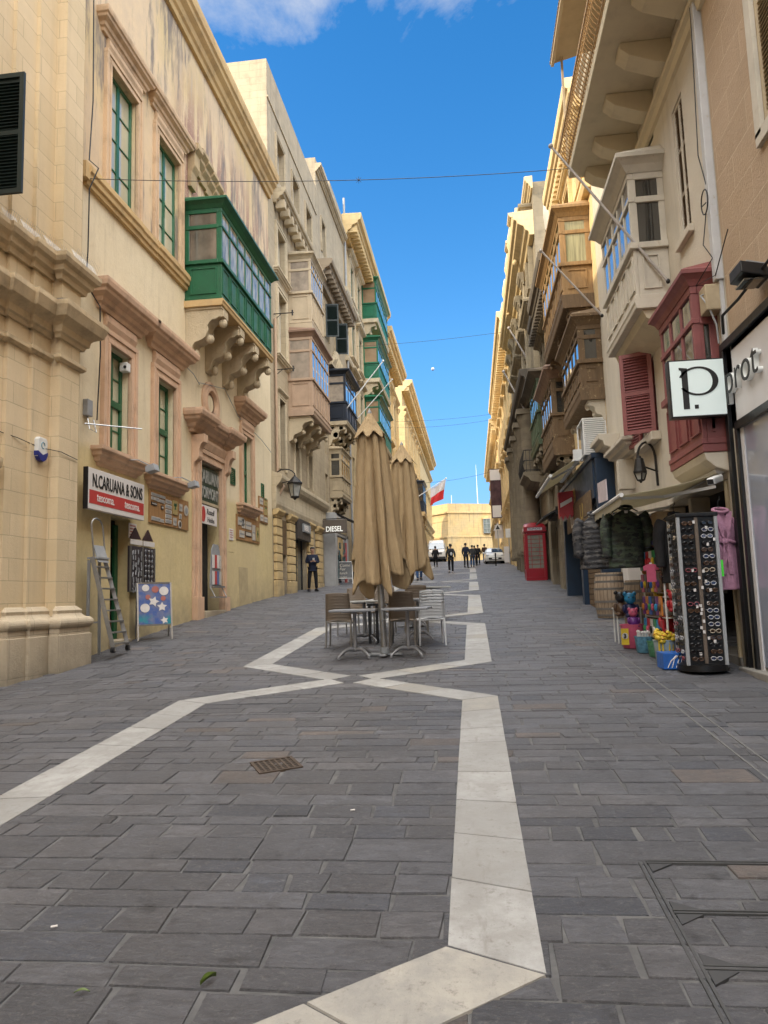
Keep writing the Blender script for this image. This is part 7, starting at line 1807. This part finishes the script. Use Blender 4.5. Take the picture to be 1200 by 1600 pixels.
def person(label, x, y, rz, H, pose, cols, group=None, bag=None, cap=None, face=False, hairc=(.02,.016,.013)):
    """faces -Y in its own axes; pose: dict of joint overrides at 1.75 m"""
    T = local(thing('person', label, 'person', (x, y, gz(x,y)+.012), rz, group)); k = H/1.75; S = Matrix.Scale(k, 4)
    J = dict(pelvis=(0,0,.95), belly=(0,-.01,1.08), chest=(0,-.01,1.30), neck=(0,.0,1.47), jaw=(0,-.015,1.555), skull=(0,-.005,1.645), crown=(0,.005,1.70),
             shL=(.17,0,1.40), elL=(.23,.03,1.13), wrL=(.25,-.05,.89), shR=(-.17,0,1.40), elR=(-.23,.03,1.13), wrR=(-.25,-.05,.89),
             hiL=(.09,0,.88), knL=(.10,-.015,.49), anL=(.105,.03,.085), toL=(.115,-.13,.035), hiR=(-.09,0,.88), knR=(-.10,-.015,.49), anR=(-.105,.03,.085), toR=(-.115,-.13,.035))
    J.update(pose)
    V, E, Rr = [], [], []; ix = {}
    def add(n, r, p=None): ix[n] = len(V); V.append(J[n] if isinstance(n, str) and n in J else n); Rr.append(r); (E.append((ix[p], ix[n])) if p else None)
    for n, r, p in (('pelvis',.125,None),('belly',.115,'pelvis'),('chest',.13,'belly'),('neck',.052,'chest'),('jaw',.066,'neck'),('skull',.082,'jaw'),('crown',.066,'skull'),('shL',.06,'chest'),('elL',.042,'shL'),('wrL',.028,'elL'),('shR',.06,'chest'),('elR',.042,'shR'),('wrR',.028,'elR'),('hiL',.095,'pelvis'),('knL',.058,'hiL'),('anL',.032,'knL'),('toL',.018,'anL'),('hiR',.095,'pelvis'),('knR',.058,'hiR'),('anR',.032,'knR'),('toR',.018,'anR')): add(n, r, p)
    for s in 'LR':    # palm, four fingers and a thumb
        w = Vector(J['wr'+s]); e = Vector(J['el'+s]); d = (w-e).normalized(); side = Vector((0,1,0)).cross(d); side = side.normalized() if side.length > .1 else Vector((1,0,0)); f = d.cross(side)
        pm = w+d*.055; J['pm'+s] = tuple(pm); add('pm'+s, .026, 'wr'+s)
        for q in range(4):
            b_ = pm+d*.03+side.cross(d)*0+f*((q-1.5)*.019); L = (.07,.08,.075,.058)[q]; J[f'f{q}a'+s] = tuple(b_); J[f'f{q}b'+s] = tuple(b_+d*L*.6+side*.012); J[f'f{q}c'+s] = tuple(b_+d*L*.9+side*.035)
            add(f'f{q}a'+s, .0095, 'pm'+s); add(f'f{q}b'+s, .0088, f'f{q}a'+s); add(f'f{q}c'+s, .0075, f'f{q}b'+s)
        J['ta'+s] = tuple(w+d*.03-f*.03); J['tb'+s] = tuple(w+d*.07-f*.048+side*.01); add('ta'+s, .012, 'wr'+s); add('tb'+s, .009, 'ta'+s)
    J['nose'] = (0, J['skull'][1]-.10, J['jaw'][2]+.045); add('nose', .013, 'jaw')
    for s in (-1, 1): n = f'ear{s}'; J[n] = (J['skull'][0]+s*.088, J['skull'][1]+.012, J['jaw'][2]+.05); add(n, .014, 'skull')
    skin('body', V, E, Rr, SKIN, T, 2, S)
    def wear(name, chain, mat, sub=2):
        V2, E2, R2 = [], [], []; id2 = {}
        for n, r, p in chain:
            id2[n] = len(V2); q = J[n] if n in J else n; V2.append(q); R2.append(r); (E2.append((id2[p], id2[n])) if p else None)
        return skin(name, V2, E2, R2, mat, T, sub, S)
    mix = lambda a, b_, t: tuple(J[a][i]*(1-t)+J[b_][i]*t for i in range(3))
    J['hem'] = (0, .0, J['pelvis'][2]-.10+cols.get('hem', 0)); J['cuL'] = mix('elL','wrL',.88); J['cuR'] = mix('elR','wrR',.88); J['col'] = mix('chest','neck',.85)
    J['yk'] = mix('chest','neck',.55)
    wear('jacket', (('pelvis',.155,None),('hem',.155,'pelvis'),('belly',.152,'pelvis'),('chest',.165,'belly'),('yk',.12,'chest'),('col',.07,'yk'),('shL',.083,'chest'),('elL',.064,'shL'),('cuL',.046,'elL'),('shR',.083,'chest'),('elR',.064,'shR'),('cuR',.046,'elR')), cols['top'])
    J['tL'] = mix('knL','anL',.93); J['tR'] = mix('knR','anR',.93)
    wear('trousers', (('pelvis',.135,None),('hiL',.105,'pelvis'),('knL',.075,'hiL'),('tL',.064,'knL'),('hiR',.105,'pelvis'),('knR',.075,'hiR'),('tR',.064,'knR')), cols['legs'])
    for s in 'LR':
        a, t = Vector(J['an'+s]), Vector(J['to'+s]); m = MB(); d = (t-a); d.z = 0; L = d.length; d.normalize(); c = a-d*.03; ang = math.atan2(d.y, d.x)
        prof = [(-.08,.045,.06),(-.04,.058,.12),(.05,.06,.12),(.12,.06,.085),(.20,.052,.065),(.245,.02,.04)]
        zb_ = max(.0, min(a.z, t.z)-.05)
        m.sheet(lambda u, v: (lambda p0, p1, f: (c.x+d.x*(p0[0]+(p1[0]-p0[0])*f)-d.y*(p0[1]+(p1[1]-p0[1])*f)*math.cos(v*2*PI), c.y+d.y*(p0[0]+(p1[0]-p0[0])*f)+d.x*(p0[1]+(p1[1]-p0[1])*f)*math.cos(v*2*PI), zb_+(a.z-.085)*(1-u)*1.0*0+max(0,(p0[2]+(p1[2]-p0[2])*f)*(.5+.5*math.sin(v*2*PI))) + (a.z-.085 if a.z > .12 else 0)*(1-u)))(prof[min(4,int(u*5))], prof[min(4,int(u*5))+1], u*5-min(4,int(u*5))), 10, 12, wrap=True)
        m.xf(S); m.build('shoe', cols.get('shoe', M_blk), T, smooth=50)
    sk = Vector(J['skull']); m = MB()
    m.sheet(lambda u, v: S @ (sk+Vector((.093*math.sin(u*2.0+.001)*math.cos(v*2*PI), .012+.104*math.sin(u*2.0+.001)*math.sin(v*2*PI)+.02*u, .035+.078*math.cos(u*2.0)+(-.055*u if math.sin(v*2*PI) > -.25 else .035*u)))), 10, 20, wrap=True)
    m.build('cap' if cap else 'hair', cap or plain('hair_'+str(len(MATS)), hairc, .7, scale=30), T, smooth=60)
    if face:
        jz = J['jaw'][2]
        for s in (-1, 1): m = MB(); m.ball(S @ Vector((sk.x+s*.032, sk.y-.083, jz+.075)), .011, 8, 6); m.build('eye', TOY['white'], T)
        m = MB()
        for s in (-1, 1): m.ball(S @ Vector((sk.x+s*.032, sk.y-.092, jz+.074)), .0055, 6, 5); m.tube([S @ Vector((sk.x+s*.018, sk.y-.088, jz+.095)), S @ Vector((sk.x+s*.05, sk.y-.08, jz+.097))], .004, 4)
        m.tube([S @ Vector((sk.x-.022, sk.y-.082, jz+.0)), S @ Vector((sk.x, sk.y-.09, jz-.003)), S @ Vector((sk.x+.022, sk.y-.082, jz+.0))], .004, 4); m.build('brows_and_mouth', TOY['brown'], T)
    if bag:
        m = MB(); c = Vector(J['chest']); m.ball((c.x, c.y+.20, c.z-.12), .15, 12, 9, (.95,.62,1.35)); o = m.xf(S).build('backpack', bag[0], T, smooth=60)
        m = MB(); m.ball((c.x-.02, c.y+.285, c.z-.16), .07, 10, 7, (1,.35,1.5)); m.xf(S).build('backpack_print', bag[1], o, smooth=60)
        m = MB()
        for s in (-1, 1): m.tube([(c.x+s*.1,c.y+.17,c.z+.02),(c.x+s*.11,c.y+.08,c.z+.15),(c.x+s*.11,c.y-.13,c.z+.10),(c.x+s*.11,c.y-.17,c.z-.1),(c.x+s*.12,c.y+.1,c.z-.22)], .018, 6)
        m.xf(S).build('strap', bag[0], T, smooth=50)
    return T
CL = {k: plain('cloth_'+k, c, .85, scale=9, var=.35, spec=.2, bmp=.3) for k, c in dict(black=(.02,.02,.023), navy=(.024,.03,.055), dark=(.055,.055,.058), jean=(.04,.09,.20), grey=(.09,.09,.09), brown=(.06,.035,.025), white=(.5,.5,.5)).items()}
walk = dict(knL=(.10,-.10,.50), anL=(.10,.06,.14), toL=(.105,-.08,.06), knR=(-.10,-.06,.49), anR=(-.10,-.16,.085), toR=(-.11,-.32,.04), elL=(.24,-.06,1.14), wrL=(.23,-.20,.94), elR=(-.24,.10,1.14), wrR=(-.24,.06,.90))
phone_pose = dict(elL=(.24,.02,1.14), wrL=(.055,-.24,1.17), elR=(-.24,.02,1.14), wrR=(-.055,-.24,1.17), jaw=(0,-.055,1.55), skull=(0,-.055,1.635), crown=(0,-.05,1.70), hiL=(.10,0,.88), knL=(.13,-.01,.49), anL=(.15,.03,.085), toL=(.19,-.12,.035), knR=(-.13,-.01,.49), anR=(-.15,.03,.085), toR=(-.2,-.12,.035))
person('man in a dark padded jacket looking down at his phone outside the clothes shop', -6.22, 28.3, .35, 1.74, phone_pose, dict(top=CL['navy'], legs=CL['black']), face=True, cap=CL['grey'])
def phone():
    x, y = -6.22, 28.3; z = gz(x, y); c, s = math.cos(.35), math.sin(.35); T = thing('mobile_phone', 'pale mobile phone held in the hands of the man in the padded jacket', 'phone', (x, y, z+1.2)); W = lambda u, v, w: (x+u*c-v*s, y+u*s+v*c, z+w)
    m = MB(); m.hexa([W(-.04,-.30,1.17),(W(.04,-.30,1.17)),W(.04,-.29,1.165),W(-.04,-.29,1.165),W(-.04,-.36,1.30),W(.04,-.36,1.30),W(.04,-.35,1.295),W(-.04,-.35,1.295)]); m.build('case', M_wplas, T); m = MB(); m.hexa([W(-.035,-.289,1.172),(W(.035,-.289,1.172)),W(.035,-.288,1.171),W(-.035,-.288,1.171),W(-.035,-.348,1.292),W(.035,-.348,1.292),W(.035,-.347,1.291),W(-.035,-.347,1.291)]); m.build('screen', M_blk, T)
phone()
person('man walking away up the street with a dark backpack bearing a white print', -1.28, 44.6, PI+.1, 1.78, walk, dict(top=CL['dark'], legs=CL['black'], shoe=CL['white']), bag=(CL['black'], CL['white']))
G = 'people walking up at the top of the street'
person('tall man in a dark coat, leftmost of the group at the street top', -.45, 54.6, PI-.1, 1.84, walk, dict(top=CL['navy'], legs=CL['black']), G)
person('person in black close behind the tall man', .02, 55.6, PI, 1.66, dict(walk, knL=walk['knR']) if False else walk, dict(top=CL['dark'], legs=CL['jean']), G)
person('woman with long dark hair in a long black coat', .50, 61.5, PI+.1, 1.68, {}, dict(top=CL['black'], legs=CL['black'], hem=-.25), G)
person('person in a black jacket between the tall man and the woman', .22, 60.2, PI-.1, 1.62, walk, dict(top=CL['black'], legs=CL['black']), G)
person('person in a brown jacket half hidden by the white car', 1.15, 67.5, PI, 1.72, {}, dict(top=CL['brown'], legs=CL['jean']), G)
person('person in blue jeans hidden from the waist up by the farther parasol', -2.62, 36.2, .2, 1.72, walk, dict(top=CL['navy'], legs=CL['jean']))
person('grey haired person in black beside the chalk board', -5.95, 36.9, 1.8, 1.68, {}, dict(top=CL['black'], legs=CL['black']), hairc=(.32,.30,.28))
person('person in dark clothes beside the white van', -2.95, 60, PI, 1.7, {}, dict(top=CL['black'], legs=CL['black']))

def board_text(T, lo, s, u, H, w, n):
    z = Vector(u); s = -Vector(s) if Vector(s).cross(z).dot(n) < 0 else Vector(s)
    g = plain('chalk', (.55,.50,.42), .8)
    for k, (t, sz) in enumerate((('Come', .20), ('For', .20), ('lunch', .17), ('today', .15))): text(t, 'chalk_lettering', sz, g, T, frame_mat(Vector(lo)-s*(w*.36)+z*(H-.24-.19*k)+n*.012, s, z), ext=.001, shear=.2)
a_board('pavement_board', 'white framed chalk board with yellowish lettering outside the navy balcony house', -6.1, 35.0, (.15,-.99), .72, 1.08, M_blk, board_text, M_wplas)

# ---- vehicles -----------------------------------------------------
def section(y, wb, wt, z0, zs, zt):   # rounded cross-section, 14 points
    return [(-wb*.92,z0),(wb*.92,z0),(wb,z0+.1),(wb,zs*.6+z0*.4),(wb*.99,zs),(wt+.02,zt-.12),(wt*.93,zt-.03),(wt*.6,zt),(-wt*.6,zt),(-wt*.93,zt-.03),(-(wt+.02),zt-.12),(-wb*.99,zs),(-wb,zs*.6+z0*.4),(-wb,z0+.1)]
def loft(m, secs):
    n0 = len(m.v); k = 14
    for (y, wb, wt, z0, zs, zt) in secs:
        for (x, z) in section(y, wb, wt, z0, zs, zt): m.v.append((x, y, z))
    for i in range(len(secs)-1):
        for j in range(k): m.face((n0+i*k+j, n0+i*k+(j+1)%k, n0+(i+1)*k+(j+1)%k, n0+(i+1)*k+j))
    m.face(range(n0, n0+k)); m.face(range(n0+(len(secs)-1)*k, n0+len(secs)*k))
def wheels(T, w, ys, r):
    for y in ys:
        for sx in (-1, 1):
            m = MB(); m.lathe([(r*.6,-.1),(r*.94,-.1),(r,-.06),(r,.06),(r*.94,.1),(r*.6,.1)], (sx*(w-.09),y,r), 22, axis='x'); t = m.build('wheel', M_tyre, T, smooth=40)
            m = MB(); m.lathe([(.02,-.02),(r*.2,-.03),(r*.58,.0),(r*.62,.03),(r*.62,-.08),(.02,-.08)] if sx > 0 else [(.02,.02),(r*.2,.03),(r*.58,.0),(r*.62,-.03),(r*.62,.08),(.02,.08)], (sx*(w+.0),y,r), 18, axis='x'); m.build('rim', M_alu, t, smooth=40)
M_tyre = plain('tyre_rubber', (.02,.02,.021), .85); M_carw = plain('white_car_paint', (.62,.61,.58), .25, scale=1, var=.06, coat=.6); M_glassb = glassy('windscreen_blue', (.03,.07,.13), .03, .4, 1); M_lamp = glassy('headlamp', (.55,.57,.6), .05, .3, 8)
def van():
    T = local(thing('white_van', 'white panel van parked facing down the street on the left', 'van', (-3.75, 79, gz(-3.7,79)+.01), .04)); m = MB()
    loft(m, [(0,.86,.80,.40,.62,.80),(.05,.93,.86,.32,.75,1.08),(.35,.98,.88,.30,.95,1.22),(.95,1.0,.88,.30,1.12,1.42),(1.62,1.0,.80,.30,1.3,2.22),(2.0,1.0,.80,.30,1.35,2.46),(2.4,1.0,.82,.30,1.4,2.52),(5.4,1.0,.82,.30,1.4,2.52),(5.55,.98,.80,.35,1.35,2.44)]); m.build('body', M_carw, T, smooth=38)
    m = MB(); m.hexa([(-.84,.93,1.44),(.84,.93,1.44),(.74,1.60,2.16),(-.74,1.60,2.16),(-.84,.89,1.47),(.84,.89,1.47),(.74,1.56,2.19),(-.74,1.56,2.19)]); m.build('windscreen', M_glassb, T)
    for sx in (-1, 1):
        m = MB(); a, b_ = sx*.985, sx*1.004; m.hexa([(a,1.35,1.45),(b_,1.35,1.45),(b_,2.3,1.45),(a,2.3,1.45),(sx*.86,1.65,2.1),(sx*.90,1.65,2.1),(sx*.90,2.3,2.15),(sx*.86,2.3,2.15)]); m.build('side_window', M_glassb, T)
        m = MB(); m.bar((sx*.98,1.2,1.45),(sx*1.2,1.15,1.5),.05); m.box(*sorted((sx*1.12,sx*1.30)), 1.06, 1.16, 1.38, 1.72); m.build('mirror', M_black, T, bev=.02)
        m = MB(); m.hexa([(sx*.56,.00,.86),(sx*.93,.10,.88),(sx*.95,.30,.98),(sx*.58,.12,.95),(sx*.58,.02,1.05),(sx*.92,.12,1.16),(sx*.94,.32,1.2),(sx*.6,.16,1.08)]); m.build('headlight', M_lamp, T)
    m = MB(); m.box(-.55, .55, -.015, .08, .80, 1.04); g = m.build('grille', M_black, T, bev=.02); m = MB()
    for k in range(3): m.box(-.5, .5, -.024, -.012, .84+k*.07, .865+k*.07)
    m.build('chrome_bars', M_alu, g)
    m = MB(); m.box(-.92, .92, -.04, .22, .30, .58); m.build('bumper', M_black, T, bev=.04)
    m = MB(); m.box(-.26, .26, -.052, -.04, .60, .71); m.build('number_plate', M_wplas, T); wheels(T, 1.0, (.95, 4.4), .34)
van()
def car():
    T = local(thing('white_car', 'small white hatchback parked facing down the street behind the bollard', 'car', (1.95, 63.2, gz(1.9,63)+.01), .02)); m = MB()
    loft(m, [(0,.70,.62,.34,.5,.66),(.06,.80,.72,.26,.6,.80),(.3,.84,.74,.24,.72,.92),(.95,.85,.72,.24,.86,1.04),(1.55,.85,.62,.24,.92,1.38),(1.9,.85,.60,.24,.92,1.47),(2.8,.85,.60,.24,.92,1.48),(3.3,.84,.58,.24,.9,1.40),(3.65,.80,.60,.3,.85,1.05),(3.75,.76,.6,.36,.7,.9)]); m.build('body', M_carw, T, smooth=38)
    m = MB(); m.hexa([(-.68,.97,1.05),(.68,.97,1.05),(.58,1.56,1.36),(-.58,1.56,1.36),(-.68,.94,1.08),(.68,.94,1.08),(.58,1.53,1.39),(-.58,1.53,1.39)]); m.build('windscreen', M_glassb, T)
    for sx in (-1, 1):
        m = MB(); m.hexa([(sx*.80,1.25,.98),(sx*.845,1.25,.98),(sx*.845,2.9,.98),(sx*.80,2.9,.98),(sx*.63,1.7,1.36),(sx*.675,1.7,1.36),(sx*.675,2.75,1.37),(sx*.63,2.75,1.37)]); m.build('side_window', M_glassb, T)
        m = MB(); m.ball((sx*.95,1.2,1.02), .10, 10, 7, (1,.6,.75)); m.build('mirror', M_carw, T, smooth=50)
        m = MB(); m.ball((sx*.60,.10,.74), .15, 12, 8, (1.1,.7,.62)); m.build('headlight', M_lamp, T, smooth=50)
        m = MB(); m.ball((sx*.62,.03,.42), .06, 10, 6, (1,.5,1)); m.build('fog_light', M_lamp, T, smooth=50)
    m = MB(); m.box(-.56, .56, -.02, .1, .36, .56); g = m.build('grille', M_black, T, bev=.05); m = MB(); m.box(-.26, .26, -.032, -.021, .42, .52); m.build('number_plate', M_wplas, T)
    m = MB(); m.prism([(-.10,.70),(0,.76),(.10,.70),(.10,.73),(0,.79),(-.10,.73)], lambda u, v, t: (u, t, v), -.012, .012); m.prism([(-.10,.64),(0,.70),(.10,.64),(.10,.67),(0,.73),(-.10,.67)], lambda u, v, t: (u, t, v), -.012, .012); m.build('emblem', M_steel, T)
    wheels(T, .84, (.72, 3.02), .29)
car()
def post_thing(name, label, cat, x, y, h, r, mat):
    z = gz(x, y); T = thing(name, label, cat, (x, y, z)); m = MB(); m.lathe([(r*1.5,0),(r*1.5,.04),(r,.06),(r,h-.12),(r*1.25,h-.11),(r*1.25,h-.06),(r,h-.05),(r*.9,h),(.01,h+.02)], (x,y,z), 12); m.build('shaft', mat, T, smooth=40); return T, z
post_thing('bollard', 'black iron bollard in front of the white car', 'bollard', 1.82, 57.7, 1.0, .055, M_blk)
def traffic_sign():
    T, z = post_thing('road_sign', 'white rectangular sign plate on a pole at the street top', 'road sign', 2.95, 58.5, 2.7, .035, M_gplas); m = MB(); m.box(2.70, 3.10, 58.42, 58.45, z+2.15, z+2.85); m.build('plate', M_wplas, T, bev=.01)
    T, z = post_thing('road_sign', 'triangular warning sign with a dark symbol above the car', 'road sign', 2.40, 66.5, 3.6, .035, M_gplas); m = MB(); m.prism([(2.0,z+2.9),(2.8,z+2.9),(2.4,z+3.6)], lambda u, v, t: (u, t, v), 66.4, 66.44); p = m.build('triangle', M_sgn_w, T); m = MB(); m.prism([(2.2,z+3.0),(2.6,z+3.0),(2.4,z+3.38)], lambda u, v, t: (u, t, v), 66.39, 66.398); m.build('symbol', M_ink, p)
    T = thing('notice_board', 'white upright notice board standing on the pavement right of the car', 'notice board', (2.9, 61, gz(2.9,61))); z = gz(2.9,61); m = MB(); m.box(2.62, 3.12, 61, 61.06, z+.15, z+1.45); m.build('panel', M_sgn_w, T, bev=.01); m = MB(); m.box(2.66, 2.70, 61, 61.06, z, z+.15); m.box(3.04, 3.08, 61, 61.06, z, z+.15); m.build('feet', M_gplas, T)
    T = thing('hanging_banner', 'tall dark banner hanging on the sunny palazzo above the car', 'banner', (2.7, 69, 9)); m = MB(); m.box(2.0, 3.0, 69, 69.03, 8.6, 12.2); c = m.build('cloth', plain('banner_cloth', (.10,.045,.05), .8, scale=2, var=.7), T); m = MB(); m.box(2.0, 3.0, 68.985, 68.998, 12.2, 13.2); m.build('pale_print', M_sgn_w, c); m = MB(); m.box(2.1, 2.9, 68.985, 68.998, 8.7, 9.8); m.build('pale_print', M_sgn_w, c); m = MB(); m.tube([(3.3,69,13.25),(1.95,69,13.25)], .04, 6); m.build('arm', M_iron, T)
    T = thing('hanging_banner', 'pale shop sign hanging low on the sunny palazzo', 'banner', (2.7, 71.5, 7)); m = MB(); m.box(2.3, 3.1, 71.5, 71.53, 6.9, 8.2); m.build('panel', M_sgn_w, T); m = MB(); m.bar((3.3,71.5,8.25),(2.3,71.5,8.25),.05); m.build('arm', M_iron, T)
traffic_sign()
# ---- flag poles ---------------------------------------------------
def pole(label, a, b_, r, mat, knob=True):
    T = thing('flagpole', label, 'flagpole', a); m = MB(); m.tube([a, b_], [r, r*.8], 8); m.build('shaft', mat, T, smooth=40)
    m = MB(); d = (Vector(b_)-Vector(a)).normalized(); m.ball(b_, r*1.7, 10, 7); m.build('knob', mat, T, smooth=50); m = MB(); m.ball(a, r*1.4, 8, 6, (1,1.2,1.2)); m.build('bracket', M_iron, T); return T
M_polew = plain('pale_pole', (.40,.36,.33), .55, scale=9, var=.3)
pole('brown flagpole slanting up from the white balcony', (3.22,11.42,6.35), (1.62,11.85,9.05), .024, M_polew)
pole('brown flagpole slanting up past the timber balconies', (3.2,16.7,7.85), (1.92,16.75,9.55), .026, M_polew)
pole('upper thin flagpole on the sooty palace', (3.2,35.5,12.8), (2.3,35.5,14.6), .045, M_polew)
pole('lower thin flagpole on the sooty palace', (3.2,34.8,9.4), (1.9,34.8,12.2), .045, M_polew)
pole('white flagpole rising in front of the navy balcony', (-6.55,35.6,10.3), (-4.0,35.6,13.4), .035, M_wplas)
pole('thinner white flagpole beyond the navy balcony', (-6.6,42.8,12.2), (-4.3,42.8,14.6), .032, M_wplas)
pole('white flagpole carrying the white and red flag', (-6.7,90,13.6), (-2.75,90,15.95), .06, M_wplas)
def flag():
    T = thing('flag', 'white over red flag hanging from the pole high on the left', 'flag', (-3, 90, 14)); 
    def f(u, v): # u along pole (down the street side), v down
        x = -4.75+1.85*u; zt = 13.6+2.35*(x+6.7)/3.95-.06; return (x+.12*math.sin(v*3+u*2)-.15*v, 90+.28*math.sin(u*6+v*2.2), zt-2.35*v*(1-.12*(1-u)))
    m = MB(); m.sheet(lambda u, v: f(u, v*.5), 16, 10); m.build('white_band', plain('flag_white', (.62,.60,.62), .8, scale=2, var=.1), T, smooth=60)
    m = MB(); m.sheet(lambda u, v: f(u, .5+v*.5), 16, 10); m.build('red_band', plain('flag_red', (.60,.03,.035), .8, scale=2, var=.15), T, smooth=60)
flag()
# ---- cables over the street ---------------------------------------
def span(a, b_, sag, label, r=.012):
    a, b_ = Vector(a), Vector(b_); m = MB(); m.tube([a.lerp(b_, t)-Vector((0,0,sag*4*t*(1-t))) for t in [i/20 for i in range(21)]], r, 5); tag(m.build('overhead_cable', M_cable, loc=a), label, 'cable')
span((-6.75,12.0,9.42), (3.25,15.2,10.6), .18, 'long overhead cable crossing low from the plastered house to the slab balcony', .007)
span((-6.7,45,17.6), (3.2,45,17.9), .12, 'second overhead cable, nearly level, at the height of the green balconies', .011)
span((-6.7,69,18.35), (3.2,69,18.6), .15, 'third overhead cable, just above its twin', .013); span((-6.7,69.6,17.9), (3.2,69.6,18.25), .25, 'fourth overhead cable, the lower of the close pair', .013)
span((-6.7,82,14.3), (3.2,80,15.0), .35, 'lowest overhead cable near the flag', .016)
m = MB(); 
def garland_star():
    T = thing('cable_ornament', 'small wire star hanging on the long overhead cable', 'ornament', (-1.9,13.6,9.86)); m = MB()
    for k in range(4): a = PI*k/4; m.tube([(-1.9-.07*math.cos(a),13.6,9.84-.07*math.sin(a)),(-1.9+.07*math.cos(a),13.6,9.84+.07*math.sin(a))], .004, 4)
    m.build('rays', M_cable, T); m = MB(); m.ball((-1.9,13.6,9.84), .018, 7, 5); m.build('hub', M_cable, T)
garland_star()
mm = MB(); mm.ball((0,0,0), 2.3, 24, 16); o = mm.build('moon', plain('moon_rock', (.5,.5,.52), .9, scale=.4), smooth=60); o.location = Vector((-.0407,.953,.300))*1000+Vector((0,0,1.6)); tag(o, kind='structure')
